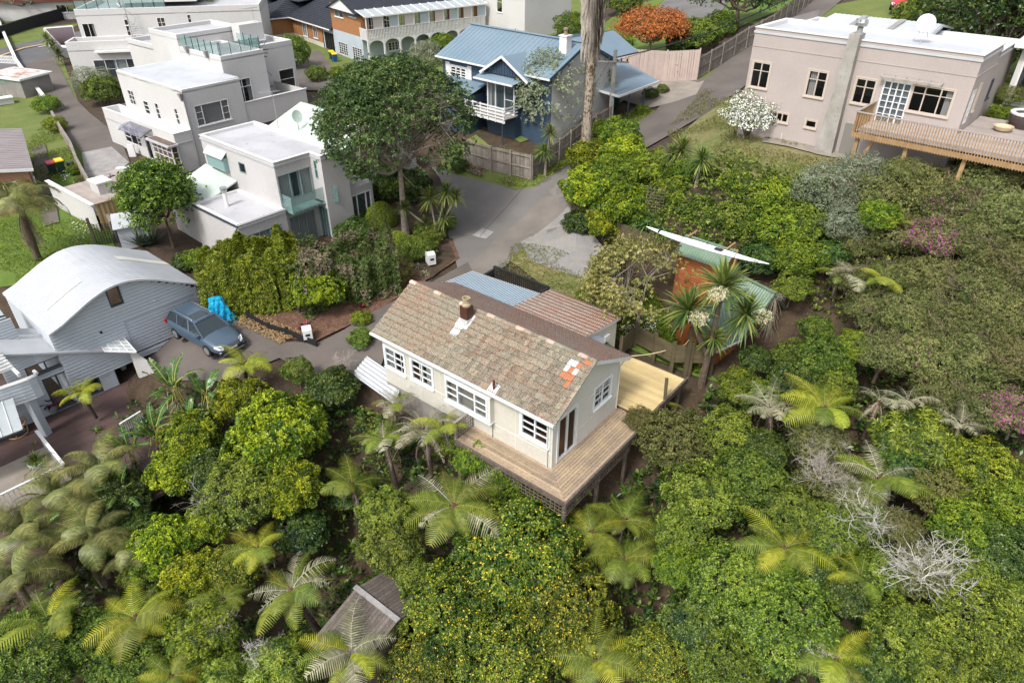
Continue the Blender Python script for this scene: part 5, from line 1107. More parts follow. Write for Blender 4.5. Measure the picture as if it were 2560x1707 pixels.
# veranda
va, vb0, vb1 = 9.7, -.2, 17.2
F.bxo('veranda_floor', 'deck_g', 7.9, va, vb0, vb1, 2.45, 2.6)
rbd = MB()
n = 84
for i in range(n):
 y = vb0 + (vb1 - vb0) * i / n; rbd.box(va, va + .03, y, y + .12, 2.45, 3.65)
for i in range(9): x = 7.9 + i * .2; rbd.box(x, x + .12, vb0 - .03, vb0, 2.45, 3.65)
F.build(rbd, 'boarded_balustrade', 'paint', kind='stuff'); F.build(MB().bar((va, vb0, 3.68), (va, vb1, 3.68), .12, .06), 'handrail', 'paint'); F.build(MB().bar((7.9, vb0, 3.68), (va, vb0, 3.68), .12, .06), 'handrail', 'paint')
for i in range(9):
 y = vb0 + (vb1 - vb0) * i / 8
 F.bxo('veranda_post', 'paint', va - .06, va + .06, y - .06, y + .06, 3.6, 5.1); F.bxo('lower_post', 'paint', va - .12, va + .06, y - .09, y + .09, -.8, 2.45)
 if i < 8:
  yb = y + (vb1 - vb0) / 8; ar = MB(); k = 8
  pts = [(y + .09 + (yb - y - .18) * j / k, 2.42 - .55 * (1 - math.sin(math.pi * j / k) ** .5)) for j in range(k + 1)]
  for (ya, za), (yc, zc) in zip(pts[:-1], pts[1:]): ar.add([(va - .05, ya, za), (va - .05, yc, zc), (va - .05, yc, 2.5), (va - .05, ya, 2.5), (va + .03, ya, za), (va + .03, yc, zc), (va + .03, yc, 2.5), (va + .03, ya, 2.5)], [(0,1,2,3),(4,5,6,7),(0,4,5,1)])
  F.build(ar, 'arch', 'paint')
  if i % 2 == 0: F.build(MB().quad((va - .02, y + .9, 3.7), (va - .02, yb - .05, 3.7), (va - .02, yb - .05, 5.05), (va - .02, y + .9, 5.05)), 'cafe_blind', simple('pinkish_blind', (.52,.45,.44), .7))
  else: F.build(MB().quad((va - .02, y + .9, 3.7), (va - .02, yb - .05, 3.7), (va - .02, yb - .05, 5.05), (va - .02, y + .9, 5.05)), 'cafe_blind', 'paleblue')
pv = F.roof([(va + .25, vb0 - .3, 5.1), (va + .25, vb1 + .2, 5.1), (7.7, vb1 + .2, 5.6), (7.7, vb0 - .3, 5.6)], 'polyw', .02, 'veranda_roof')
for i in range(15): y = vb0 - .25 + i * (vb1 - vb0 + .4) / 14; MB().bar((va + .25, y, 5.14), (7.7, y, 5.64), .12, .06).build('roof_rib', 'paint', pv)
MB().bar((va + .25, vb0 - .3, 5.08), (va + .25, vb1 + .2, 5.08), .12, .14).build('fascia', 'paint', pv)
# single storey brick wing
F = Fr('brick_house', 'single storey orange brick house with a dark tiled hip roof and black garage door', 'house', BX, BY, BZ - .2, BYAW)
F.wall('b', .0, -1, -13.0, -3.3, -.2, 2.6, 'brick', [dict(r=(-6.2, -4.9, .9, 2.3), cols=2, rows=1, curtain=[(0, 1)]), dict(r=(-9.6, -8.3, .7, 2.4), cols=2, rows=1, curtain=[(0, 1)])], name='brick_wall')
F.wall('b', -.02, -1, -13, -3.3, -1.5, .6, 'cream', name='plinth')
F.wall('b', .1, -1, -3.3, 0, -1, 2.6, 'paleblue', [dict(r=(-2.95, -.25, -.6, 2.1), cols=5, rows=1, pm='black', fm='black', fw=.03, sill=False, name='garage_door')], name='garage_wall')
F.wall('b', -3.3, -1, -20, -13, -.2, 2.6, 'brick', [dict(r=(-15.8, -14.3, .7, 2.3), cols=2, rows=1, curtain=[(0, 1)])], name='brick_wall'); F.wall('a', -13, 1, -3.3, 0, -.2, 2.6, 'brick', name='brick_wall'); F.wall('a', -12.98, 1, -3.32, 0, -1.5, .6, 'cream', name='plinth'); F.wall('b', -3.32, -1, -20, -13, -1.5, .6, 'cream', name='plinth')
F.wall('b', -5.0, -1, -28, -20, -1.5, 2.6, 'cream', [dict(r=(-23, -22, .2, 2.2), cols=1, rows=1)], name='wing_wall'); F.wall('a', -20, 1, -5, -3.3, -1.5, 2.6, 'cream', name='wing_wall')
F.wall('b', 9, 1, -28, 0, -1.5, 2.6, 'brick', name='brick_wall'); F.wall('a', -28, -1, -5, 9, -1.5, 2.6, 'brick', name='brick_wall')
def rows_roof(F, poly, n, name='roof', mat='darkroof'):
 """tile roof as overlapping courses: poly eave0, eave1, ridge1, ridge0"""
 e0, e1, r1, r0 = map(Vector, poly); mb = MB()
 for i in range(n):
  a_, b_ = e0.lerp(r0, i / n), e1.lerp(r1, i / n); c_, d_ = e1.lerp(r1, (i + 1) / n), e0.lerp(r0, (i + 1) / n)
  up = Vector((0, 0, .07)); mb.quad(a_ + up, b_ + up, c_ + Vector((0, 0, .01)), d_ + Vector((0, 0, .01))); mb.quad(a_, b_, b_ + up, a_ + up)
 return F.build(mb, name, mat)
rows_roof(F, [(-13.4, -.5, 2.7), (.1, -.5, 2.7), (.1, 5, 4.9), (-13.4, 5, 4.9)], 16)
rows_roof(F, [(-20.4, -3.8, 2.7), (-12.6, -3.8, 2.7), (-16.2, 1.5, 4.7), (-16.6, 1.5, 4.7)], 14); rows_roof(F, [(-12.6, -3.8, 2.7), (-12.6, 5, 2.75), (-16.2, 5, 4.75), (-16.2, 1.5, 4.7)], 10)
rows_roof(F, [(-28.4, -5.6, 2.7), (-19.6, -5.6, 2.7), (-23, -.5, 4.6), (-25, -.5, 4.6)], 14); rows_roof(F, [(-19.6, -5.6, 2.7), (-19.6, 4, 2.7), (-23, 5, 4.6), (-23, -.5, 4.6)], 12)
F.roof([(-28.4, 5, 4.8), (.1, 5, 4.9), (.1, 9.5, 2.7), (-28.4, 9.5, 2.7)], 'darkroof', .1); F.roof([(-24, -.5, 4.5), (-13, 1.5, 4.5), (-13, 5, 4.85), (-24, 5, 4.85)], 'darkroof', .1)
for p, q in (((-13, -.55, 2.68), (.1, -.55, 2.68)), ((-20.4, -3.85, 2.68), (-12.6, -3.85, 2.68)), ((-12.55, -3.8, 2.68), (-12.55, -.5, 2.68)), ((-28.4, -5.65, 2.68), (-19.6, -5.65, 2.68))): F.build(MB().bar(p, q, .1, .13), 'gutter', 'paint')
F.bxo('heat_pump', 'paint', -11.6, -10.5, -.8, -.3, -1.1, -.2); F.build(MB().tube([(-8, -.1, 2.6), (-8, -.1, -1)], .06), 'downpipe', 'paint')
F.build(MB().tube([(-16, 1, 4.4), (-16, 1, 5.6)], .2, 8), 'flue', 'charcoal')
# two wheelie bins, gate
def wheelie(name, loc, rz, body, lid, label, h=1.05, group=None):
 t = empty(name, loc, rz, label, 'wheelie bin', group)
 mb = MB(); mb.add([(-.22,-.25,.06),(.22,-.25,.06),(.22,.22,.06),(-.22,.22,.06),(-.29,-.34,h-.1),(.29,-.34,h-.1),(.29,.34,h-.1),(-.29,.34,h-.1)], [(0,3,2,1),(0,1,5,4),(1,2,6,5),(2,3,7,6),(3,0,4,7)]); mb.build('bin_body', body, t)
 m_ = MB(); m_.add([(-.31,-.37,h-.1),(.31,-.37,h-.1),(.31,.36,h-.1),(-.31,.36,h-.1),(-.29,-.35,h-.02),(.29,-.35,h-.02),(.29,.34,h+.05),(-.29,.34,h+.05)], [(0,3,2,1),(4,5,6,7),(0,1,5,4),(1,2,6,5),(2,3,7,6),(3,0,4,7)]); m_.build('bin_lid', lid, t)
 for x in (-.24, .24): MB().tube([(x - .03, .3, .1), (x + .03, .3, .1)], .1, 8).build('wheel', 'black', t)
 MB().bar((-.2, .4, h - .12), (.2, .4, h - .12), .03).build('handle', 'black', t)
 return t
c_dg = simple('dark_green_plastic', (.02,.055,.04), .4); c_y = simple('yellow_plastic', (.72,.50,.02), .4); c_r = simple('red_plastic', (.45,.03,.05), .4); c_b = simple('blue_plastic', (.02,.08,.25), .4)
wheelie('wheelie_bin', G(831, 150), .5, c_dg, c_y, 'green wheelie bin with a yellow lid beside the black garage door')
wheelie('wheelie_bin', G(838, 156), .5, c_b, c_y, 'blue wheelie bin with a yellow lid beside the pale blue wall')
wheelie('wheelie_bin', G(135, 436), .75, c_dg, c_r, 'dark green wheelie bin with a red lid on the left lawn')
wheelie('wheelie_bin', G(158, 434), .75, c_dg, c_y, 'dark green wheelie bin with a yellow lid on the left lawn', h=1.2)
wheelie('wheelie_bin', G(1536, 272), .3, c_dg, 'black', 'dark wheelie bin standing behind the power pole near the carport')
wheelie('wheelie_bin', G(128, 26), .2, c_r, c_r, 'red wheelie bin across the street at the top left'); wheelie('wheelie_bin', G(142, 24), .2, c_b, c_y, 'blue wheelie bin across the street at the top left')
tb_ = tag(MB().lathe([(.28, 0), (.3, .5), (.26, .62), (.3, .64), (.1, .72)], 12).build('compost_bin', simple('dark_plastic', (.04,.055,.06), .5)), 'round dark compost bin beside the bins on the left lawn', 'compost bin'); tb_.location = G(181, 424)
bk = tag(MB().lathe([(.16, 0), (.2, .35), (.21, .36), (.1, .34)], 12).build('bucket', simple('green_plastic', (.02,.22,.12), .5)), 'small green bucket in front of the dark compost bin', 'bucket'); bk.location = G(179, 440)

# ------------------------------------------------------------------ fences
def fence(name, pts, label, h=1.8, mat='timber_g', w=.14, gap=.012, post=2.2, side=1, rails=3, cap=False, cat='fence', zoff=0, pts_world=False, pt=.02):
 P = [Vector(p) if pts_world else Vector(G(*p)) for p in pts]; root = empty(name, P[0], 0, label, cat); cnt = 0
 me = MB().box(0, w, 0, pt, -.05, h).mesh('paling', mat); pm = MB().box(-.06, .06, .02, .14, -.4, h + .08).mesh('fence_post', mat); extra = []
 for a_, b_ in zip(P[:-1], P[1:]):
  d = b_ - a_; Lh = math.hypot(d.x, d.y); n = max(1, int(Lh / (w + gap))); ang = math.atan2(d.y, d.x)
  for i in range(n):
   x, y = a_.x + d.x * i / n, a_.y + d.y * i / n; z = H(x, y)
   o = link('paling', me, root); o.location = Vector((x, y, z)) - P[0]; o.rotation_euler = (random.uniform(-.015, .015), random.uniform(-.01, .01), ang)
  m = max(1, int(round(Lh / post)))
  for i in range(m + 1):
   x, y = a_.x + d.x * i / m, a_.y + d.y * i / m; o = link('fence_post', pm, root); o.location = Vector((x, y, H(x, y))) - P[0]; o.rotation_euler = (0, 0, ang if side > 0 else ang + math.pi)
  nn = Vector((-math.sin(ang), math.cos(ang), 0)) * (.05 if side > 0 else -.04)
  for r_ in range(rails):
   zz = .2 + (h - .35) * r_ / max(rails - 1, 1)
   for i in range(m):
    p = a_ + d * (i / m); q = a_ + d * ((i + 1) / m); p.z = H(p.x, p.y) + zz; q.z = H(q.x, q.y) + zz
    MB().bar(p - P[0] + nn, q - P[0] + nn, .05, .09).build('rail', mat, root)
 return root
fence('paling_fence', [(1165, 412), (1230, 432), (1328, 455)], 'silvered timber paling fence along the shared drive below the blue house', h=1.95, side=-1)
fence('paling_fence', [(1328, 455), (1370, 425), (1395, 410), (1450, 365), (1520, 325), (1525, 300)], 'silvered timber fence climbing beside the tall palm trunk', h=1.85, side=-1)
fence('pinkish_board_fence', [(1515, 190), (1580, 200), (1660, 207), (1740, 204)], 'pale pinkish close boarded fence behind the concrete carport pad', h=2.7, mat='timber_p', w=.2, gap=.006, post=2.4, side=1, rails=2)
fence('boundary_fence', [(1738, 203), (1800, 165), (1862, 124), (1925, 90), (1975, 50), (2030, 5)], 'long silvered paling fence climbing behind the top lawn', h=2.0, w=.22, side=-1)
fence('small_paling_fence', [(1275, 150), (1300, 60), (1345, 45), (1385, 35)], 'low grey paling fence behind the hedge at the top', h=1.4, w=.2)
fence('garden_fence', [(90, 105), (110, 175), (0, 175)] if 0 else [(-10, 160), (40, 163)], 'low white picket fence by the street at the top left', h=1.1, mat='paint', w=.12, gap=.1)
# white topped wall beside the left driveway
def wallrun(name, pts, label, h, t, mat, cap=None, cat='wall', ends=True, zb=-.5, capm='paint', step=1.5):
 P = [Vector(G(*p)) for p in pts]; root = empty(name, P[0], 0, label, cat); mb = MB(); cb = MB()
 for a_, b_ in zip(P[:-1], P[1:]):
  n = max(1, int((b_ - a_).length / step)); d = (b_ - a_); d.z = 0; d.normalize(); nn = Vector((-d.y, d.x, 0)) * t / 2
  for i in range(n):
   p, q = a_.lerp(b_, i / n), a_.lerp(b_, (i + 1) / n); p.z, q.z = H(p.x, p.y), H(q.x, q.y)
   c = [p - nn, q - nn, q + nn, p + nn]; mb.add([v - P[0] + Vector((0, 0, zb)) for v in c] + [v - P[0] + Vector((0, 0, h)) for v in c], [(0,3,2,1),(4,5,6,7),(0,1,5,4),(1,2,6,5),(2,3,7,6),(3,0,4,7)])
   if cap:
    c = [p - nn * 1.5, q - nn * 1.5, q + nn * 1.5, p + nn * 1.5]; cb.add([v - P[0] + Vector((0, 0, h)) for v in c] + [v - P[0] + Vector((0, 0, h + .08)) for v in c], [(0,3,2,1),(4,5,6,7),(0,1,5,4),(1,2,6,5),(2,3,7,6),(3,0,4,7)])
 mb.build('wall_body', mat, root)
 if cap: cb.build('coping', capm, root)
 return root
wallrun('driveway_wall', [(-5, 50), (20, 110), (45, 165), (80, 215), (118, 262)], 'long low dark wall with a white coping beside the left driveway', .8, .25, 'concrete_g', cap=True)
wallrun('low_drive_wall', [(138, 305), (160, 345), (185, 385), (200, 425), (235, 490), (262, 540), (290, 590)], 'weathered dark boundary wall between the left lawn and the driveway', 1.1, .22, 'timber_g', cap=False)
wallrun('black_terrace_wall', [(-20, 105), (60, 78), (120, 60), (175, 45)], 'black stepped timber retaining wall across the street', 1.6, .4, 'black')
# black retaining edge along the lower drive: short boards between posts
root = empty('drive_retaining_edge', G(600, 790), 0, 'low black timber retaining edge with posts along the lower driveway', 'retaining wall')
Pb = [G(*p) for p in ((575, 772), (625, 802), (675, 830), (720, 842), (765, 860), (795, 872))]
for a_, b_ in zip(Pb[:-1], Pb[1:]):
 for k in range(2): MB().bar(a_ + Vector((0, 0, .15 + k * .24)) - root.location, b_ + Vector((0, 0, .15 + k * .24)) - root.location, .06, .22).build('board', 'black', root)
 MB().box(-.07, .07, -.07, .07, -.3, .6).build('post', 'black', root).location = a_ - root.location
# retaining wall of railway sleepers round the gravel parking
root = empty('sleeper_retaining_wall', G(1440, 555), 0, 'timber sleeper retaining wall behind the gravel parking area', 'retaining wall')
Pb = [G(*p) for p in ((1428, 545), (1475, 580), (1530, 600), (1580, 620), (1625, 640), (1670, 660))]
for a_, b_ in zip(Pb[:-1], Pb[1:]):
 for k in range(6): MB().bar(a_ + Vector((0, 0, .1 + k * .22)) - root.location, b_ + Vector((0, 0, .1 + k * .22)) - root.location, .1, .205).build('sleeper', 'timber_r', root)
 MB().box(-.08, .08, -.1, .1, -.3, 1.5).build('post', 'timber_r', root).location = a_ - root.location + Vector((0, -.1, 0))
# olive boarded fence behind the upper deck
root = empty('low_board_fence', G(1530, 845), 0, 'low olive brown boarded fence behind the new deck and under the weeping tree', 'fence')
MF = Fr.__new__(Fr); MF.x, MF.y, MF.z0, MF.yaw = 1.63, 20.9, 0, R(-39); MF.c, MF.s = math.cos(MF.yaw), math.sin(MF.yaw)
pl = [MF.w(-2.2, 8.9, 0), MF.w(-2.25, 10.5, 0), MF.w(.15, 10.1, 0), MF.w(1.75, 11.3, 0)]
for a_, b_ in zip(pl[:-1], pl[1:]):
 for k in range(4): MB().bar(a_ + Vector((0, 0, -.1 + k * .26)) - root.location, b_ + Vector((0, 0, -.1 + k * .26)) - root.location, .05, .245).build('board', 'timber_r', root)
for p in pl + [MF.w(-1, 10.3, 0), MF.w(.9, 10.65, 0)]: MB().box(-.08, .08, -.08, .08, -1.2, 1.0).build('post', 'timber_r', root).location = p - root.location
MB().box(-.1, .1, -.1, .1, -1.2, 1.9).build('post', 'timber_r', root).location = MF.w(.75, 10.5, 0) - root.location
# black timber screen round the porch courtyard with terracotta planter
root = empty('black_screen_fence', MF.w(-11, 7.5, 0), R(-39), 'black slatted screen fence with a flat top rail around the porch courtyard', 'fence')
def seg(p, q, h=1.75, z0=-.2):
 p, q = Vector((*p, 0)), Vector((*q, 0)); n = int((q - p).length / .14); off = Vector((11, -7.5, 0))
 for i in range(n): c = p.lerp(q, i / n) + off; MB().bar(c + Vector((0, 0, z0)), c + Vector((0, 0, h)), .1, .02).build('slat', 'black', root)
 MB().bar(p + off + Vector((0, 0, h)), q + off + Vector((0, 0, h)), .16, .08).build('top_rail', 'black', root)
seg((-11.2, 7.3), (-11.2, 9.6), 1.5); seg((-11.2, 9.6), (-7.3, 9.6), 1.7); seg((-7.3, 9.6), (-7.3, 8.8), 1.7); seg((-5.6, 8.8), (-5.6, 9.6), 1.0)
tp = empty('terracotta_planter', MF.w(-7.0, 9.9, 0), R(-39), 'tall terracotta planter box outside the black screen fence', 'planter'); MB().box(-.22, .22, -.5, .5, -.2, 1.0).build('planter_body', simple('terracotta', (.42,.15,.05), .8), tp); MB().box(-.26, .26, -.54, .54, 1.0, 1.06).build('planter_rim', bpy.data.materials['terracotta'], tp)
# ------------------------------------------------------------------ letterboxes, pole, wires
def letterbox(px, py, h, rz, label):
 p = G(px, py); t = empty('letterbox', p, rz, label, 'letterbox')
 MB().add([(-.24,-.3,.3),(.24,-.3,.3),(.24,.3,.3),(-.24,.3,.3),(-.24,-.3,h),(.24,-.3,h),(.24,.3,h),(-.24,.3,h),(-.24,0,h+.12),(.24,0,h+.12)], [(0,3,2,1),(0,1,5,4),(1,2,6,9,5),(2,3,7,6),(3,0,4,8,7),(4,5,9,8),(6,7,8,9)]).build('box', 'paint', t)
 for x in (-.18, .18): MB().bar((x, 0, -.1), (x, 0, .32), .06).build('post', 'concrete_g', t)
 MB().box(-.12, .12, -.315, -.302, h - .35, h - .22).build('slot', 'black', t)
letterbox(1078, 668, .95, R(25), 'white letterbox on short posts by the bark bed at the drive junction')
letterbox(772, 853, .85, R(20), 'white letterbox beside the black retaining edge on the lower driveway')
pp_ = Vector(G(1524, 322)); t = empty('power_pole', pp_, R(-10), 'square concrete power pole with a short crossarm beside the tall palm', 'power pole')
top = 0
for h in range(60, 130):
 zz = h / 10
 v = pp_ + Vector((0, 0, zz)); d = v.y * _c - (v.z - CAMZ) * _s; u = v.y * _s + (v.z - CAMZ) * _c
 if 853.5 - u / d * FPX < 128: break
PH = zz
MB().add([(-.2,-.18,-.5),(.2,-.18,-.5),(.2,.18,-.5),(-.2,.18,-.5),(-.13,-.12,PH),(.13,-.12,PH),(.13,.12,PH),(-.13,.12,PH)], [(0,3,2,1),(4,5,6,7),(0,1,5,4),(1,2,6,5),(2,3,7,6),(3,0,4,7)]).build('pole_shaft', 'concrete_g', t)
MB().bar((-1.3, -.2, PH - .85), (1.1, -.2, PH - .85), .12, .1).build('crossarm', 'timber_g', t)
for x in (-1.2, -.7, -.45, .5, .95): MB().lathe([(.05, 0), (.08, .06), (.05, .12), (.07, .18), (.02, .2)], 8, (x, -.2, PH - .78)).build('insulator', 'charcoal', t)
def wire(p, q, sag, label, r=.018, mat='bsteel'):
 p, q = Vector(p), Vector(q); n = 24; tag(MB().tube([p.lerp(q, i / n) - Vector((0, 0, sag * math.sin(math.pi * i / n))) for i in range(n + 1)], r, 4).build('overhead_wire', mat), label, 'cable')
ptop = pp_ + Vector((0, 0, PH - .6))
wire(ptop, at(2200, -120, 17.0), .8, 'overhead power cable rising from the pole to the top right', .035)
wire(ptop - Vector((0, 0, .25)), at(1990, -40, 13.0), .6, 'thin lower overhead wire from the pole to the right', .015)
wire(ptop - Vector((.4, 0, .2)), at(1200, 590, 2.8), .9, 'thin cable sagging from the pole over the shared drive', .014)
# ------------------------------------------------------------------ curved roof house at the left
F = Fr('curved_roof_house', 'pale grey weatherboard house with a sweeping white wave shaped roof and double garage', 'house', -22.7, 28.34, -1.25, 49.3)
prof = [F.onb(x, y, -.35) for x, y in ((500,709),(468,706),(437,703),(412,700),(391,698),(368,697),(344,698),(322,701),(305,705),(285,712),(266,721),(246,734),(227,748),(210,762),(195,776),(175,793),(156,811),(121,837))]
prof = sorted(prof); bk = 5.93
gtop = [(a, z - .12) for a, z in prof]
u1g = gtop[-1][0] - .15
F.wall('b', 0, -1, gtop[0][0] + .1, u1g, -.4, gtop[-1][1], 'greyboard', [dict(px=(258, 718, 310, 757), cols=1, rows=1, fm='charcoal', fw=.07, off=.05, sill=False, name='window'), dict(r=(3.46, 7.37, .02, 2.12), cols=1, rows=1, fm='greyboard', fw=.04, sill=False, name='garage_door', pm='greyboard', off=.0)], top=[(gtop[0][0] + .1, gtop[0][1])] + gtop[1:-1] + [(u1g, gtop[-1][1])], lap=.19, each='weatherboard', name='sheathing')
F.wall('b', .04, -1, 3.5, 7.33, .04, 2.08, 'greyboard', lap=.19, each='door_slat', name='garage_door_back')
F.wall('a', u1g, 1, 0, bk, -.4, gtop[-1][1], 'greyboard', lap=.155, name='side_wall'); F.wall('a', gtop[0][0] + .1, -1, 0, bk, -1.5, gtop[0][1], 'greyboard', lap=.155, name='side_wall')
rf = MB(); bkp = []
for i, (a, z) in enumerate(prof): rf.v += [(a, -.38, z), (a, bk, z), (a, -.38, z - .1), (a, bk, z - .1)]
for i in range(len(prof) - 1):
 k = i * 4; rf.f += [(k, k + 4, k + 5, k + 1), (k + 2, k + 3, k + 7, k + 6), (k, k + 2, k + 6, k + 4), (k + 1, k + 5, k + 7, k + 3)]; rf.mi += [0] * 4
rfo = F.build(rf, 'roof', 'whiteroof', smooth=False)
rib = MB(); 
for j in range(1, 30):
 y = -.38 + (bk + .38) * j / 30; rib.tube([(a, y, z + .005) for a, z in prof], .012, 3)
rib.build('roof_rib', 'whiteroof', rfo, kind='stuff')
for (ya, yb, i0, i1) in ((3.0, 3.7, 2, 8), (1.6, 2.2, 11, 16)):
 tp_ = MB()
 for i in range(i0 - 2 if i0 < 3 else i0, i1 - 3 if i0 < 3 else i1):
  (a0, z0_), (a1, z1_) = prof[::-1][i], prof[::-1][i + 1]; tp_.quad((a0, ya, z0_ + .03), (a1, ya, z1_ + .03), (a1, yb, z1_ + .03), (a0, yb, z0_ + .03))
 tp_.build('translucent_sheet', simple('ivory_sheet', (.62,.61,.54), .4) if ya > 2.5 else bpy.data.materials['ivory_sheet'], rfo)
F.build(MB().tube([(u1g + .08, -.1, 2.2), (u1g + .08, -.1, -.4)], .04), 'downpipe', 'twig_b')
for x in (5.2, 2.2): F.bxo('wall_light', 'black' if x < 3 else 'paint', x, x + .1, -.1, 0, 2.5 - (x < 3) * .6, 2.6 - (x < 3) * .6)
# ---- the lower dwelling part with folding glass doors
N = Fr('garden_level_house', 'grey weatherboard lower house with folding glass doors opening onto a dark brown deck', 'house', -21.38, 29.92, -2.66, 47.7)
ra, rz = N.onb(262, 877, -.2); la, lz = N.onb(46, 870, -.2)
N.wall('b', 0, -1, la - 1, ra + .1, -.1, lz, 'greyboard', [dict(px=(104, 950, 253, 979), r=None) if 0 else dict(r=(-3.05, -.66, .03, 2.08), cols=4, rows=1, fm='charcoal', fw=.09, sill=False, name='folding_door'), dict(px=(*(84, 911), *(163, 918)), r=None) if 0 else dict(r=(-3.5, -1.75, 2.45, 3.0), cols=2, rows=1, fm='charcoal', fw=.06)], top=[(la - 1, lz + .1), (ra + .1, rz)], lap=.155, each='weatherboard', name='sheathing')
N.roof([(la - 1, -.25, lz + .12), (ra + .05, -.25, rz + .03), (ra + .05, 2.1, rz + .4), (la - 1, 2.3, lz + .5)], 'whiteroof', .1, 'roof', ribs=.0)
N.wall('a', ra + .1, 1, 0, 3.2, -.1, rz + .2, 'greyboard', lap=.155, name='side_wall')
N.wall('b', 2.2, -1, ra + .1, ra + 2.6, -.1, 2.4, 'greyboard', lap=.155, name='porch_wall')
pr = [(235,845,2.75),(311,846,2.5),(341,880,2.35),(262,878,2.45)]; pr = [(*N.onz(x, y, z), z) for x, y, z in pr]
N.build(MB().slab(pr, .02), 'porch_roof', 'polyw')
for i in range(5):
 p = Vector(pr[0]).lerp(Vector(pr[1]), i / 4); q = Vector(pr[3]).lerp(Vector(pr[2]), i / 4); N.build(MB().bar(p, q, .05, .07), 'porch_rafter', 'paint')
 p = Vector(pr[0]).lerp(Vector(pr[3]), i / 4); q = Vector(pr[1]).lerp(Vector(pr[2]), i / 4); N.build(MB().bar(p, q, .05, .07), 'porch_rafter', 'paint')
# white sloped garden wall beside the porch
w0 = N.onz(322, 870, 2.3); w1 = N.onz(400, 925, 1.0)
N.build(MB().slab([(w0[0], w0[1], 2.3), (w1[0], w1[1], 1.1), (w1[0], w1[1], -.5), (w0[0], w0[1], -.5)], .2, (0, 1, 0)), 'porch_side_wall', 'white_g')
# upper left: louvred roof part, pergola and curved balcony
N.wall('b', 1.2, -1, -9, la + .4, 2.9, 5.2, 'greyboard', [dict(r=(-6.3, -4.7, 3.4, 4.8), cols=1, rows=1, fm='charcoal')], lap=.155, name='upper_wall')
N.roof([(-9.5, 1.5, 5.3), (-3.0, 1.5, 4.6), (-3.0, 3.6, 5.2), (-9.5, 3.8, 5.8)], 'polyw', .04, 'glazed_roof')
for k in range(4): N.build(MB().bar((-9.5, 1.6 + k * .7, 5.38 + k * .16), (-3.0, 1.6 + k * .65, 4.68 + k * .18), .06, .06), 'glazing_bar', 'charcoal')
for k in range(7):
 N.build(MB().bar((-9, -.5 - k * .32, 4.5), (-4.1 - .0 * k, -.3 - k * .32, 4.5), .06, .14), 'pergola_slat', 'paint')
N.build(MB().bar((-4.3, .8, 4.35), (-4.1, -2.9, 4.35), .1, .2), 'pergola_beam', 'paint')
ct = [(*N.onz(x, y, 3.3), 3.3) for x, y in ((86,929),(92,934),(88,940),(70,949),(45,958),(20,966),(0,973),(-40,985))]
cw = MB()
for k in range(6):
 for p, q in zip(ct[:-1], ct[1:]):
  za, zb_ = 3.3 - (k + 1) * .18, 3.3 - k * .18
  cw.add([(p[0], p[1] - .03, za), (q[0], q[1] - .03, za), (q[0], q[1], zb_), (p[0], p[1], zb_)], [(0, 1, 2, 3)])
N.build(cw, 'curved_balcony_wall', 'greyboard')
N.build(MB().tube([(p[0], p[1] + .03, 3.32) for p in ct], .09, 6), 'balcony_coping', 'paint'); N.bxo('balcony_floor', 'deck_brown', -9.5, ct[0][0] - .2, ct[0][1] + .3, 1.2, 2.15, 2.25)
pb = N.onz(118, 1085, 0); N.build(MB().bar((pb[0], pb[1], 0), (pb[0] - .05, pb[1] + .1, 2.3), .34), 'balcony_post', 'greyboard')
N.wall('b', .02, -1, -9, la - 1, -.1, 2.2, 'greyboard', [dict(r=(-7.2, -5.2, .1, 1.9), cols=2, rows=1, fm='charcoal', sill=False)], lap=.155, name='lower_wall')
# dark deck
DN = empty('brown_garden_deck', N.w(0, 0, 0), N.yaw, 'dark brown timber deck in front of the folding glass doors, ringed by palms', 'deck')
for i in range(66):
 y = -.14 - i * .142; x1 = 2.6 if y > -3.2 else 1.2
 MB().slab([(-8.6, y, 0), (x1, y, 0), (x1, y + .134, 0), (-8.6, y + .134, 0)], .03).build('deck_board', 'deck_brown', DN)
MB().box(-8.6, 1.2, -9.5, -.1, -.25, -.04).build('deck_joist', 'deck_brown', DN)
for k in range(4): MB().box(1.35, 2.5, -3.6 - k * .32, -3.32 - k * .32, .1 + k * .14, .14 + k * .14).build('step_tread', 'deck_brown', DN)
for px, py in ((300, 1060), (360, 1035)): pass
wr = [N.onz(300, 1062, .9), N.onz(352, 1030, .9)]
MB().bar((*wr[0], .95), (*wr[1], .95), .08, .06).build('white_rail', 'paint', DN)
for i in range(12):
 t = i / 11; x, y = wr[0][0] + (wr[1][0] - wr[0][0]) * t, wr[0][1] + (wr[1][1] - wr[0][1]) * t; MB().bar((x, y, 0), (x, y, .93), .04, .02).build('baluster', 'paint', DN)
# low corner balcony at the far left
Lb = Fr('lower_balcony_wing', 'white railed lower balcony wing at the left edge beside the brown deck', 'building', *at(40, 1130, -1.2)[:2], -4.6, 47.7)
Lb.bxo('balcony_floor', 'concrete', -5, 1.2, -2.2, 1.0, 2.2, 2.35)
Lb.wall('b', -2.2, -1, -5, 1.2, -1.5, 2.2, 'white_g', [dict(r=(-1.6, .3, .6, 1.7), cols=2, rows=1, fm='charcoal')], name='wall'); Lb.wall('a', 1.2, 1, -2.2, 1, -1.5, 2.2, 'white_g', name='wall')
for i in range(34): Lb.build(MB().bar((-5 + i * .18, -2.15, 2.35), (-5 + i * .18, -2.15, 3.2), .04, .02), 'baluster', 'paint')
Lb.build(MB().bar((-5, -2.15, 3.22), (1.2, -2.15, 3.22), .1, .06), 'handrail', 'paint'); Lb.build(MB().bar((1.15, -2.15, 3.22), (1.15, 1.2, 3.22), .14, .06), 'handrail', 'paint')
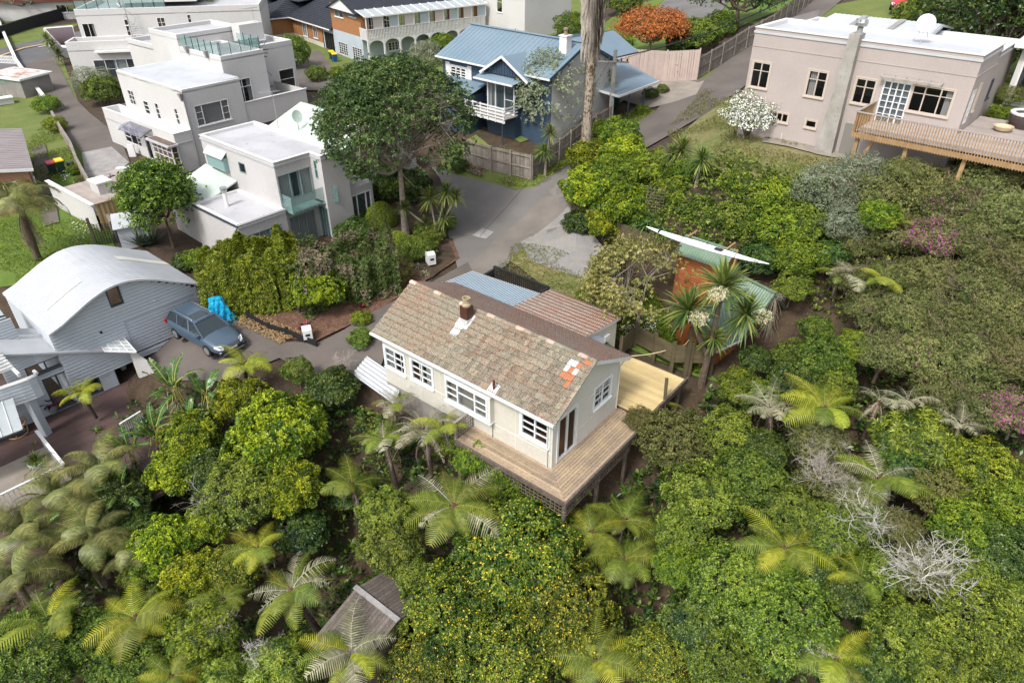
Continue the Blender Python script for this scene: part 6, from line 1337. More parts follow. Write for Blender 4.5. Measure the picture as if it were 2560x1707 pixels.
for i in range(16): Lb.build(MB().bar((1.15, -2.05 + i * .2, 2.35), (1.15, -2.05 + i * .2, 3.2), .04, .02), 'baluster', 'paint')
Lb.roof([(-5, 0.2, 4.6), (.6, -.2, 4.5), (1.0, 2.2, 4.75), (-5, 2.2, 4.9)], 'polyw', .03, 'polycarbonate_roof', ribs=.4, rm='paint'); gutter(Lb, (-5, .15, 4.5), (.65, -.25, 4.4), mat='black')
# ------------------------------------------------------------------ left edge: brick bungalow and small shed
g0, g1, g2 = at(47, 308, 2.7), at(76, 415, 2.7), at(0, 425, 2.7)
yv = math.degrees(math.atan2(g1.y - g0.y, g1.x - g0.x))
F = Fr('brick_bungalow', 'red brick bungalow with a faded grey long run roof at the left edge', 'house', g1.x, g1.y, -.4, yv)
F.roof([(-9.5, -6, 3.3), (.2, -6, 3.3), (.2, .2, 2.75), (-9.5, .2, 2.75)] if 0 else [(-12, .1, 2.9), (.2, .1, 2.9), (.2, -7, 3.9), (-12, -7, 3.9)], 'oldroof', .12, 'roof', ribs=.5, rh=.03)
F.wall('b', -.3, 1, -12, 0, -.5, 2.8, 'brick_r', name='brick_wall'); F.wall('a', 0, 1, -7, -.3, -.5, 2.8, 'brick_r', [dict(r=(-3, -1.2, .8, 2.2), cols=2, rows=1)], top=[(-7, 3.8), (-.3, 2.8)], name='brick_wall'); F.build(MB().bar((.22, .1, 2.85), (.22, -7, 3.85), .05, .2), 'bargeboard', 'paint')
F2_ = Fr('brick_bungalow_wing', 'red brick wing behind the feathery palm at the left edge', 'building', *at(100, 495, -.3)[:2], -.5, yv)
F2_.wall('b', 0, 1, -5, 0, -.3, 2.6, 'brick_r', [dict(r=(-3.4, -1.6, .9, 2.1), cols=2, rows=1)], name='brick_wall'); F2_.roof([(-5.2, .3, 2.7), (.3, .3, 2.7), (.3, -6, 3.5), (-5.2, -6, 3.5)], 'oldroof', .12); F2_.wall('a', 0, 1, -6, 0, -.3, 2.7, 'brick_r', name='brick_wall')
s0_, s1_ = at(0, 192, 2.1), at(47, 198, 2.1)
F = Fr('grey_shed', 'grey clad shed with a rusty white roof at the left edge', 'shed', s1_.x, s1_.y, -.2, math.degrees(math.atan2(s1_.y - s0_.y, s1_.x - s0_.x)))
F.wall('b', 0, -1, -6, 0, -.5, 2.2, 'basement', name='wall'); F.wall('a', 0, 1, 0, 3.6, -.5, 2.2, 'basement', name='wall')
F.roof([(-6, -.2, 2.3), (.3, -.2, 2.3), (.3, 3.9, 2.35), (-6, 3.9, 2.35)], 'paint', .2); F.build(MB().slab([(-6, .1, 2.33), (0, .1, 2.33), (0, 3.6, 2.38), (-6, 3.6, 2.38)], .02), 'roof_sheet', simple('rusty_sheet', (.50,.48,.47), .6, (.34,.16,.08), 1.2, lo=.5, hi=.62))
for (x, y, sx, lb) in ((74, 228, .7, 'white upturned box on the left lawn beside the driveway wall'), (14, 262, 1.6, 'white hatch roof standing low on the left lawn')):
 t = empty('garden_box', G(x, y), .7, lb, 'box'); MB().box(-sx / 2, sx / 2, -.5, .5, .1, .7).build('box_body', 'white', t); MB().box(-sx / 2 - .08, sx / 2 + .08, -.6, .6, .7, .78).build('box_lid', 'paint', t)
# clothes line
t = empty('rotary_clothesline', G(20, 250), .3, 'green rotary clothesline beside the grey shed', 'clothesline'); MB().tube([(0, 0, 0), (0, 0, 1.9)], .03).build('pole', 'steel', t); gm_ = simple('green_line', (.05,.3,.18), .6)
for k in range(4): a_ = k * math.pi / 2; MB().bar((0, 0, 1.8), (2.2 * math.cos(a_), 2.2 * math.sin(a_), 2.0), .03).build('arm', gm_, t)
for r_ in (.8, 1.4, 2.1): MB().tube([(r_ * math.cos(k * math.pi / 2), r_ * math.sin(k * math.pi / 2), 1.9) for k in range(5)], .012, 3).build('line', gm_, t)
# ------------------------------------------------------------------ terrace with picnic table beside the white house
T = Fr('patio_deck', 'pale timber terrace with a plank end wall beside the modern white house', 'deck', *G(262, 545)[:2], .1, 50.7)
pz = .75
dk = [(*T.onz(x, y, pz), pz) for x, y in ((235,470),(345,500),(470,460),(450,440),(360,425),(262,440))]
ax = [p[0] for p in dk]; ay = [p[1] for p in dk]
for i in range(26):
 x = -1.2 + i * .17; MB().slab([(x, -2.2, pz), (x + .16, -2.2, pz), (x + .16, 5.2, pz), (x, 5.2, pz)], .04).build('deck_board', 'deck_g', T.root)
for i in range(14): x = -1.1 + i * .16; T.build(MB().box(x, x + .15, -2.28, -2.24, -.9, 1.5), 'wall_plank', 'timber' if i % 2 else 'deck_n')
T.build(MB().bar((-1.2, -2.3, 1.52), (1.2, -2.3, 1.52), .08), 'wall_rail', 'timber')
T.wall('a', -1.25, -1, -2.2, 5.2, -1.0, 1.5, 'white', name='parapet'); T.bxo('parapet_cap', 'paint', -1.4, -1.1, -2.3, 5.2, 1.5, 1.56)
p = T.onz(305, 455, pz)
t = empty('picnic_table', T.w(p[0], p[1], pz), T.yaw + .2, 'weathered grey picnic table with benches on the terrace', 'picnic table')
for i in range(6): MB().box(-.45 + i * .15, -.31 + i * .15, -.95, .95, .7, .74).build('table_board', 'deck_g', t)
for sx in (-.85, .85):
 for i in range(2): MB().box(sx - .14 + i * .15, sx + i * .15, -.95, .95, .42, .46).build('bench_board', 'deck_g', t)
for y in (-.7, .7): MB().bar((-.9, y, .4), (.9, y, .4), .06, .1).build('cross_beam', 'deck_g', t); MB().bar((-.5, y, 0), (-.3, y, .7), .07, .1).build('leg', 'deck_g', t); MB().bar((.5, y, 0), (.3, y, .7), .07, .1).build('leg', 'deck_g', t)
p = T.onz(252, 462, pz + .5); t = empty('masonry_barbecue', T.w(p[0], p[1], pz), T.yaw, 'white block barbecue plinth with a flat top on the terrace corner', 'barbecue'); MB().box(-.5, .5, -.7, .7, 0, .8).build('plinth', 'white', t); MB().box(-.58, .58, -.78, .78, .8, .9).build('top_slab', 'paint', t)
p = T.onz(337, 425, pz); t = empty('leaning_panel', T.w(p[0], p[1], pz), T.yaw + 1.0, 'long white panel lying beside the picnic table', 'panel'); MB().box(-.25, .25, -1.3, 1.3, 0, .3).build('panel_body', 'paint', t)
p = G(372, 388); t = empty('potting_bench', p, R(50.7), 'slim weathered potting bench against the white house wall', 'bench'); 
for k in range(4): MB().box(-.3 + k * .15, -.17 + k * .15, -.8, .8, .78, .82).build('bench_board', 'timber_g', t); MB().bar((-.25 + (k % 2) * .5, -.7 + (k // 2) * 1.4, 0), (-.25 + (k % 2) * .5, -.7 + (k // 2) * 1.4, .78), .06).build('leg', 'timber_g', t)
p = G(333, 392); tag(MB().box(-.3, .3, -.06, .06, 0, 1.1).build('white_panel', 'paint', loc=None) if 0 else MB().box(-.3, .3, -.06, .06, 0, 1.1).build('white_board', 'paint'), 'white board standing by the door of the modern white house', 'board').location = p
t = empty('garden_hut', G(345, 605), R(30), 'small silvery garden hut with a crumpled metal roof beside the flax', 'shed')
MB().box(-1.0, 1.0, -.7, .7, -.3, 1.5).build('hut_walls', 'greyboard', t); MB().slab([(-1.2, -.85, 1.5), (1.1, -.85, 1.45), (1.2, .85, 1.85), (-1.1, .85, 1.95)], .05).build('hut_roof', 'whiteroof', t)
t = empty('lattice_gate', G(285, 610), R(15), 'black lattice gate at the end of the left lawn', 'gate')
for k in range(13): MB().bar((-1.0 + k * .17, 0, -.1), (-1.0 + k * .17, 0, 1.5), .03, .02).build('lattice_slat', 'black', t); MB().bar((-1.0, .02, k * .125), (1.05, .02, k * .125), .03, .02).build('lattice_slat', 'black', t)
MB().box(-1.15, -1.0, -.07, .07, -.2, 2.0).build('gate_post', 'deck_dk', t)
p = G(268, 455)
# ------------------------------------------------------------------ blue estate car
M['carpaint'] = simple('slate_blue_car_paint', (.055,.085,.12), .22, spec=.8); M['carglass'] = simple('dark_car_glass', (.02,.028,.034), .05, spec=1.0); M['chrome'] = simple('chrome_trim', (.55,.56,.58), .2, metal=.8)
M['tyre'] = simple('tyre_rubber', (.012,.012,.012), .8); M['lamp'] = simple('lamp_glass', (.62,.64,.66), .08, spec=1.0); M['redlamp'] = simple('red_lamp', (.35,.01,.01), .2); M['carblack'] = simple('black_car_plastic', (.02,.021,.023), .5)
def car(loc, rz, label, paint='carpaint', rails=True):
 t = empty('parked_car', loc, rz, label, 'car')
 st = [(-2.38,.62,.42,.78,.70),(-2.30,.80,.30,.92,.78),(-2.0,.88,.22,.98,.84),(-1.45,.91,.22,1.0,.86),(-.6,.91,.22,.98,.86),(.3,.91,.22,.97,.86),(.95,.91,.22,.97,.86),(1.35,.90,.22,.93,.80),(1.8,.88,.24,.86,.70),(2.15,.82,.28,.76,.60),(2.33,.70,.34,.66,.48),(2.40,.55,.40,.55,.38)]
 V = []; n = 10
 for x, w, zb, zt, wt in st:
  ring = [(w*.86, zb), (w, zb+.12), (w*1.0, (zb+zt)/2), (w*.97, zt-.06), (wt*.95, zt+.0), (0, zt+.045)]
  ring = ring + [(-y, z) for y, z in ring[-2::-1]]
  V += [(x, y, z) for y, z in ring]
 n = 11; Fc = []
 for i in range(len(st)-1):
  for k in range(n-1): Fc.append((i*n+k, (i+1)*n+k, (i+1)*n+k+1, i*n+k+1))
  Fc.append((i*n+n-1, (i+1)*n+n-1, (i+1)*n, i*n))
 Fc += [tuple(range(n)), tuple((len(st)-1)*n+k for k in range(n-1,-1,-1))]
 b = MB(); b.add(V, Fc); body = b.build('body', paint, t, smooth=True)
 sm = body.modifiers.new('s', 'SUBSURF'); sm.levels = sm.render_levels = 1
 g = MB()
 gb = [(1.12,.80,.96),(-2.12,.78,1.0)]; gt_ = [(.30,.62,1.46),(-1.80,.60,1.48)]
 c = [(1.12,-.80,.95),(1.12,.80,.95),(-2.2,.78,.98),(-2.2,-.78,.98),(.30,-.62,1.46),(.30,.62,1.46),(-1.80,.60,1.48),(-1.80,-.60,1.48)]
 g.add(c, [(0,1,5,4),(1,2,6,5),(2,3,7,6),(3,0,4,7)]); g.build('window_glass', 'carglass', t)
 r_ = MB(); r_.slab([(.36,-.62,1.475),(.36,.62,1.475),(-1.86,.60,1.495),(-1.86,-.60,1.495)], .03); r_.add([(.3,-.4,1.5),(.3,.4,1.5),(-1.8,.4,1.52),(-1.8,-.4,1.52)],[(0,1,2,3)]); r_.build('roof_panel', paint, t)
 MB().quad((.12,-.38,1.508),(.12,.38,1.508),(-.55,.38,1.518),(-.55,-.38,1.518)).build('sunroof', 'carglass', t)
 for s in (-1, 1):
  for p, q in (((1.13, s*.80, .95), (.32, s*.625, 1.475)), ((-.1, s*.8, .95), (-.2, s*.625, 1.48)), ((-1.15, s*.79, .95), (-1.2, s*.62, 1.48)), ((-2.2, s*.78, .96), (-1.83, s*.61, 1.49))): MB().bar(p, q, .07, .05).build('pillar', paint, t)
  if rails: MB().tube([(.1, s*.56, 1.5), (0, s*.56, 1.57), (-1.5, s*.55, 1.58), (-1.62, s*.55, 1.51)], .022, 6).build('roof_rail', 'chrome', t)
  for x in (1.42, -1.42):
   w_ = MB().tube([(x, s*.74, .33), (x, s*.93, .33)], .34, 18).build('wheel', 'tyre', t); MB().tube([(x, s*.92, .33), (x, s*.945, .33)], .22, 12).build('rim', 'chrome', w_)
  MB().add([(2.02,s*.82,.74),(2.3,s*.66,.68),(2.36,s*.50,.60),(2.2,s*.52,.74),(2.02,s*.84,.66),(2.32,s*.70,.58),(2.38,s*.52,.54)], [(0,1,2,3),(4,5,1,0),(5,6,2,1)]).build('headlight', 'lamp', t)
  MB().lathe([(.07, 0), (.07, .05)], 10, (0,0,0)).build('fog_lamp', 'lamp', t).location = (2.28, s*.66, .38)
  MB().box(.82, .98, s*.93 - .09, s*.93 + .09, .95, 1.08).build('side_mirror', paint, t)
  MB().box(-2.36, -2.2, s*.72 - .14, s*.72 + .12, .72, .9).build('tail_light', 'redlamp', t)
 MB().add([(2.385,-.42,.52),(2.385,.42,.52),(2.33,.46,.68),(2.33,-.46,.68)], [(0,1,2,3)]).build('grille', 'carblack', t)
 for k in range(3): MB().bar((2.40 - k * .018, -.4, .55 + k * .05), (2.40 - k * .018, .4, .55 + k * .05), .02, .018).build('grille_bar', 'chrome', t)
 MB().box(2.37, 2.43, -.62, .62, .26, .30).build('bumper_trim', 'chrome', t); MB().box(2.3, 2.40, -.78, .78, .30, .42).build('lower_grille', 'carblack', t)
 MB().box(2.405, 2.425, -.24, .24, .42, .52).build('number_plate', 'paint', t)
 return t
pa, pb_ = at(457, 822, -.75), at(589, 893, -.75); d = pb_ - pa
m_ = (pa + pb_) / 2; m_.z = H(m_.x, m_.y) + .16
car(m_, math.atan2(d.y, d.x), 'slate blue estate car with roof rails parked nose out by the grey garage').scale = (1, 1, 1)
M['redpaint'] = simple('red_car_paint', (.50,.02,.03), .25, spec=.8)
car(G(578, 3, .3), R(10), 'small red car parked on the street at the top edge', 'redpaint', False)
car(G(2250, 28, .2), R(-120), 'red off road vehicle half hidden by shrubs at the top right', 'redpaint', True)
# blue tarpaulin over something tall
p = G(556, 812); t = empty('covered_frame', p, R(20), 'crumpled bright blue tarpaulin draped over a tall narrow frame by the hedge', 'tarpaulin')
tm = MB(); nr, nz = 22, 14; rnd = random.Random(3)
for j in range(nz + 1):
 z = 1.75 * j / nz
 for k in range(nr):
  a_ = 2 * math.pi * k / nr; r_ = (.62 - .34 * (z / 1.75)) * (1 + .16 * math.sin(a_ * 5 + z * 4) + .12 * math.sin(a_ * 9 - z * 7) + rnd.uniform(-.07, .07)); tm.v.append((r_ * math.cos(a_) * 1.1 + .15 * (1 - z / 1.75), r_ * math.sin(a_) * .7, z + rnd.uniform(-.03, .03)))
for j in range(nz):
 for k in range(nr): tm.f.append((j*nr+k, j*nr+(k+1)%nr, (j+1)*nr+(k+1)%nr, (j+1)*nr+k)); tm.mi.append(0)
tm.f.append(tuple(nz*nr+k for k in range(nr))); tm.mi.append(0); tm.build('tarpaulin_sheet', 'bluep', t)
# ------------------------------------------------------------------ sheds on the right
F = Fr('kayak_shed', 'small orange board shed with a green corrugated roof carrying the surf ski', 'shed', 8.63, 32.94, 1.0, -42.4)
Lk = 2.66
F.wall('b', .1, -1, .1, Lk - .05, -1.2, 2.75, 'orange', lap=.16, each='weatherboard', name='sheathing'); F.wall('a', Lk - .05, 1, .1, 1.8, -1.2, 2.75, 'orange', top=[(.1, 2.75), (.95, 3.3), (1.8, 2.75)], lap=.16, each='weatherboard', name='sheathing')
F.wall('a', .1, -1, .1, 1.8, -1.2, 2.75, 'orange', top=[(.1, 2.75), (.95, 3.3), (1.8, 2.75)]); F.wall('b', 1.8, 1, .1, Lk - .05, -1.2, 2.75, 'orange')
F.corr((-.1, -.1, 2.8), (Lk + .15, -.1, 2.8), (Lk + .15, .95, 3.42), (-.1, .95, 3.42), 'shedgreen', sp=.15, amp=.02); F.corr((Lk + .15, 2.0, 2.8), (-.1, 2.0, 2.8), (-.1, .95, 3.42), (Lk + .15, .95, 3.42), 'shedgreen', sp=.15, amp=.02)
F.build(MB().bar((-.1, .95, 3.46), (Lk + .15, .95, 3.46), .2, .03), 'ridge_cap', 'shedgreen')
for x in (.25, 2.45): F.build(MB().bar((x, .6, 3.58), (x, 1.5, 3.62), .07), 'rack_bar', 'timber'); F.build(MB().bar((x, 1.0, 3.3), (x, 1.0, 3.6), .07), 'rack_post', 'timber')
F.build(MB().bar((Lk + .25, .7, 1.8), (Lk + .25, .9, 3.6), .08), 'prop', 'timber')
best = None
for zz in [x / 20 for x in range(80, 120)]:
 a_, b_ = at(1615, 571, zz), at(1922, 665, zz); l_ = (b_ - a_).length
 if best is None or abs(l_ - 6.5) < best[0]: best = (abs(l_ - 6.5), zz, a_, b_)
_, zz, ka, kb = best; d = kb - ka
t = empty('surf_ski', (ka + kb) / 2, math.atan2(d.y, d.x), 'long slender white surf ski lying on the roof rack of the green roofed shed', 'kayak')
V = []; ns = 40; n = 12; Lh = 6.5
for i in range(ns + 1):
 u = i / ns; x = -Lh / 2 + Lh * u; w = .255 * (math.sin(math.pi * min(1, max(0, u)) ** .92) ** .8 if 0 < u < 1 else 0) + .006
 rock = .10 * abs(2 * u - 1) ** 3; cp_ = max(0, 1 - abs(u - .52) / .16)
 for k in range(n):
  a_ = 2 * math.pi * k / n; sy, sz = math.cos(a_), math.sin(a_); z = sz * (w * .62 if sz < 0 else w * .40 + .02)
  if sz > .3 and abs(sy) < .75 and cp_ > 0: z -= .12 * min(1, cp_ * 3)
  V.append((x, sy * w, z + rock))
Fq = [(i*n+k, (i+1)*n+k, (i+1)*n+(k+1)%n, i*n+(k+1)%n) for i in range(ns) for k in range(n)] + [tuple(range(n)), tuple(ns*n+k for k in range(n-1,-1,-1))]
MB().add(V, Fq).build('hull', simple('glossy_white_hull', (.80,.81,.84), .2), t, smooth=True)
MB().tube([(-2.45, .17, .09), (-2.45, 0, .16), (-2.45, -.17, .09)], .05, 5).build('bow_pad', 'carblack', t)
for x in (-1.15, 1.65): MB().tube([(x, .24 * math.cos(k * .63), .02 + .16 * math.sin(k * .63)) for k in range(11)], .012, 4).build('strap', 'carblack', t)
MB().box(.55, .95, -.12, .12, .06, .09).build('foot_plate', 'carblack', t); MB().bar((.1, .0, .10), (.1, .12, .22), .03).build('handle', 'carblack', t)
MB().quad((2.3, -.115, .05), (2.75, -.085, .07), (2.75, -.075, .11), (2.3, -.10, .10)).build('hull_decal', 'charcoal', t)

F = Fr('orange_garden_shed', 'orange stained garden cabin with green corrugated hipped roofs and a green framed gable window', 'shed', 9.949, 28.925, -1.7, -56)
A = 2.22
def vboards(F, c, u0, u1, z0, top, w, mat):
 n = int(round((u1 - u0) / w)); w = (u1 - u0) / n
 for i in range(n):
  ua = u0 + i * w; zt = min(top(ua), top(ua + w)); F.build(MB().box(ua + .003, ua + w - .003, c - .03, c, z0, zt), 'wall_board', mat)
vboards(F, 0, -A, 0, -.3, lambda u: 2.1 + 1.5 * (1 - abs(u + 1.1) / 1.15) if abs(u + 1.1) < 1.12 else 2.1, .115, 'orange')
F.wall('a', 0, 1, 0, 5.86, -.3, 2.1, 'orange', [dict(r=(3.1, 4.6, -.1, 1.75), cols=2, rows=1, fm='paint', sill=False), dict(r=(3.3, 4.6, 2.45, 3.2), cols=2, rows=1, fm='shedtrim', fw=.08, off=.05)], top=[(0, 2.1), (2.1, 2.1), (4.0, 4.05), (5.86, 2.15)], lap=.15, each='weatherboard', name='sheathing')
F.wall('a', -2.3, -1, 0, 5.86, -.5, 2.1, 'orange'); F.wall('b', 5.86, 1, -2.3, 0, -.5, 2.1, 'orange')
F.bxo('corner_post', 'timber', -.06, .06, -.07, .05, -.4, 2.12)
F.corr((.3, -.25, 2.1), (.3, 2.3, 2.1), (-1.1, 3.9, 3.9), (-1.1, -.25, 3.7), 'shedgreen', sp=.15, amp=.018); F.corr((-2.5, 4.0, 2.1), (-2.5, -.25, 2.1), (-1.1, -.25, 3.7), (-1.1, 3.9, 3.9), 'shedgreen', sp=.15, amp=.018)
F.corr((-2.6, 2.1, 2.15), (.35, 2.1, 2.15), (.35, 4.0, 4.22), (-2.6, 4.0, 4.22), 'shedgreen', sp=.15, amp=.018); F.corr((.35, 6.0, 2.1), (-2.6, 6.0, 2.1), (-2.6, 4.0, 4.22), (.35, 4.0, 4.22), 'shedgreen', sp=.15, amp=.018)
for p, q in (((-2.65, 4.0, 4.26), (.38, 4.0, 4.26)), ((-1.1, -.3, 3.75), (-1.1, 3.95, 3.95))): F.build(MB().bar(p, q, .2, .03), 'ridge_cap', 'shedgreen')
for p, q in (((.4, 2.0, 2.05), (.4, 4.0, 4.15)), ((.4, 6.1, 2.0), (.4, 4.0, 4.15))): F.build(MB().bar(p, q, .06, .18), 'bargeboard', 'shedtrim')
F.build(MB().bar((.36, -.3, 2.05), (.36, 2.2, 2.05), .08, .08), 'gutter', 'paint'); F.build(MB().bar((.05, 2.0, 2.0), (.05, 4.9, 1.95), .03, .06), 'trim_board', 'paint')
F.corr((.5, 5.9, 2.2), (.9, 7.4, 1.9), (-.8, 7.6, 2.0), (-1.0, 6.0, 2.35), 'concrete_g', 'lean_to_roof', sp=.15, amp=.02)
t = empty('lean_to_fence', F.w(-2.0, 6.6, 0), F.yaw, 'weathered brown board screen behind the orange cabin', 'fence')
for i in range(11): MB().box(i * .16, i * .16 + .15, 0, .03, -.3, 2.6 - i * .03).build('board', 'timber_g', t)
# hose draped from the deck to the cabin
pts = [(1572,890,.15),(1590,889,.3),(1620,886,.2),(1650,880,.25),(1680,871,.3),(1700,866,.5),(1712,862,.9),(1722,850,1.3)]
tag(MB().tube([at(*p) for p in pts] + [F.w(-.8, -.1, 1.9), F.w(-.6, -.08, 1.95), F.w(-.5, -.08, 1.5), F.w(-.3, -.08, .9)], .022, 6).build('garden_hose', simple('cream_hose', (.58,.50,.30), .6)), 'cream garden hose looping from the new deck to the orange cabin', 'hose')
# timber shed roof low in the bush
g_ = at(903, 1480, -2.0)
F = Fr('bush_shed', 'small timber shed with a grey boarded ridge roof deep in the bush near the bottom', 'shed', g_.x, g_.y, -4.6, -38)
M['roofbd'] = simple('old_roof_boards', (.12,.10,.085), .9, (.08,.065,.055), 2.5, (.17,.15,.13), 12, rand=.2)
for i in range(15):
 x = -.3 + i * .15
 m_ = MB(); m_.slab([(x, 0, 2.6), (x + .14, 0, 2.6), (x + .14, -2.3, 1.9), (x, -2.3, 1.9)], .03); m_.build('roof_board', 'roofbd', F.root)
 m_ = MB(); m_.slab([(x, 0, 2.6), (x + .14, 0, 2.6), (x + .14, 2.0, 2.0), (x, 2.0, 2.0)], .03); m_.build('roof_board', 'roofbd', F.root)
F.build(MB().bar((-.35, 0, 2.65), (1.98, 0, 2.65), .2, .06), 'ridge_cap', 'concrete_g'); F.bxo('shed_walls', 'deck_dk', -.1, 1.8, -2.0, 1.8, -1.5, 1.88)
# wooden stepladder in the bush by the gravel
t = empty('trellis', G(1630, 560, -.3), R(-20), 'dark wooden trellis among the shrubs above the gravel parking', 'trellis')
for k in range(6): MB().bar((-.5 + k * .2, 0, 0), (-.5 + k * .2, .1, 2.6), .03, .02).build('trellis_lath', 'deck_dk', t)
for k in range(14): MB().bar((-.55, .0, .1 + k * .18), (.55, .0, .1 + k * .18), .03, .02).build('trellis_lath', 'deck_dk', t)
# white house corner at the top, small rear house
F = Fr('distant_white_house', 'plain white plaster house behind the trees at the top', 'house', *at(1225, 60, 4.5)[:2], 2.5, -50)
F.wall('b', 0, -1, -3, 7, -2, 7, 'white', [dict(r=(-2, -1, 3.2, 6), cols=1, rows=1), dict(r=(1.5, 2.6, 3.6, 6), cols=1, rows=2)], name='wall'); F.wall('a', 7, 1, 0, 8, -2, 7, 'white'); F.roof([(-3.3, -.3, 7), (7.3, -.3, 7), (7.3, 8, 7.3), (-3.3, 8, 7.3)], 'paint', .2)
F = Fr('street_far_house', 'white walled house with a red brown fascia across the street', 'house', *at(110, 30, 2.5)[:2], 1.5, 12)
F.wall('b', 0, -1, -14, 12, -1, 2.6, 'white', [dict(r=(2, 5, .8, 2.0), cols=2, rows=1)], name='wall'); F.bxo('fascia', simple('maroon_fascia', (.16,.05,.035), .7), -14, 12, -.6, -.02, 2.5, 3.6); F.roof([(-14, -.6, 3.6), (12, -.6, 3.6), (12, 8, 5), (-14, 8, 5)], 'oldroof', .1)
# ------------------------------------------------------------------ vegetation generators
def rnd_dirs(n, r, zmin=-.3):
 out = []
 while len(out) < n:
  v = r.normal(size=(n * 2, 3)); v /= np.linalg.norm(v, axis=1)[:, None]; v = v[v[:, 2] > zmin]; out = list(out) + list(v)
 return np.array(out[:n])
def leaf_quads(P, N, nl, ln, wd, r, spread=(.5, 1.3), droop=.15, tvar=.25, t0=None, jit=.3, fold=.25):
 """nl leaves round each tuft position P with axis N: kite shaped quads"""
 k = len(P); P = np.repeat(P, nl, 0); N = np.repeat(N, nl, 0); m = len(P)
 a = np.cross(N, [0.31, 0.52, 0.79]); a /= np.linalg.norm(a, axis=1)[:, None] + 1e-9; b = np.cross(N, a)
 ph = (np.tile(np.arange(nl), k) * 2.4 + np.repeat(r.uniform(0, 6.28, k), nl) + r.normal(0, jit, m))[:, None]; th = r.uniform(spread[0], spread[1], m)[:, None]
 d = np.cos(th) * N + np.sin(th) * (np.cos(ph) * a + np.sin(ph) * b); d[:, 2] -= droop; d /= np.linalg.norm(d, axis=1)[:, None]
 s = np.cross(d, N + r.normal(0, .35, (m, 3))); s /= np.linalg.norm(s, axis=1)[:, None] + 1e-9
 L = (ln * r.uniform(.7, 1.25, m))[:, None]; W = (wd * r.uniform(.75, 1.2, m))[:, None]
 base = P + d * L * .08; mid = P + d * L * .55; up = np.cross(s, d)
 tip = P + d * L; tip[:, 2] -= L[:, 0] * fold * .5
 V = np.stack([base, mid + s * W / 2 + up * W * .12, tip, mid - s * W / 2 + up * W * .12], 1).reshape(-1, 3)
 F = np.arange(m * 4).reshape(-1, 4)
 tt = (r.uniform(0, 1, k) if t0 is None else t0); t = np.repeat(np.clip(np.repeat(tt, nl) + r.normal(0, tvar, m), 0, 1), 4)
 return V, F, t
def crown_surface(R_, n, r, lumps=26, lump=.32, lsz=.38, flat=.8, zmin=-.35, shell=.16, base=.72, l2=120, s2=.2, a2=.2, cull=.85):
 D = rnd_dirs(n, r, zmin); C = rnd_dirs(lumps, r, -.2); amp = r.uniform(.5, 1, lumps)
 dot = D @ C.T; g = np.exp(-(1 - dot) / (lsz * lsz * .5)) * amp; k = g.argmax(1); rad = base + lump * g.max(1)
 if l2:
  C2 = rnd_dirs(l2, r, -.35); a_ = r.uniform(.35, 1, l2); g2 = np.exp(-(1 - D @ C2.T) / (s2 * s2 * .5)) * a_; k2 = g2.argmax(1); m2 = g2.max(1)
  rad *= 1 + a2 * (m2 - .5); keep = (m2 > .38) | (r.uniform(0, 1, n) > cull); rad[~keep] *= .8; D_ = D + (D - C2[k2]) * 2.2
 rad *= 1 - shell * r.uniform(0, 1, n) ** 1.5
 P = D * rad[:, None] * R_; P[:, 2] *= flat
 N = (D_ if l2 else D) * .55 + C[k] * .25 + np.array([0, 0, .45]) + (D - C[k]) * .5; N += r.normal(0, .18, N.shape); N /= np.linalg.norm(N, axis=1)[:, None]
 return P, N, (k2 if l2 else k)
def crown(name, seed, mat, R_=2.0, n=3200, nl=7, ln=.12, wd=.045, extra=None, **k):
 """a shrub crown of leaf rosettes over a billowing surface; extra = (material, share, scale) adds odd coloured leaves"""
 r = np.random.default_rng(seed); kw = {q: k.pop(q) for q in ('lumps', 'lump', 'lsz', 'flat', 'zmin', 'shell', 'base', 'l2', 's2', 'a2', 'cull') if q in k}
 P, N, g = crown_surface(R_, n, r, **kw)
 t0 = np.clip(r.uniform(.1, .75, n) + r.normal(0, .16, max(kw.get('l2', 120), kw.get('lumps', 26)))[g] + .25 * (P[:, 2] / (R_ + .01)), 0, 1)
 V, F, t = leaf_quads(P, N, nl, ln, wd, r, t0=t0, **k); mi = None; mats = [mat]
 if extra:
  mi = np.zeros(len(F), int); sel = r.uniform(0, 1, len(F)) < extra[1] * (0.3 + 1.6 * (np.repeat(r.uniform(0, 1, n), nl)[:len(F)] > .6)); mi[sel] = 1; mats = [mat, extra[0]]
 return npmesh(name, V, F, mat, t, mi=mi, mats=mats)
def twig_paths(r, start, d, L, depth, rad, out, bend=.35, kids=3, shrink=.62):
 n = 4; p = np.array(start, float); pts = [p.copy()]; d = np.array(d, float)
 for i in range(n):
  d = d + r.normal(0, bend, 3) * .5; d[2] += .05; d /= np.linalg.norm(d); p = p + d * L / n; pts.append(p.copy())
 out.append((pts, rad))
 if depth > 0:
  for k in range(kids):
   i = r.integers(1, n + 1); dd = d + r.normal(0, .75, 3); dd /= np.linalg.norm(dd); twig_paths(r, pts[i], dd, L * shrink * r.uniform(.7, 1.2), depth - 1, rad * .6, out, bend, kids, shrink)
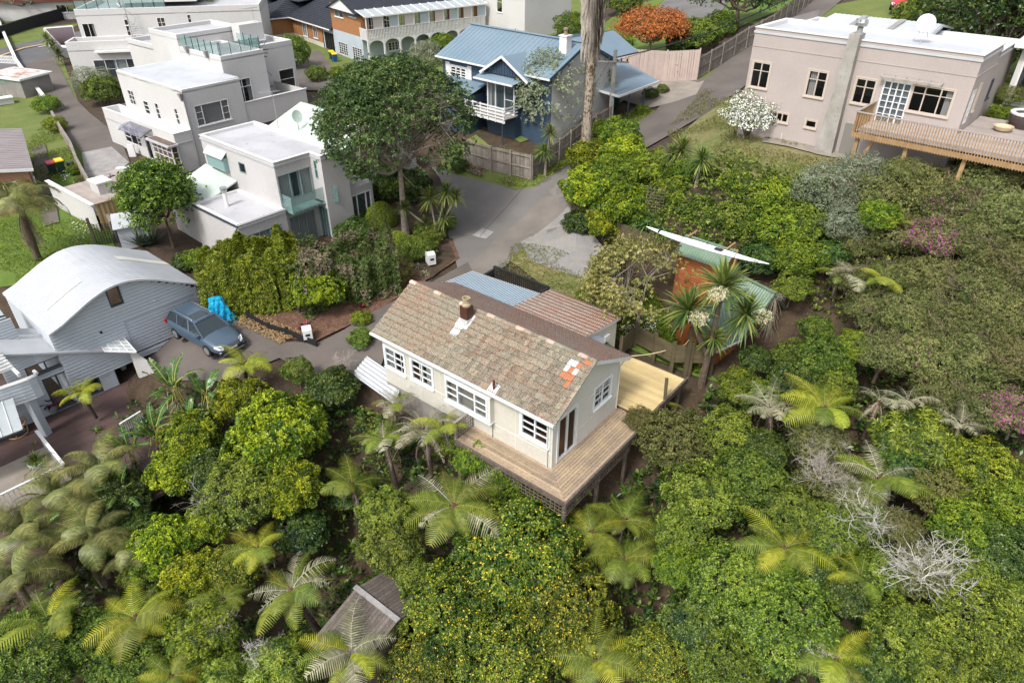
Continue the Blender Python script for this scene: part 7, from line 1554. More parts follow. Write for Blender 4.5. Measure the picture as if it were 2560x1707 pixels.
def tubes_np(paths, sides=3):
 V = []; F = []; b = 0
 for pts, rad in paths:
  pts = np.array(pts); m = len(pts); d = np.gradient(pts, axis=0); d /= np.linalg.norm(d, axis=1)[:, None] + 1e-9
  a = np.cross(d, [.37, .61, .29]); a /= np.linalg.norm(a, axis=1)[:, None] + 1e-9; c = np.cross(d, a)
  rr = rad * np.linspace(1, .45, m)[:, None]
  for k in range(sides):
   th = 2 * math.pi * k / sides; V.append(pts + (a * math.cos(th) + c * math.sin(th)) * rr)
  i = np.arange(m - 1)
  for k in range(sides):
   k2 = (k + 1) % sides; F.append(np.stack([b + k * m + i, b + k2 * m + i, b + k2 * m + i + 1, b + k * m + i + 1], 1))
  b += sides * m
 return np.concatenate(V), np.concatenate(F)
def twigs(name, seed, mat, R_=1.5, stems=9, depth=3, kids=3, rad=.022, up=.5, flat=.7):
 r = np.random.default_rng(seed); out = []
 for k in range(stems):
  a = r.uniform(0, 6.28); d = np.array([math.cos(a), math.sin(a), up + r.uniform(-.2, .6)]); d /= np.linalg.norm(d)
  twig_paths(r, (0, 0, -.5 * R_), d, R_ * .75, depth, rad, out, kids=kids)
 V, F = tubes_np(out); V[:, 2] *= flat
 return npmesh(name, V, F, mat)
def tree_skeleton(name, seed, R_, flat, mat, n1=7, n2=6, n3=6, zc=0., trunk=.22, base=-2.5, sides=4, inner=.45, zmin=-.1):
 """trunk and curved limbs reaching to the crown surface, and the limb tips"""
 r = np.random.default_rng(seed); out = []; tips = []
 root = np.array([0, 0, base]); fork = np.array([0, 0, base * .35 + zc])
 out.append(([root, root * .7 + fork * .3 + r.normal(0, .05, 3), fork], trunk))
 def curve(p, q, bow):
  m = (p + q) / 2; m[2] -= bow; return [p, (p + m) / 2 * 1.0, m, (m + q) / 2 + np.array([0, 0, bow * .15]), q]
 L1 = rnd_dirs(n1, r, .0)
 for d1 in L1:
  p1 = fork + (d1 * R_ * inner) * np.array([1, 1, flat]); out.append((curve(fork, p1, R_ * .06), trunk * .5))
  for _ in range(n2):
   d2 = d1 + r.normal(0, .45, 3); d2[2] = max(d2[2], zmin); d2 /= np.linalg.norm(d2); p2 = (d2 * R_ * .72) * np.array([1, 1, flat]) + np.array([0, 0, zc]); out.append((curve(p1, p2, R_ * .04), trunk * .22))
   for _ in range(n3):
    d3 = d2 + r.normal(0, .28, 3); d3[2] = max(d3[2], zmin); d3 /= np.linalg.norm(d3); p3 = (d3 * R_ * r.uniform(.88, 1.02)) * np.array([1, 1, flat]) + np.array([0, 0, zc]); out.append((curve(p2, p3, R_ * .02), trunk * .1)); tips.append(p3)
 V, F = tubes_np(out, sides); return npmesh(name, V, F, mat), np.array(tips)
# ---- fern fronds: arching rib with drooping pinnae
def frond(name, seed, mat, rib, L=2.2, W=.66, pairs=23, rise=.75, droop=1.5, hang=.28, skip=0, pw=.062):
 r = np.random.default_rng(seed); n = 14; t = np.linspace(0, 1, n)
 ang = rise - droop * t ** 1.3; x = np.concatenate([[0], np.cumsum(np.cos(ang[:-1]) * L / (n - 1))]); z = np.concatenate([[0], np.cumsum(np.sin(ang[:-1]) * L / (n - 1))])
 rp = np.stack([x, np.sin(t * 2.5) * .03 * L, z], 1); V = []; F = []; T = []; MI = []
 tv, tf = tubes_np([(rp, .017)], 3); V.append(tv); F.append(tf); T.append(np.full(len(tv), .5)); MI.append(np.ones(len(tf), int)); b = len(tv)
 for i in range(pairs):
  u = .10 + .90 * i / pairs; pl = W * (math.sin(math.pi * min(1, u * .93 + .05)) ** .62) * (1 - .25 * u); p = np.array([np.interp(u, t, rp[:, k]) for k in range(3)]); a = np.interp(u, t, ang)
  f = np.array([math.cos(a), 0, math.sin(a)]); upv = np.array([-math.sin(a), 0, math.cos(a)])
  for s in (-1, 1):
   if skip and r.uniform() < skip: continue
   d = np.array([0, s, 0]) * .93 + f * .34; m = 4; pts = []
   for j in range(m):
    v = j / (m - 1); q = p + d * pl * v; q[2] -= hang * pl * v ** 2 * (1 + r.uniform(-.15, .15)); pts.append((q, pw * (1 - .85 * v ** 1.5) * (1 + .2 * math.sin(9 * v))))
   for q, w in pts: V.append(np.array([q - f * w / 2 + upv * .012, q + f * w / 2 - upv * .006])); T.append(np.full(2, np.clip(r.uniform(.2, .8) + .25 * u, 0, 1)))
   for j in range(m - 1): F.append(np.array([[b + 2*j, b + 2*j + 1, b + 2*j + 3, b + 2*j + 2]])); MI.append(np.zeros(1, int))
   b += 2 * m
 return npmesh(name, np.concatenate(V), np.concatenate(F), mat, np.concatenate(T), mi=np.concatenate(MI), mats=[mat, rib])
FR = {}
for key, mt, rb_, kw in (('g', 'frond', 'rachis', {}), ('y', 'frond_y', 'rachis', {}), ('s', 'frond_g', 'rachis_g', dict(skip=.06)), ('d', 'frond_d', 'rachis_g', dict(skip=.15, rise=-.5, droop=1.0, hang=.8, W=.3)), ('o', 'frond', 'rachis_o', {}), ('p', 'frond_g', 'rachis_g', dict(skip=.3, hang=.3, pw=.05))):
 FR[key] = [frond('fern_frond', 100 + ord(key) * 3 + i, mt, rb_, **{**dict(rise=.4 + .16 * i, droop=1.0 + .22 * i), **kw}) for i in range(3)]
ftr = MB().tube([(0, 0, -3.2), (.04, 0, -1.5), (0, 0, 0)], .16, 8, .11).mesh('fern_trunk', 'trunk_d'); fcr = MB().lathe([(.16, -.5), (.2, -.2), (.12, .02), (.05, .12)], 8).mesh('fern_crown_core', simple('rusty_fern_scale', (.10,.045,.025), .95))
def tree_fern(px, py, z, size, kinds, label, n=13, group='tree ferns', dead=4, tilt=0, seed=0, trunk=True, world=None):
 r = random.Random(seed + int(px * 7 + py)); p = at(px, py, z) if world is None else Vector(world); t = empty('tree_fern', p, r.uniform(0, 6.28), label, 'tree fern', group); t.scale = (size * .86,) * 3; t.rotation_euler.x = r.uniform(-.2, .2); t.rotation_euler.y = r.uniform(-.12, .12)
 if trunk: link('trunk', ftr, t)
 link('crown_core', fcr, t); k = 0
 for i in range(n):
  o = link('frond', r.choice(FR[kinds[i % len(kinds)]]), t); s = r.uniform(.65, 1.15); o.scale = (s, s * r.uniform(.8, 1.1), s); o.rotation_euler = (r.uniform(-.25, .25), r.uniform(-.32, .22), 6.283 * i / n + r.uniform(-.2, .2))
 for i in range(dead): o = link('dead_frond', r.choice(FR['d']), t); o.scale = (.8,) * 3; o.location = (0, 0, -.15); o.rotation_euler = (0, .3, 6.283 * i / dead + r.uniform(-.4, .4))
 return t
# ---- feather palms
def palm_frond(name, seed, L=2.6, W=.72, pairs=34, mat='palm', rise=.9, droop=2.0, hang=.3):
 return frond(name, seed, mat, 'rachis', L=L, W=W, pairs=pairs, rise=rise, droop=droop, hang=hang, pw=.05)
PF = [palm_frond('palm_frond', 300 + i, rise=.7 + .25 * i, droop=1.7 + .25 * i) for i in range(3)]
PFs = [palm_frond('palm_frond', 310 + i, L=3.4, W=.95, rise=.6 + .3 * i, droop=2.1 + .3 * i, hang=.6) for i in range(3)]
PFd = [palm_frond('palm_frond', 320, L=2.8, W=.5, rise=-.7, droop=.8, hang=1.3, mat='frond_d')]
def feather_palm(p, size, label, n=14, fr=None, trunk_h=2.5, mat='trunk', r0=.16, group=None, dead=2, seed=1, cat='palm tree', lean=(0, 0)):
 r = random.Random(seed + int(p[0] * 31)); t = empty('feather_palm', p, r.uniform(0, 6.28), label, cat, group); t.scale = (size,) * 3
 MB().tube([(lean[0], lean[1], -trunk_h), (lean[0] * .4, lean[1] * .4, -trunk_h * .5), (0, 0, 0)], r0, 10, r0 * .7).build('trunk', mat, t)
 MB().lathe([(r0 * .75, -.5), (r0 * 1.1, -.1), (r0 * .5, .3)], 8).build('crownshaft', 'rachis', t)
 for i in range(n):
  o = link('frond', r.choice(fr or PF), t); s = r.uniform(.8, 1.1); o.scale = (s,) * 3; o.location = (0, 0, .1); o.rotation_euler = (r.uniform(-.15, .15), r.uniform(-.55, .25), 2.4 * i + r.uniform(-.2, .2))
 for i in range(dead): o = link('dead_frond', PFd[0], t); o.rotation_euler = (0, .4, r.uniform(0, 6.28)); o.location = (0, 0, -.1)
 return t
# ---- sword leaved heads (cabbage trees, flax, agapanthus)
def sword_head(name, seed, mat, n=95, L=.75, W=.055, el=(-.7, 1.5), droop=.25, seg=3):
 r = np.random.default_rng(seed); V = []; F = []; T = []; b = 0
 for i in range(n):
  e = r.uniform(*el); a = i * 2.4 + r.uniform(-.2, .2); l = L * r.uniform(.75, 1.15); d = np.array([math.cos(a) * math.cos(e), math.sin(a) * math.cos(e), math.sin(e)]); s = np.array([-math.sin(a), math.cos(a), 0]); tt = r.uniform(0, 1)
  for j in range(seg + 1):
   v = j / seg; q = d * l * (v + .06); q = q + np.array([0, 0, -droop * l * v * v]); w = W * (.55 + .9 * v) * (1 - v ** 3) + .004; V.append([q - s * w / 2, q + s * w / 2]); T += [tt, tt]
  for j in range(seg): F.append([b + 2*j, b + 2*j + 1, b + 2*j + 3, b + 2*j + 2])
  b += 2 * (seg + 1)
 return npmesh(name, np.array(V).reshape(-1, 3), np.array(F), mat, np.array(T))
CH = [sword_head('leaf_head', 400 + i, 'cab', n=150, W=.06, L=.8) for i in range(3)]
AGA = [sword_head('strap_leaves', 420 + i, 'lB', n=60, L=.7, W=.05, el=(.2, 1.4), droop=.75) for i in range(2)]
FLX = sword_head('sword_leaves', 430, 'flax', n=70, L=1.6, W=.09, el=(.5, 1.5), droop=.15)
PUR = sword_head('purple_leaves', 431, 'purp', n=36, L=.6, W=.12, el=(.2, 1.3), droop=.3)
DRY = sword_head('dry_grass_leaves', 432, 'frond_g', n=120, L=.9, W=.03, el=(.3, 1.4), droop=.8)
def cabbage_tree(base, heads, label, group=None, flowers=0, name='cabbage_tree', cat='cabbage tree', trunkmat='trunk_p', r0=.1):
 """heads: list of (dx, dy, dz, scale) from base"""
 t = empty(name, base, 0, label, cat, group); base_fork = None
 hz = min(h[2] for h in heads); fx, fy = sum(h[0] for h in heads) / len(heads) * .5, sum(h[1] for h in heads) / len(heads) * .5
 fk = (fx, fy, hz * .62) if len(heads) > 1 else None
 if fk: MB().tube([(0, 0, -.5), (fx * .4, fy * .4, hz * .3), fk], r0, 8, r0 * .8).build('trunk', trunkmat, t)
 for i, (x, y, z, s) in enumerate(heads):
  st = fk or (0, 0, -.5); MB().tube([st, ((x + st[0]) / 2 * 1.05, (y + st[1]) / 2 * 1.05, (z + st[2]) / 2), (x, y, z)], r0 * (.7 if fk else 1), 7, r0 * .55).build('branch' if fk else 'trunk', trunkmat, t)
  o = link('leaf_head', random.choice(CH), t); o.location = (x, y, z); o.scale = (s,) * 3; o.rotation_euler = (0, 0, random.uniform(0, 6))
  if flowers and i < flowers:
   r = np.random.default_rng(i + 5); Pq = rnd_dirs(260, r, -1) * r.uniform(.2, .42, 260)[:, None] * np.array([1.2, 1.2, .9]); V, F, tt = leaf_quads(Pq, rnd_dirs(260, r, -1), 3, .1, .022, r); o2 = link('flower_panicle', npmesh('flower_panicle', V, F, simple('cream_flowers', (.66,.60,.40), .8) if i == 0 else bpy.data.materials['cream_flowers']), t); a_ = 4.1 + i; o2.location = (x + .42 * s * math.cos(a_), y + .42 * s * math.sin(a_) - .2, z + .1)
 return t
# ---- broad paddle leaves
def paddle(name, seed, L=1.5, W=.42, stalk=1.2):
 r = np.random.default_rng(seed); n = 16; V = []; F = []; T = []; MI = []; t = np.linspace(0, 1, n); rise = r.uniform(.9, 1.2)
 ang = rise - .9 * t ** 1.5; x = np.concatenate([[0], np.cumsum(np.cos(ang[:-1]) * L / (n - 1))]); z = np.concatenate([[0], np.cumsum(np.sin(ang[:-1]) * L / (n - 1))])
 st = np.array([[-.35 * stalk * math.cos(1.3), 0, -stalk], [-.1, 0, -stalk * .4], [0, 0, 0]]); tv, tf = tubes_np([(st, .03), (np.stack([x, 0 * x, z], 1), .022)], 4); V.append(tv); F.append(tf); T.append(np.full(len(tv), .95)); MI.append(np.ones(len(tf), int)); b = len(tv)
 for i in range(n - 1):
  for s in (-1, 1):
   if r.uniform() < .06: continue
   w0, w1 = [W / 2 * math.sin(math.pi * min(1, max(0, (q * .9 + .08)))) ** .5 for q in (t[i], t[i + 1])]; sag = .18 + r.uniform(-.1, .25); sh = r.uniform(-.03, .03)
   P_ = np.array([[x[i], 0, z[i]], [x[i + 1], 0, z[i + 1]], [x[i + 1] + .05 + sh, s * w1, z[i + 1] + .1 - sag * w1], [x[i] + .07 + sh, s * w0, z[i] + .1 - sag * w0]]); V.append(P_); F.append(np.array([[b, b + 1, b + 2, b + 3]])); T.append(np.full(4, np.clip(r.normal(.45, .2), 0, 1))); MI.append(np.zeros(1, int)); b += 4
 return npmesh(name, np.concatenate(V), np.concatenate(F), 'strel', np.concatenate(T), mi=np.concatenate(MI), mats=['strel', simple('yellow_leaf_rib', (.38,.36,.08), .6) if seed == 500 else bpy.data.materials['yellow_leaf_rib']])
PD = [paddle('paddle_leaf', 500 + i) for i in range(4)]
def strelitzia(px, py, z, size, label, n=9, group='bird of paradise clumps', seed=0):
 r = random.Random(seed + px); p = at(px, py, z); t = empty('bird_of_paradise_plant', p, r.uniform(0, 6.28), label, 'bird of paradise', group); t.scale = (size,) * 3
 MB().tube([(0, 0, -2.5), (0, 0, -.9)], .2, 8, .12).build('stem', 'trunk', t); o = link('dry_leaf_bases', DRY, t); o.location = (0, 0, -1.2); o.scale = (.7,) * 3
 for i in range(n):
  o = link('paddle_leaf', PD[i % 4], t); a = i * 2.4 + r.uniform(-.3, .3); rr = .12 + .07 * (i % 4); o.location = (rr * math.cos(a), rr * math.sin(a), r.uniform(-.25, .25)); o.rotation_euler = (r.uniform(-.3, .3), r.uniform(-.35, .5), a); s = r.uniform(.75, 1.1); o.scale = (s,) * 3
 return t

# ------------------------------------------------------------------ crown library (shared by many plants)
K_ = dict
CR = {
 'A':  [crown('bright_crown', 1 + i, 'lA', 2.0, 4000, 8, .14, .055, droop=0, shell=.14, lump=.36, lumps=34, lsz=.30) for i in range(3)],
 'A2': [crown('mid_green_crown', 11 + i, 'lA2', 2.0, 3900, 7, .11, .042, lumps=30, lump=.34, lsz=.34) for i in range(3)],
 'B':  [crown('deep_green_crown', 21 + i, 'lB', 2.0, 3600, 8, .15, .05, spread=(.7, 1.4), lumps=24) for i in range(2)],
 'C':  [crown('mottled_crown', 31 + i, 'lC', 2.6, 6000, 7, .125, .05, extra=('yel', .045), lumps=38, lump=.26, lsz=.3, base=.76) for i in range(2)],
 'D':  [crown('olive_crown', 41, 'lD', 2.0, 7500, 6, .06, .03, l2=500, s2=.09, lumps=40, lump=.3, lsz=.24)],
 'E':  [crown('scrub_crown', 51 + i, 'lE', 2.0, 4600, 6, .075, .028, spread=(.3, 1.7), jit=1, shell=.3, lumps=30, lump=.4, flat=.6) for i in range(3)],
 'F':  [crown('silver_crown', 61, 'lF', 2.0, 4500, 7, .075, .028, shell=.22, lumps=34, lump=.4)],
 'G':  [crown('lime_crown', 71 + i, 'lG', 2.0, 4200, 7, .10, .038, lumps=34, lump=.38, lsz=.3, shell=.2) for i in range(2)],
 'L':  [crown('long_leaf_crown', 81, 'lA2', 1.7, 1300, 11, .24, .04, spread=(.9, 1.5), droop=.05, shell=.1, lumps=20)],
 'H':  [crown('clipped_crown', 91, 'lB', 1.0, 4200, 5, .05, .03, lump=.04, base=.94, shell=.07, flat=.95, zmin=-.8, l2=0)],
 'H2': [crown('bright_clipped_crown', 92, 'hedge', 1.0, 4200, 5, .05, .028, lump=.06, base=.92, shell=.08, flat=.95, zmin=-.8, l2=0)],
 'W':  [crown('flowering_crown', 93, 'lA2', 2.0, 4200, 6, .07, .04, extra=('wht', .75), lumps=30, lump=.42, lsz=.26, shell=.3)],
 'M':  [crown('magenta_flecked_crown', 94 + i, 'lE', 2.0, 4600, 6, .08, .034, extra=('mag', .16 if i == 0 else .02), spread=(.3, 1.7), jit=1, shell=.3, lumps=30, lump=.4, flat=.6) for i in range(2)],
}
TW = {'t': [twigs('bare_twigs', 200 + i, 'twig', 1.7, 10, 3, 4) for i in range(2)], 'w': [twigs('lichen_twigs', 210 + i, 'twig_w', 1.7, 12, 3, 4, rad=.03) for i in range(2)], 'b': [twigs('brown_stems', 220, 'twig_b', 1.8, 12, 2, 4, rad=.02)]}
shrub_trunk = [tubes_np([([(0, 0, -1.1), (.05, .02, -.6), (dx * .3, dy * .3, -.1)], .09)] + [([(0, 0, -.8), (dx * .45, dy * .45, -.25), (dx, dy, .45)], .05) for dx, dy in ((.8, .2), (-.6, .5), (.1, -.8), (-.4, -.6), (.3, .9))], 5) for dx, dy in ((.2, .1), (-.2, .2))]
shrub_trunk = [npmesh('shrub_stems', v * np.array([1, 1, 1.6]), f, 'trunk') for v, f in shrub_trunk]
RB = {'A': 2.0, 'A2': 2.0, 'B': 2.0, 'C': 2.6, 'D': 2.0, 'E': 2.0, 'F': 2.0, 'G': 2.0, 'L': 1.7, 'H': 1.0, 'H2': 1.0, 'W': 2.0, 'M': 2.0}
PIXR = lambda p, rp: rp * (p.y * _c - (p.z - CAMZ) * _s) / FPX
_n = [0]
def shrub(kind, px, py, rp, z=None, label='', name='shrub', cat='shrub', group=None, tw=None, hs=1.0, var=None, trunk=True, dz=0.5):
 """crown centred on survey pixel with pixel radius rp; z = height of its centre (default: resting on the terrain)"""
 _n[0] += 1; r = random.Random(_n[0] * 17)
 if z is None:
  p = G(px, py + rp * .35); R_ = PIXR(p, rp); p = Vector((p.x, p.y, p.z + R_ * dz * hs))
 else: p = at(px, py, z)
 R_ = PIXR(p, rp); s = R_ / RB[kind] / .95
 t = empty(name, p, r.uniform(0, 6.28), label, cat, group); t.scale = (s, s, s * hs)
 o = link('crown', CR[kind][(_n[0] if var is None else var) % len(CR[kind])], t)
 if trunk: o = link('stems', shrub_trunk[_n[0] % 2], t); o.scale = (RB[kind] * .6,) * 3
 if tw: o = link('bare_twigs', TW[tw][_n[0] % len(TW[tw])], t); o.scale = (RB[kind] / 1.75,) * 3; o.location = (0, 0, .35 * RB[kind] * .6)
 return t
# ------------------------------------------------------------------ the bush: kind, px, py, radius px, height, label
BUSH = [
# lower left
('A',690,1090,125,-.9,'large bright yellow green shrub left of the metal roofed store',None),('A',600,1000,70,-.8,'bright shrub with bare pale twigs below the fern by the drive','t'),
('A',480,1090,75,-1.4,'bright yellow green shrub right of the broad paddle leaves',None),('A2',610,1230,110,-1.6,'mid green shrub below the largest bright shrub',None),
('A',440,1180,70,-2.0,'small bright shrub above the pale dead branches',None),('A',730,1220,80,-1.5,'yellow green shrub beside the dark gap left of centre',None),
('A',410,1370,85,-2.4,'bright shrub left of the yellow spotted shrub',None),('A',520,1310,60,-2.2,'bright shrub below the pale dead branches',None),
('C',590,1420,75,-2.6,'small dark shrub spotted with yellow leaves left of the shed roof',None),('A',480,1450,80,-2.7,'bright shrub above the lower left fern fronds',None),
('B',300,1250,85,-2.6,'dark vine covered shrub beside the palms at the left',None),('B',350,1340,65,-3.0,'dark leafy vine mound below the palms',None),
('A2',90,1640,130,-2.8,'olive green shrub in the bottom left corner',None),('A2',230,1600,90,-3.0,'mid green shrub right of the bottom left corner shrub',None),
('G',500,1590,95,-2.9,'lime green twiggy shrub near the bottom left','t'),('A2',330,1680,95,-3.2,'green shrub at the bottom edge left of the long leaved shrub',None),
('L',700,1670,85,-3.2,'shrub of long narrow leaf rosettes at the bottom edge',None),('L',560,1690,60,-3.3,'small long leaved shrub beside the bigger one at the bottom edge',None),
('B',830,975,70,-.8,'dark green shrub left of the white corrugated roof',None),('A2',745,930,45,-.3,'slender leafy sapling at the edge of the lower driveway',None),
('B',520,1180,70,-2.2,'dark shrub between the bright shrubs at the left',None),('B',760,1330,70,-3.0,'dark understorey shrub below the fern left of centre',None),
('A2',370,1430,60,-3.2,'green shrub under the lower left fern',None),
# centre
('A2',965,1280,75,-.9,'fresh green shrub left of the big fern',None),('A2',975,1370,80,-1.3,'fresh green shrub above the grey board roof',None),('A2',1030,1440,55,-1.8,'fresh green shrub right of the grey board roof',None),
('G',1185,1150,62,-.9,'lime shrub against the left end of the deck',None),('G',1255,1210,58,-1.1,'lime shrub under the front of the deck',None),('A2',1120,1100,50,-.7,'green shrub below the bay window',None),('G',1320,1250,45,-1.7,'small bright shrub below the deck corner',None),
('C',1290,1390,175,-2.2,'very large shrub flecked with yellow leaves at bottom centre',None),('C',1120,1520,140,-2.8,'yellow flecked shrub left of the very large one',None),('C',1400,1530,150,-3.0,'yellow flecked shrub right of the very large one',None),
('C',1260,1640,150,-3.4,'yellow flecked shrub at the bottom edge centre',None),('C',1060,1660,100,-3.6,'smaller yellow flecked shrub near the bottom edge',None),
('B',930,1500,60,-3.4,'dark leafy shrub overhanging the grey board roof',None),('B',880,1230,60,-2.8,'dark shrub in the gap left of the fresh green shrubs',None),
# right of the deck
('D',1690,1110,112,-.3,'rounded olive shrub right of the deck',None),('D',1600,1050,45,.1,'small olive tuft above the rounded olive shrub',None),
('A2',1820,1090,85,.3,'green shrub right of the rounded olive shrub',None),('B',1900,1130,70,.3,'deep green shrub behind the twiggy beige one',None),('A2',1755,1240,105,-.5,'broad green shrub below the rounded olive one',None),
('A2',1870,1200,95,0,'green shrub right of the broad green one',None),('A2',1700,1330,70,-1.2,'green shrub left of the dark fern',None),('G',1690,1420,65,-1.5,'lime green shrub left of the dark fern hollow',None),
('A2',1830,1460,115,-1.2,'large green shrub right of the fern hollow',None),('A2',1960,1560,140,-1.4,'broad green shrub near the lower right',None),('B',1740,1560,95,-2.4,'deep green shrub with yellow tips near the bottom',None),
('C',1640,1650,95,-3.0,'yellow tipped shrub at the bottom edge right of centre',None),('A2',1810,1670,110,-2.6,'green shrub at the bottom edge right of centre',None),('G',1930,1440,70,-.8,'lime shrub between the two broad green ones',None),
('A2',2080,1640,80,-1.8,'green shrub beside the pale twigs at the bottom edge',None),('B',2130,1480,80,-1.3,'dark shrub left of the tangle of white twigs',None),
('E',2040,1100,80,.9,'beige twiggy scrub below the big bright fern','t'),('E',2075,1200,85,.4,'brown twiggy scrub left of the reddish fern','t'),('A2',2080,1330,80,-.2,'green shrub left of the lichen covered twigs','t'),
('A2',2160,1300,75,.2,'green shrub hung with lichen white twigs','w'),('E',2140,1250,70,.6,'scrub full of lichen white twigs above the grey tangle','w'),('E',2320,1430,95,0,'grey tangle of bare twigs at the lower right','w'),('A2',2210,1430,70,-.5,'green shrub left of the grey tangle of twigs',None),
('A2',1980,1280,75,0,'green shrub between the ferns at right',None),('B',2030,1400,70,-.9,'dark green shrub below the pale lichen twigs',None),
# right dome and lower right
('L',2290,1110,110,1.2,'dome of long leaved dark green rosettes at the right',None),('B',2260,1180,80,.8,'dark shrub below the long leaved dome',None),('G',2450,1180,100,1.3,'yellow green shrub right of the long leaved dome',None),
('G',2540,1260,80,1.2,'yellow green shrub at the right edge',None),('D',2340,1230,85,.8,'olive yellow shrub below the long leaved dome',None),('G',2420,1320,95,.7,'bright leafy shrub above the grey tangle',None),
('B',2520,1390,95,.6,'dark leafy shrub at the right edge',None),('D',2250,1320,60,.6,'small olive shrub beside the lichen twigs',None),('A2',2440,1560,120,-.3,'large green shrub at the lower right',None),('A2',2270,1600,110,-.9,'green shrub below the grey tangle',None),
('L',2540,1520,80,.2,'long leaved shrub at the lower right edge',None),('A2',2530,1660,100,-.6,'green shrub in the bottom right corner',None),('A2',2370,1680,105,-1.0,'green shrub at the bottom edge near the right corner',None),('B',2190,1690,80,-1.6,'dark green shrub at the bottom edge lower right',None),
('A2',2430,1440,70,.2,'leafy green shrub right of the grey tangle',None),
# by the orange cabin
('G',1850,970,62,.7,'fresh lime shrub below the orange cabin',None),('B',1890,900,45,.6,'blue green leafy bush against the orange cabin',None),('A2',1985,900,60,1.0,'mid green bush right of the orange cabin door',None),('A2',1900,1000,60,.6,'green bush below the lime one by the cabin',None),
('B',1990,960,75,1.1,'dark bush behind the big bright fern',None),('A2',2060,900,75,1.9,'green bush left of the scattered magenta flowers',None),('G',2140,870,55,2.5,'yellow green bush among the scrub',None),('A2',2080,960,60,1.4,'green bush above the big bright fern',None),('A2',2040,830,50,1.7,'green bush at the gable of the orange cabin',None),
# scrub slope on the right
('E',2180,500,110,5.9,'grey green scrub at the top of the slope below the balcony','b'),('E',2300,470,100,6.4,'pale scrub under the front of the balcony','b'),('M',2390,520,95,6.3,'scrub mound with a patch of magenta bougainvillea','b'),('E',2450,470,90,6.9,'scrub under the balcony end','b'),
('E',2520,540,100,6.8,'dry scrub at the right edge below the balcony','b'),('E',2540,440,60,7.6,'thin scrub under the right end of the balcony','b'),('E',2260,590,95,5.0,'scrub left of the magenta patch','b'),('M',2340,600,85,5.6,'scrub below the magenta patch','b'),('E',2440,610,100,5.8,'scrub right of the magenta patch','b'),
('E',2540,660,95,5.8,'scrub at the right edge middle of the slope','b'),('E',2230,700,80,4.0,'olive scrub above the hidden brown fern','b'),('E',2340,700,95,4.5,'scrub in the middle of the slope','b'),('E',2450,720,100,4.9,'rough scrub right of the slope middle','b'),('E',2190,780,80,3.1,'scrub right of the cabin','b'),
('E',2290,790,95,3.6,'wiry scrub below the slope middle','b'),('E',2400,810,100,4.1,'wiry scrub lower on the slope','b'),('E',2520,790,95,4.6,'wiry scrub at the right edge','b'),('E',2210,880,85,2.7,'olive scrub left of the twin pale ferns','b'),('M',2320,890,95,3.1,'scrub with a few magenta flecks mid slope','b'),
('E',2440,900,100,3.5,'dense scrub lower right of the slope','b'),('M',2540,900,85,4.0,'magenta flecked scrub at the right edge','b'),('E',2360,990,85,2.3,'scrub above the long leaved dome','b'),('E',2460,1010,90,2.7,'scrub right above the long leaved dome','b'),('M',2550,1030,80,3.1,'magenta flecked scrub low at the right edge','b'),
('E',2130,700,60,3.4,'scrub left of the slope beside the broad fern','b'),('E',2150,610,60,4.4,'olive scrub below the silver bush','b'),
('F',2070,475,85,6.3,'large silver leaved bush at the lawn edge','b'),('F',2150,430,60,6.9,'pale silver bush by the balcony post','b'),('F',2110,560,62,5.3,'grey green bush below the silver one',None),('G',2195,545,58,5.9,'bright lime bush in front of the silver bush',None),('E',2260,430,60,7.2,'silvery scrub under the balcony beam','b'),
# bank below the lawn
('A',1470,480,75,3.3,'bright shrub at the left end of the bank above the gravel',None),('G',1545,450,75,3.9,'lime shrub on the bank left of the spiky tree',None),('A',1580,520,75,3.4,'bright shrub in the middle of the bank',None),('B',1640,560,60,2.9,'dark leafy shrub beside the wooden trellis',None),('G',1690,500,75,4.1,'lime shrub on the bank below the small cabbage trees',None),
('A2',1760,540,75,4.0,'green shrub behind the bow of the surf ski',None),('G',1840,480,75,5.1,'lime shrub at the lawn corner',None),('A2',1830,560,70,4.1,'green shrub above the surf ski',None),('G',1930,500,80,5.2,'lime shrub below the dry lawn',None),('G',1950,580,85,4.2,'lime shrub right of the surf ski bow',None),
('A2',2020,560,65,4.8,'green shrub left of the rusty brown tuft',None),('G',1990,650,72,3.6,'lime shrub at the stern of the surf ski',None),('B',2070,640,55,3.8,'dark green shrub right of the stern of the surf ski',None),('B',1760,620,45,3.0,'dark shrub right behind the surf ski',None),
('A',1470,400,60,3.5,'bright shrub beside the upper driveway',None),('A',1560,390,62,4.4,'bright shrub at the driveway below the first spiky tree',None),('G',1640,420,60,4.9,'lime shrub left of the second spiky tree',None),('G',1545,345,62,4.2,'feathery lime shrub in the fork of the driveway',None),('A2',1480,330,48,3.6,'feathery green shrub right of the tall palm trunk',None),
('A',1510,560,50,2.3,'bright shrub overhanging the sleeper wall',None),('B',1450,560,45,2.0,'dark shrub at the left end of the sleeper wall',None),('G',1730,440,55,5.2,'lime shrub below the dry lawn edge',None),('A2',2030,480,50,5.9,'green shrub left of the silver bush',None),
('A2',1440,350,35,3.2,'small dark shrub at the foot of the tall palm',None),('B',1900,650,60,3.2,'dark shrub under the surf ski stern',None),('A2',1980,720,50,2.6,'leafy shrub behind the orange cabin',None),
]
for k, px, py, rp, z, lb, tw in BUSH: shrub(k, px, py, rp, z, lb, tw=tw, group='bush shrubs', name='shrub')
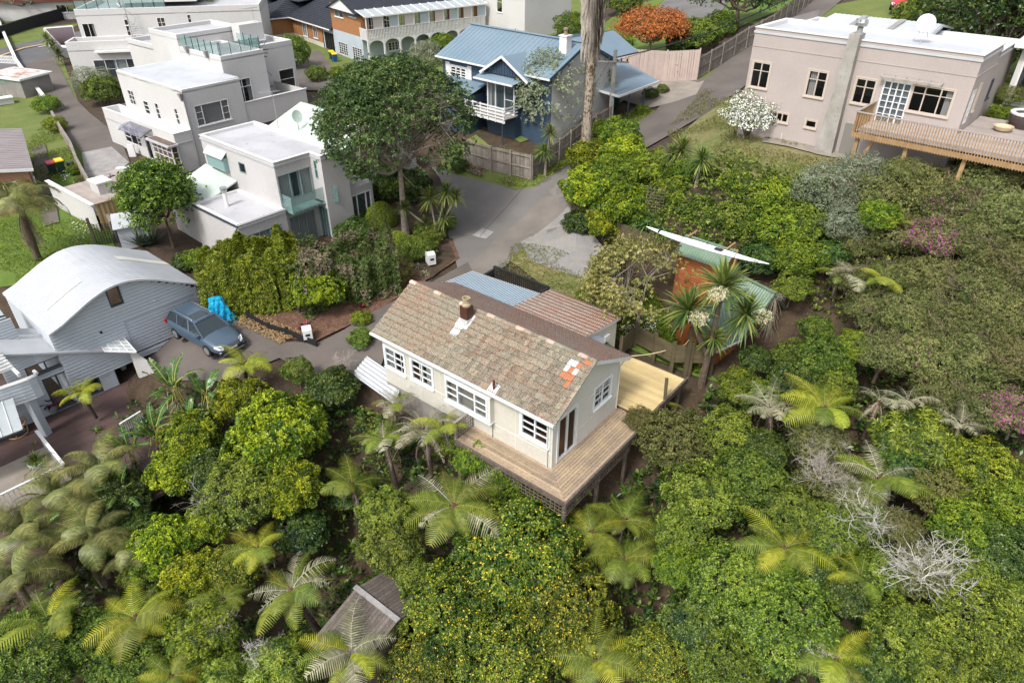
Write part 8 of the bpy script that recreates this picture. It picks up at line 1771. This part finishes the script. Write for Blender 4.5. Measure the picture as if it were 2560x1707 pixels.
for px, py, z, s, kd, mt_, lb in ((540,1230,-1.3,.85,'t','A','spray of pale dead branches among the bright shrubs at left'),(2160,1280,.9,.75,'w','A','lichen white dead branches at the right'),(2330,1420,.8,.95,'w','A','tangled grey dead branches at the lower right'),(640,1640,-2.5,.5,'w','A','small white dead branch near the bottom left'),(2060,1180,1.3,.8,'t','A','beige dead twigs below the big bright fern'),(2050,1640,-.9,.5,'w','A','forked pale branch at the bottom edge right'),(1000,1000,.1,.6,'t','A','grey dead stems above the store roof'),(860,900,0,.5,'t','A','grey bare sapling by the driveway edge')):
 t = tag(link('dead_branches', TW[kd][0 if px < 1500 else 1], None, at(px, py, z), px * .01), lb, 'dead branches', 'dead branches in the bush'); t.scale = (s,) * 3
# understorey carpet so that no bare ground shows between the crowns
def understorey(name, poly, n, mat, ln=.22, wd=.08, hgt=.5, seed=9, label=None):
 r = np.random.default_rng(seed); P = [G(*p) for p in poly]; xs = [p.x for p in P]; ys = [p.y for p in P]; pts = []
 def inside(x, y):
  c = False
  for i in range(len(P)):
   a, b = P[i], P[i - 1]
   if (a.y > y) != (b.y > y) and x < (b.x - a.x) * (y - a.y) / (b.y - a.y) + a.x: c = not c
  return c
 hx = np.array([r.uniform(min(xs), max(xs), n * 3), r.uniform(min(ys), max(ys), n * 3)]).T
 for x, y in hx:
  if inside(x, y):
   pts.append((x, y, H(x, y) + r.uniform(.05, hgt)))
   if len(pts) >= n: break
 P_ = np.array(pts); N = np.tile([0, 0, 1.0], (len(P_), 1)) + r.normal(0, .4, (len(P_), 3)); N /= np.linalg.norm(N, axis=1)[:, None]
 V, F, t = leaf_quads(P_, N, 7, ln, wd, r, tvar=.2); return tag(link(name, npmesh(name, V, F, mat, t)), label, 'undergrowth', kind='stuff')
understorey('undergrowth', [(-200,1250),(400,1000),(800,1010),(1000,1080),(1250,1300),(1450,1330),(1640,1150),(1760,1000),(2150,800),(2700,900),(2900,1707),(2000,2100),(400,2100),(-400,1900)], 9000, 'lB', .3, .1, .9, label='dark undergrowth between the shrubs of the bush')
understorey('slope_undergrowth', [(1440,430),(1700,430),(2080,520),(2200,430),(2600,430),(2700,1000),(2150,820),(1980,760),(1900,680),(1700,620),(1450,560)], 6000, 'lA2', .2, .07, .8, seed=10, label='leafy undergrowth on the bank below the top lawn')
understorey('garden_weeds', [(860,1010),(1000,1060),(1100,1120),(950,1150)], 700, 'lA2', .12, .05, .3, seed=12, label='weeds beside the cottage wall')
# ------------------------------------------------------------------ tree ferns
for px, py, z, s, kd, n, lb in (
 (1135,1265,-.2,1.18,'ggos',16,'big tree fern with reddish crown centre in front of the deck'),(1060,1075,-.1,1.0,'sspd',14,'greyish drooping tree fern below the bay window'),(1110,1065,.3,.8,'yyg',7,'bright yellow fronds of the fern beside the bay window'),
 (960,1100,-.5,.9,'sgg',12,'grey green tree fern left of the greyish drooping one'),(730,1475,-1.9,1.05,'ogsp',14,'tree fern with orange stalks left of the grey board roof'),(645,1370,-1.7,.8,'yyg',10,'yellow green tree fern left of the orange stalked one'),
 (340,1545,-2.3,.95,'ygy',13,'bright tree fern at the lower left'),(125,1555,-2.0,1.0,'gyo',13,'tree fern at the left edge near the bottom'),(880,1630,-2.6,1.0,'ygs',14,'tree fern at the bottom edge left of centre'),
 (1425,1215,-1.2,.6,'yyg',10,'small bright tree fern under the deck corner'),(1560,1400,-2.3,1.0,'gg',13,'dark tree fern in the hollow right of the very large shrub'),(1960,1370,-.4,1.0,'gyg',12,'tree fern in the hollow left of the lichen twigs'),
 (2200,1195,1.0,.95,'ogs',12,'reddish brown tree fern left of the long leaved dome'),(2062,1020,1.9,1.05,'yyg',12,'big bright yellow green tree fern at the right'),(1925,1020,1.3,.8,'spp',10,'pale dead looking tree fern left of the big bright one'),
 (2200,1000,2.2,.7,'ppd',8,'pale withered fern right of the big bright one'),(2270,1005,2.6,.7,'pps',8,'second pale withered fern right of the big bright one'),(615,905,.3,.9,'yy',9,'bright tree fern at the driveway edge below the blue car'),
 (2210,700,4.3,.8,'ygo',9,'yellowish tree fern on the scrub slope'),(2140,690,3.8,.8,'sgp',9,'dull tree fern above the cabin on the slope'),(2100,690,3.6,.7,'gs',9,'dark tree fern behind the orange cabin'),(2250,560,5.9,.6,'yg',6,'small yellow fern beside the lime bush on the slope'),
 (2090,1650,-.9,.8,'ygy',10,'tree fern at the bottom edge beside the forked pale branch'),(1490,1650,-2.9,.95,'ggy',12,'tree fern at the bottom edge right of centre'),(880,1210,-1.6,.9,'gg',11,'dark tree fern in the gap left of the big one'),
 (1480,1330,-1.9,.8,'ogy',10,'tree fern below the deck post with yellow tips'),(1560,1300,-2.2,.9,'gg',11,'dull green tree fern in the dark hollow below the deck'),(1560,1065,-1.0,.55,'gy',8,'small fern growing against the deck edge'),(1650,1010,-.7,.6,'gy',8,'fern curling over the edge beam of the new deck'),
 (2400,1060,2.6,.6,'sp',7,'withered fern above the long leaved dome'),(560,1500,-2.6,.8,'ggo',10,'tree fern between the two at the lower left'),(430,1690,-2.9,.7,'yg',9,'tree fern at the bottom edge at left'),(2150,1440,-.5,.7,'gy',9,'fern in the dark hole right of the lime shrub'),(985,1010,-.2,.7,'so',9,'rusty fern above the white corrugated roof')):
 tree_fern(px, py, z, s, kd, lb, n=n)
dk_ = N.w(*N.onz(235, 1055, 0)[:2], 0)
tf = tree_fern(0, 0, 0, .62, 'yy', 'yellow green tree fern growing up through the brown deck', n=12, world=(dk_.x, dk_.y, dk_.z + 1.9), dead=6)
# ------------------------------------------------------------------ palms and broad leaves at the left
for px, py, z, s, lb in ((430,965,-.4,.95,'tall bird of paradise by the brown deck steps'),(515,985,-.5,.9,'bird of paradise beside the blue car'),(385,1080,-1.2,.95,'bird of paradise right of the brown deck'),(470,1050,-1.0,.75,'bird of paradise behind the bright shrubs'),(320,1120,-1.6,.9,'bird of paradise over the edge of the brown deck'),(300,1230,-2.0,.8,'bird of paradise with split leaves among the palms'),(105,1330,-2.0,.8,'bird of paradise at the left edge among the palms')):
 strelitzia(px, py, z, s, lb)
for px, py, z, s, lb in ((250,1175,-1.5,.85,'feathery palm arching over the brown deck'),(150,1240,-1.6,.85,'feathery palm beside the lower balcony'),(60,1330,-1.8,.9,'feathery palm at the left edge'),(230,1350,-2.2,.9,'feathery palm with a brown trunk below the brown deck'),(40,1450,-2.0,.8,'feathery palm low at the left edge'),(330,1390,-2.5,.6,'small feathery palm with yellowing fronds')):
 feather_palm(at(px, py, z), s, lb, n=11, group='feather palms beside the brown deck')
feather_palm(at(50, 520, 3.2), .95, 'large drooping palm standing on the left lawn', n=26, fr=PFs, trunk_h=4.0, r0=.24, dead=4, lean=(.7, -.2))
feather_palm(at(452, 10, 6.5), 1.0, 'tall queen palm between the white houses at the top', n=16, fr=PFs, trunk_h=6.5, r0=.15, dead=1); feather_palm(at(372, 62, 5.2), .8, 'smaller queen palm in front of the street white house', n=12, fr=PFs, trunk_h=5, r0=.13, dead=0)
feather_palm(at(520, 20, 6.0), .9, 'browning queen palm behind the white roofs', n=10, fr=PFs, trunk_h=6, r0=.15, dead=8)
# washed out fan palm: tall shaggy trunk with a skirt of dead leaves
pb = Vector(G(1463, 392)); t = empty('tall_palm_trunk', pb, 0, 'very tall shaggy palm trunk with a skirt of dead grey leaves', 'palm tree')
tk = []; rr_ = random.Random(4)
topz = 13.5
MB().lathe([(.62, -.4), (.52, .3), (.40, 1.2), (.33, 3), (.30, 6), (.27, 10), (.24, topz)], 14).build('trunk', 'trunk_p', t)
V = []; F = []
for i in range(520):
 z = rr_.uniform(.2, 9.2); a = rr_.uniform(0, 6.28); r0_ = .5 - .2 * min(1, z / 2.5) if z < 2.5 else .31; l = rr_.uniform(.12, .3); w = .06; c, s_ = math.cos(a), math.sin(a); b = len(V)
 V += [(c * r0_ - s_ * w, s_ * r0_ + c * w, z), (c * r0_ + s_ * w, s_ * r0_ - c * w, z), (c * (r0_ + .12), s_ * (r0_ + .12), z + l), (c * (r0_ + .1) - s_ * .01, s_ * (r0_ + .1), z + l)]; F.append((b, b + 1, b + 2, b + 3))
tag(link('leaf_stub', npmesh('leaf_stub', V, F, simple('palm_boot', (.20,.13,.085), .95, (.30,.21,.15), 5)), t), kind='stuff')
V = []; F = []
for i in range(900):
 z = rr_.uniform(8.6, topz); a = rr_.uniform(0, 6.28); r0_ = rr_.uniform(.28, .55 + .35 * (z - 8.6) / 4.4); l = rr_.uniform(1.1, 2.1); w = rr_.uniform(.03, .08); c, s_ = math.cos(a), math.sin(a); b = len(V); o = rr_.uniform(0, .25)
 V += [(c * r0_ * .7 - s_ * w, s_ * r0_ * .7 + c * w, z), (c * r0_ * .7 + s_ * w, s_ * r0_ * .7 - c * w, z), (c * (r0_ + o) + s_ * w * .6, s_ * (r0_ + o) - c * w * .6, z - l * .6), (c * (r0_ + o * .8), s_ * (r0_ + o * .8), z - l)]; F.append((b, b + 1, b + 2, b + 3))
tag(link('dead_leaf_skirt', npmesh('dead_leaf_skirt', V, F, simple('dead_palm_leaf', (.36,.32,.27), .95, (.24,.20,.165), 4, (.48,.44,.38), 11)), t), kind='stuff')
for i in range(12): o = link('fan_leaf', FLX, t); o.location = (0, 0, topz + .2); o.rotation_euler = (.5 * math.cos(i), .5 * math.sin(i), i); 
# ------------------------------------------------------------------ cabbage trees
def chead(base, px, py, s):   # head position as an offset from the base at the base's depth
 r = ray(px, py); t_ = base.y / r[1]; return (r[0] * t_ - base.x, 0, CAMZ + r[2] * t_ - base.z, s)
b_ = Vector(G(1752, 965)); cabbage_tree(b_, [chead(b_, 1808, 715, 1.9), chead(b_, 1720, 775, 1.75), chead(b_, 1865, 785, 1.6), chead(b_, 1785, 845, 1.1)], 'large flowering cabbage tree in front of the orange cabin', flowers=3, trunkmat='trunk', r0=.2)
b_ = Vector(G(1908, 830)); t = empty('dead_cabbage_tree', b_, 0, 'dead cabbage tree with a hanging brown leaf skirt by the orange cabin', 'dead tree')
hd = chead(b_, 1938, 742, 1); MB().tube([(0, 0, -.5), (hd[0], 0, hd[2])], .12, 7, .1).build('trunk', 'trunk_d', t)
for k in range(3): o = link('dead_leaf_head', sword_head('dead_leaf_head', 440 + k, 'frond_d', n=70, L=1.3, W=.035, el=(-1.5, -.3), droop=.6), t); o.location = (hd[0], 0, hd[2] - k * .7); o.scale = (.62,) * 3
o = link('bare_twigs', TW['t'][0], t); o.location = (hd[0], 0, hd[2] + .1); o.scale = (.35,) * 3
b_ = Vector(G(1362, 445)); cabbage_tree(b_, [chead(b_, 1375, 332, 1.0), chead(b_, 1360, 378, 1.1)], 'double headed cabbage tree in front of the paling fence corner')
b_ = Vector(G(1690, 440)); cabbage_tree(b_, [chead(b_, 1705, 375, 1.5), chead(b_, 1680, 385, 1.1)], 'first spiky cabbage tree on the bank beside the upper driveway', r0=.11)
b_ = Vector(G(1735, 470)); cabbage_tree(b_, [chead(b_, 1755, 400, 1.35)], 'second spiky cabbage tree right of the first on the bank', r0=.1)
b_ = Vector(G(1510, 300)); cabbage_tree(b_, [chead(b_, 1520, 195, 1.3)], 'cabbage tree behind the concrete power pole')
b_ = Vector(G(1095, 610)); cabbage_tree(b_, [chead(b_, 1075, 495, 1.15), chead(b_, 1115, 480, 1.1), chead(b_, 1140, 492, .95), chead(b_, 1110, 545, 1.0), chead(b_, 1060, 560, .9), chead(b_, 1010, 520, .9)], 'clump of cabbage trees beside the spreading tree at the shared drive', r0=.1)
b_ = Vector(G(160, 165)); cabbage_tree(b_, [chead(b_, 118, 100, 1.4), chead(b_, 132, 115, 1.3), chead(b_, 148, 138, 1.4)], 'row of spiky yuccas leaning beside the street house driveway', name='yucca', cat='yucca')
b_ = Vector(G(2355, 110)); cabbage_tree(b_, [chead(b_, 2385, 30, 2.2), chead(b_, 2350, 50, 1.4), chead(b_, 2420, 10, 1.6)], 'yucca tree behind the stucco house roof', name='yucca', cat='yucca', r0=.2)
b_ = Vector(G(2320, 110)); cabbage_tree(b_, [chead(b_, 2320, 70, 1.5), chead(b_, 2300, 95, 1.1), chead(b_, 2370, 90, 1.1)], 'low spiky yucca behind the satellite dish', name='yucca', cat='yucca')
# ------------------------------------------------------------------ trees with their own limbs
def limb_tree(name, px, py, rp, flat, seed, leaf, lnsz, label, n_t=7, bark='trunk_p', cat='tree', base_px=None, trunk=.25, zc=0, density=2.2, spread=(.4, 1.5), droop=.1, jitter=.35, n=(8, 7, 7), zc0=None, zmin=-.1, drop=2.2, nl=8):
 g = Vector(G(*base_px)); r_ = ray(px, py); t_ = g.y / r_[1]; c = Vector((r_[0] * t_, g.y, CAMZ + r_[2] * t_)); R_ = PIXR(c, rp)
 t = empty(name, c, 0, label, cat); b = (g.z - c.z)
 me, tips = tree_skeleton('limbs', seed, R_, flat, bark, *n, trunk=trunk, base=b - .3, zmin=zmin)
 o = link('trunk', me, t); r = np.random.default_rng(seed + 50); k = int(density * 10) / 10
 P = np.repeat(tips, max(1, int(n_t)), 0); P = P + r.normal(0, jitter, P.shape) * np.array([1, 1, .6]); Nn = P / np.linalg.norm(P, axis=1)[:, None] * .6 + np.array([0, 0, .6]) + r.normal(0, .3, P.shape); Nn /= np.linalg.norm(Nn, axis=1)[:, None]
 cl = np.repeat(r.uniform(.1, .8, len(tips)), max(1, int(n_t))); V, F, tt = leaf_quads(P, Nn, nl, lnsz, lnsz * .38, r, spread=spread, droop=droop, t0=cl, tvar=.2); link('crown', npmesh('crown', V, F, leaf, tt), t)
 return t
limb_tree('spreading_tree', 990, 310, 188, .8, 5, 'lT', .2, 'large spreading tree with pale tangled limbs left of the shared drive', n_t=9, base_px=(1010, 590), trunk=.38, n=(11, 8, 9), zmin=-.4, jitter=.28, nl=9)
limb_tree('grey_leaved_tree', 1385, 230, 98, .95, 6, 'lF', .15, 'loose grey green tree in front of the blue house', n_t=16, base_px=(1412, 335), trunk=.13, n=(9, 7, 6), jitter=.3, zmin=-.5)
limb_tree('weeping_tree', 1605, 715, 125, .95, 7, 'lK', .15, 'yellowish weeping tree with a pale twisted trunk by the gravel', n_t=9, base_px=(1625, 850), trunk=.2, spread=(.9, 1.9), droop=.9, n=(8, 6, 7), jitter=.3, zmin=-.4)
limb_tree('red_crowned_tree', 1630, 75, 80, .55, 8, 'lR', .16, 'rounded tree with an orange red crown on the garden lawn', n_t=12, base_px=(1640, 140), trunk=.25, bark='trunk_p', n=(9, 7, 7), jitter=.45, zmin=.05)
limb_tree('deck_tree', 400, 500, 72, 1.15, 9, 'lA2', .2, 'rounded glossy tree growing beside the plank walled terrace', n_t=12, base_px=(420, 618), trunk=.16, bark='trunk', n=(10, 7, 6), jitter=.4, zmin=-.6)
limb_tree('grey_stemmed_tree', 60, -20, 110, .6, 10, 'lB', .25, 'bare grey stemmed tree across the street at the top left', n_t=3, base_px=(75, 50), trunk=.4, n=(8, 5, 5))
limb_tree('back_tree', 2470, 60, 150, .8, 12, 'lB', .26, 'dark tree behind the stucco house at the top right', n_t=14, base_px=(2470, 200), trunk=.3, n=(10, 8, 7), jitter=.7, zmin=-.4)
limb_tree('pine_tree', 1850, -10, 110, .6, 13, 'lB', .2, 'dark spreading pine at the top edge behind the boundary fence', n_t=9, base_px=(1870, 70), trunk=.4, bark='trunk', n=(9, 7, 6), jitter=.5)
# ------------------------------------------------------------------ garden shrubs, topiary, hedges
for k, px, py, rp, lb, nm, ct, kw in (
 ('H',898,535,33,'clipped ball shrub by the entrance steps','topiary_ball','topiary',{}),('H2',955,555,38,'tall rounded clipped shrub beside the spreading tree','topiary_ball','topiary',dict(hs=1.2)),('H2',998,615,35,'bright clipped ball shrub near the shared drive','topiary_ball','topiary',{}),
 ('B',885,590,50,'dark shrub in front of the grey entrance deck','shrub','shrub',{}),('A2',1045,630,48,'glossy shrub below the cabbage tree clump','shrub','shrub',{}),('B',960,470,75,'ivy clad shrub under the spreading tree','shrub','shrub',{}),('B',1030,480,60,'dark shrub at the foot of the spreading tree','shrub','shrub',{}),('A2',1075,590,45,'shrub right of the bright clipped ball','shrub','shrub',{}),
 ('A',805,755,72,'rounded rosette shrub in the bark garden','shrub','shrub',dict(dz=.9)),('D',985,690,62,'fine leaved olive shrub at the corner of the tiled roof','shrub','shrub',{}),('G',905,800,28,'small yellowish shrub at the cottage wall end','shrub','shrub',{}),('A2',905,850,35,'climbing shrub at the left corner of the cottage','shrub','shrub',{}),
 ('F',240,215,50,'grey green bush behind the street house driveway','shrub','shrub',{}),('A2',265,240,52,'dark green bush below the street white house','shrub','shrub',{}),('G',125,270,34,'bright climber over the left boundary wall','shrub','shrub',{}),('G',145,320,30,'leafy climber hanging down the boundary wall','shrub','shrub',{}),
 ('A2',735,155,48,'dark rounded tree like shrub by the black gate','shrub','shrub',dict(hs=1.3)),('G',795,195,30,'yellow flecked shrub left of the spreading tree','shrub','shrub',{}),('G',845,190,25,'small lime shrub left of the spreading tree','shrub','shrub',{}),('F',1065,150,48,'grey green bush behind the spreading tree','shrub','shrub',{}),('G',1105,115,34,'citrus bush with orange fruit by the veranda arches','shrub','shrub',{}),
 ('B',1335,35,70,'dark leafy tree at the top behind the blue house','shrub','tree',{}),('G',1430,80,50,'bright hedge behind the blue roof','shrub','hedge',{}),('B',1280,55,45,'grey green tree at the top centre','shrub','tree',{}),('A2',1560,20,50,'green shrubs along the top drive','shrub','shrub',{}),
 ('A2',1745,105,60,'large green shrub right of the red crowned tree','shrub','shrub',{}),('A2',1800,75,45,'green shrub against the boundary fence','shrub','shrub',{}),('B',1700,120,40,'dark shrub below the red crowned tree','shrub','shrub',{}),('G',1560,110,25,'pale edged shrub left of the red crowned tree','shrub','shrub',{}),
 ('W',1865,325,74,'white flowering bush beside the stucco house','flowering_bush','shrub',dict(dz=.8)),('A2',1625,240,22,'small round tree by the concrete pad','shrub','shrub',{}),('A2',1655,228,18,'smallest round tree right of the concrete pad edge','shrub','shrub',{}),('G',1605,280,20,'yellow flowered bush near the carport','shrub','shrub',{}),
 ('A2',2280,55,60,'bushy green growth behind the white garage roof','shrub','shrub',{}),('A2',2430,110,60,'green bush right of the yucca tree','shrub','shrub',{}),('B',2540,90,70,'dark bush at the top right corner','shrub','tree',{}),('D',2530,130,40,'olive bush above the white extension','shrub','shrub',{}),('D',2520,250,42,'ferny bush in front of the white extension','shrub','shrub',{}),('G',2490,290,28,'leafy bush beside the raised deck','shrub','shrub',{}),('E',2540,210,38,'rusty ferny bush below the white extension','shrub','shrub',{}),
 ('A2',1490,500,30,'leafy shrub at the bend of the shared drive','shrub','shrub',{}),('G',190,430,20,'low garden shrub on the left lawn','shrub','shrub',{}),('D',205,455,18,'mossy garden cushion on the left lawn','shrub','shrub',{}),
 ('A2',655,55,22,'orange berried shrub by the brick house','shrub','shrub',{}),('A2',900,430,35,'fern like shrub left of the spreading tree trunk','shrub','shrub',{}),('B',470,660,35,'dark shrub below the white wing wall','shrub','shrub',{}),('G',495,655,38,'lime shrub at the left end of the hedge','shrub','shrub',{}),
 ('A2',1120,560,28,'low shrub at the edge of the shared drive','shrub','shrub',{}),('B',1150,420,25,'fallen leaf strewn shrub left of the paling fence','shrub','shrub',{}),('A2',700,70,1,'',None,None,None)):
 if nm: shrub(k, px, py, rp, None, lb, name=nm, cat=ct, **kw)
def hedge(name, pts, w, h, mat, n, label, ln=.09, wd=.035, seed=3, lumpy=.18, extra=None, z0=0.0):
 r = np.random.default_rng(seed); P = [Vector(G(*p)) for p in pts]; Ls = [(b - a).length for a, b in zip(P[:-1], P[1:])]; tot = sum(Ls); pos = []; nrm = []
 for _ in range(n):
  u = r.uniform(0, tot); k = 0
  while u > Ls[k] and k < len(Ls) - 1: u -= Ls[k]; k += 1
  a, b = P[k], P[k + 1]; p = a.lerp(b, min(1, u / Ls[k]) * 1.16 - .08); d = (b - a).normalized(); nn = Vector((-d.y, d.x, 0)); ang = r.uniform(-.35, math.pi + .35)
  lum = 1 + lumpy * (noise.noise(Vector((p.x * 1.3, p.y * 1.3, ang * 1.6))) * 2.6 + noise.noise(Vector((p.x * 3.3, p.y * 3.3, ang * 4))) * 1.2); cx, sz = math.cos(ang) * w / 2 * lum, math.sin(ang)
  sq = 1 / max(abs(math.cos(ang)), abs(sz), .2) ** .55; zz = (h * .5 + h * .5 * sz * sq) * (1 + (lum - 1) * .6) if sz > 0 else r.uniform(0, h * .5)
  if r.uniform() < .55 and abs(math.cos(ang)) > .5: zz = r.uniform(0, h * .9)
  q = p + nn * cx * min(sq, 1.25); q.z = H(p.x, p.y) + z0 + zz; pos.append(tuple(q)); nrm.append(tuple(nn * math.cos(ang) * .7 + Vector((0, 0, max(.2, sz) + .2))))
 A_ = np.array(pos); N_ = np.array(nrm) + r.normal(0, .2, (n, 3)); N_ /= np.linalg.norm(N_, axis=1)[:, None]
 t0 = np.clip(r.uniform(.15, .8, n), 0, 1); V, F, t = leaf_quads(A_ - np.array(P[0]), N_, 6, ln, wd, r, t0=t0); mi = None; mats = [mat]
 if extra: sel = np.array([noise.noise(Vector((x * .6, y * .6, z * .6))) > .12 for x, y, z in A_]) & (r.uniform(0, 1, n) < extra[1]); mi = np.repeat(sel, 6).astype(int); mats = [mat, extra[0]]
 o = empty(name, P[0], 0, label, 'hedge'); link('foliage', npmesh('foliage', V, F, mat, t, mi=mi, mats=mats), o)
 core = MB()
 for a, b in zip(P[:-1], P[1:]):
  d = (b - a).normalized(); nn = Vector((-d.y, d.x, 0)) * w * .18; c = [a - nn, b - nn, b + nn, a + nn]; core.add([(v - P[0]) + Vector((0, 0, -.3)) for v in c] + [(v - P[0]) + Vector((0, 0, h * .5)) for v in c], [(0,3,2,1),(4,5,6,7),(0,1,5,4),(1,2,6,5),(2,3,7,6),(3,0,4,7)])
 core.build('hedge_core', 'trunk_d', o); return o
hedge('conifer_hedge', [(545,780),(625,765),(705,755),(760,740)], 2.3, 3.7, 'hedge', 17000, 'tall bright lime conifer hedge between the driveway and the white house', ln=.17, wd=.045)
hedge('mixed_hedge', [(740,780),(800,750),(880,735),(985,715)], 2.4, 3.0, 'hedge_m', 15000, 'mixed dark hedge with brown clipped twiggy patches', extra=('twig_b', .55), ln=.12, wd=.045, seed=5, lumpy=.3)
# strap leaved plants along the sleeper wall and others
for i, (px, py) in enumerate(((1465,545),(1490,560),(1505,572),(1560,590),(1590,605),(1610,612),(1640,622),(1655,635))):
 p = G(px, py); o = tag(link('agapanthus_clump', AGA[i % 2], None, p + Vector((0, 0, 1.2)), i), 'dark strap leaved clump spilling over the sleeper retaining wall', 'agapanthus', 'strap leaved clumps along the sleeper wall'); o.scale = (1.3,) * 3
for i, (px, py) in enumerate(((118,38),(135,36),(150,35),(163,33))): o = tag(link('agapanthus_clump', AGA[i % 2], None, G(px, py) + Vector((0, 0, .6)), i), 'strap leaved clump against the black terrace wall across the street', 'agapanthus', 'strap leaved clumps across the street'); o.scale = (2.2,) * 3
tag(link('flax_bush', FLX, None, G(355, 618), 0), 'dark spiky flax bush beside the garden hut', 'flax')
o = tag(link('flax_bush', FLX, None, G(385, 612), 2), 'smaller flax bush right of the garden hut', 'flax'); o.scale = (.8,) * 3
tag(link('bromeliad', PUR, None, G(905, 775), 0), 'red spiky bromeliad in the bark garden', 'bromeliad'); tag(link('bromeliad', PUR, None, G(765, 822), 1), 'purple bromeliad beside the white letterbox', 'bromeliad')
tag(link('dry_tussock', DRY, None, G(1045, 672), 1), 'brown tussock grass left of the upper letterbox', 'tussock grass'); o = tag(link('dry_tussock', DRY, None, G(1062, 690), 2), 'second brown tussock below the upper letterbox', 'tussock grass')
# pots on the brown deck
def pot(px, py, s, mat, leaf, label, name='potted_plant', ls=1.0):
 a, b = N.onz(px, py, 0); t = empty(name, N.w(a, b, 0), 0, label, 'potted plant'); t.scale = (s,) * 3
 MB().lathe([(.2, 0), (.3, .3), (.33, .5), (.28, .5), (.25, .4), (.01, .4)], 14).build('pot', mat, t); o = link('leaves', leaf, t); o.location = (0, 0, .5); o.scale = (ls,) * 3
M['potgrey'] = simple('grey_pot', (.28,.31,.32), .6); M['potblue'] = simple('pale_blue_pot', (.36,.43,.46), .5)
pot(133, 1030, .95, 'potgrey', PUR, 'purple bromeliad in a grey pot on the brown deck', ls=1.3); pot(250, 975, .9, 'potgrey', FLX, 'tan spiky plant in a bowl beside the folding doors', ls=.35); pot(100, 1175, 1.1, 'potblue', CH[0], 'yellow green palm in a pale blue pot on the brown deck', ls=.7)
pot(309, 922, .7, 'paint', PUR, 'red leaved plant in a white pot in the porch', ls=.9); pot(355, 930, .7, 'potgrey', CH[1], 'cycad at the foot of the porch wall', ls=.9)
a, b = N.onz(45, 1085, 0); t = empty('rattan_chair', N.w(a, b, 0), .5, 'round rattan chair with a pale cushion at the edge of the brown deck', 'chair')
MB().tube([(.55 * math.cos(k * .5), .5 * math.sin(k * .5), .35 + .3 * (1 + math.cos(k * .5)) / 2) for k in range(14)], .05, 6).build('chair_ring', 'timber', t); MB().tube([(.45 * math.cos(k * .5), .42 * math.sin(k * .5), .05) for k in range(14)], .04, 6).build('chair_base', 'timber', t); MB().lathe([(.3, .3), (.38, .38), (.3, .46), (.05, .48)], 14).build('cushion', 'potgrey', t)
for k in range(4): MB().bar((.45 * math.cos(k * 1.57), .42 * math.sin(k * 1.57), .05), (.5 * math.cos(k * 1.57), .46 * math.sin(k * 1.57), .4), .04).build('leg', 'timber', t)
# grass tufts, daisies and fallen leaves
def scatter(name, poly, n, mat, ln, wd, seed, label, cat, up=.03, nl=4, tint=True):
 r = np.random.default_rng(seed); P = [G(*p) for p in poly]; xs = [p.x for p in P]; ys = [p.y for p in P]; pts = []
 while len(pts) < n:
  x, y = r.uniform(min(xs), max(xs)), r.uniform(min(ys), max(ys)); c = False
  for i in range(len(P)):
   a, b = P[i], P[i - 1]
   if (a.y > y) != (b.y > y) and x < (b.x - a.x) * (y - a.y) / (b.y - a.y) + a.x: c = not c
  if c and noise.noise(Vector((x * .35, y * .35, seed))) > -.15: pts.append((x, y, H(x, y) + .16 + up))
 Nn = np.tile([0, 0, 1.0], (n, 1)) + r.normal(0, .2, (n, 3)); Nn /= np.linalg.norm(Nn, axis=1)[:, None]; V, F, t = leaf_quads(np.array(pts), Nn, nl, ln, wd, r, spread=(.2, 1.0), droop=0); return tag(link(name, npmesh(name, V, F, mat, t)), label, cat, kind='stuff')
scatter('grass_tufts', [(0,430),(130,300),(180,380),(275,520),(290,600),(150,700),(0,720)], 6000, 'lG', .16, .03, 21, 'tufts of grass over the left lawn', 'grass')
scatter('grass_tufts', [(1330,400),(1400,330),(1560,290),(1640,280),(1450,400),(1350,470),(1290,478),(1200,455),(1110,400),(1190,360)], 2600, 'lG', .15, .03, 22, 'tufts of grass by the silvered paling fence', 'grass')
scatter('grass_tufts', [(1660,330),(1760,230),(1880,240),(1900,350),(2060,385),(2120,420),(2080,500),(1900,500),(1700,430)], 4200, 'lD', .15, .03, 23, 'tufts of dry grass on the top lawn', 'grass')
scatter('grass_tufts', [(1440,740),(1500,705),(1640,740),(1700,870),(1760,950),(1560,860),(1430,770)], 4500, 'lG', .13, .03, 24, 'tufts of lush grass behind the cottage', 'grass')
scatter('grass_tufts', [(1230,690),(1290,610),(1420,640),(1530,720),(1440,760),(1330,720)], 2200, 'lD', .11, .02, 25, 'thin weeds over the gravel parking', 'grass')
scatter('daisies', [(1480,760),(1640,780),(1640,860),(1560,850)], 260, 'wht', .05, .04, 26, 'white daisies in the grass behind the cottage', 'flowers', up=.12)
scatter('daisies', [(150,430),(250,470),(270,570),(190,620)], 300, 'wht', .07, .05, 27, 'white daisies on the left lawn', 'flowers', up=.12)
scatter('fallen_leaves', [(1100,400),(1190,420),(1290,470),(1200,450)], 260, 'twig_b', .16, .08, 28, 'fallen brown leaves on the bed by the paling fence', 'leaves')
scatter('bark_chips', [(600,780),(760,840),(700,868),(600,820)], 900, simple('straw_chips', (.42,.29,.15), .9), .12, .04, 29, 'straw coloured bark chips along the lower driveway edge', 'bark chips')
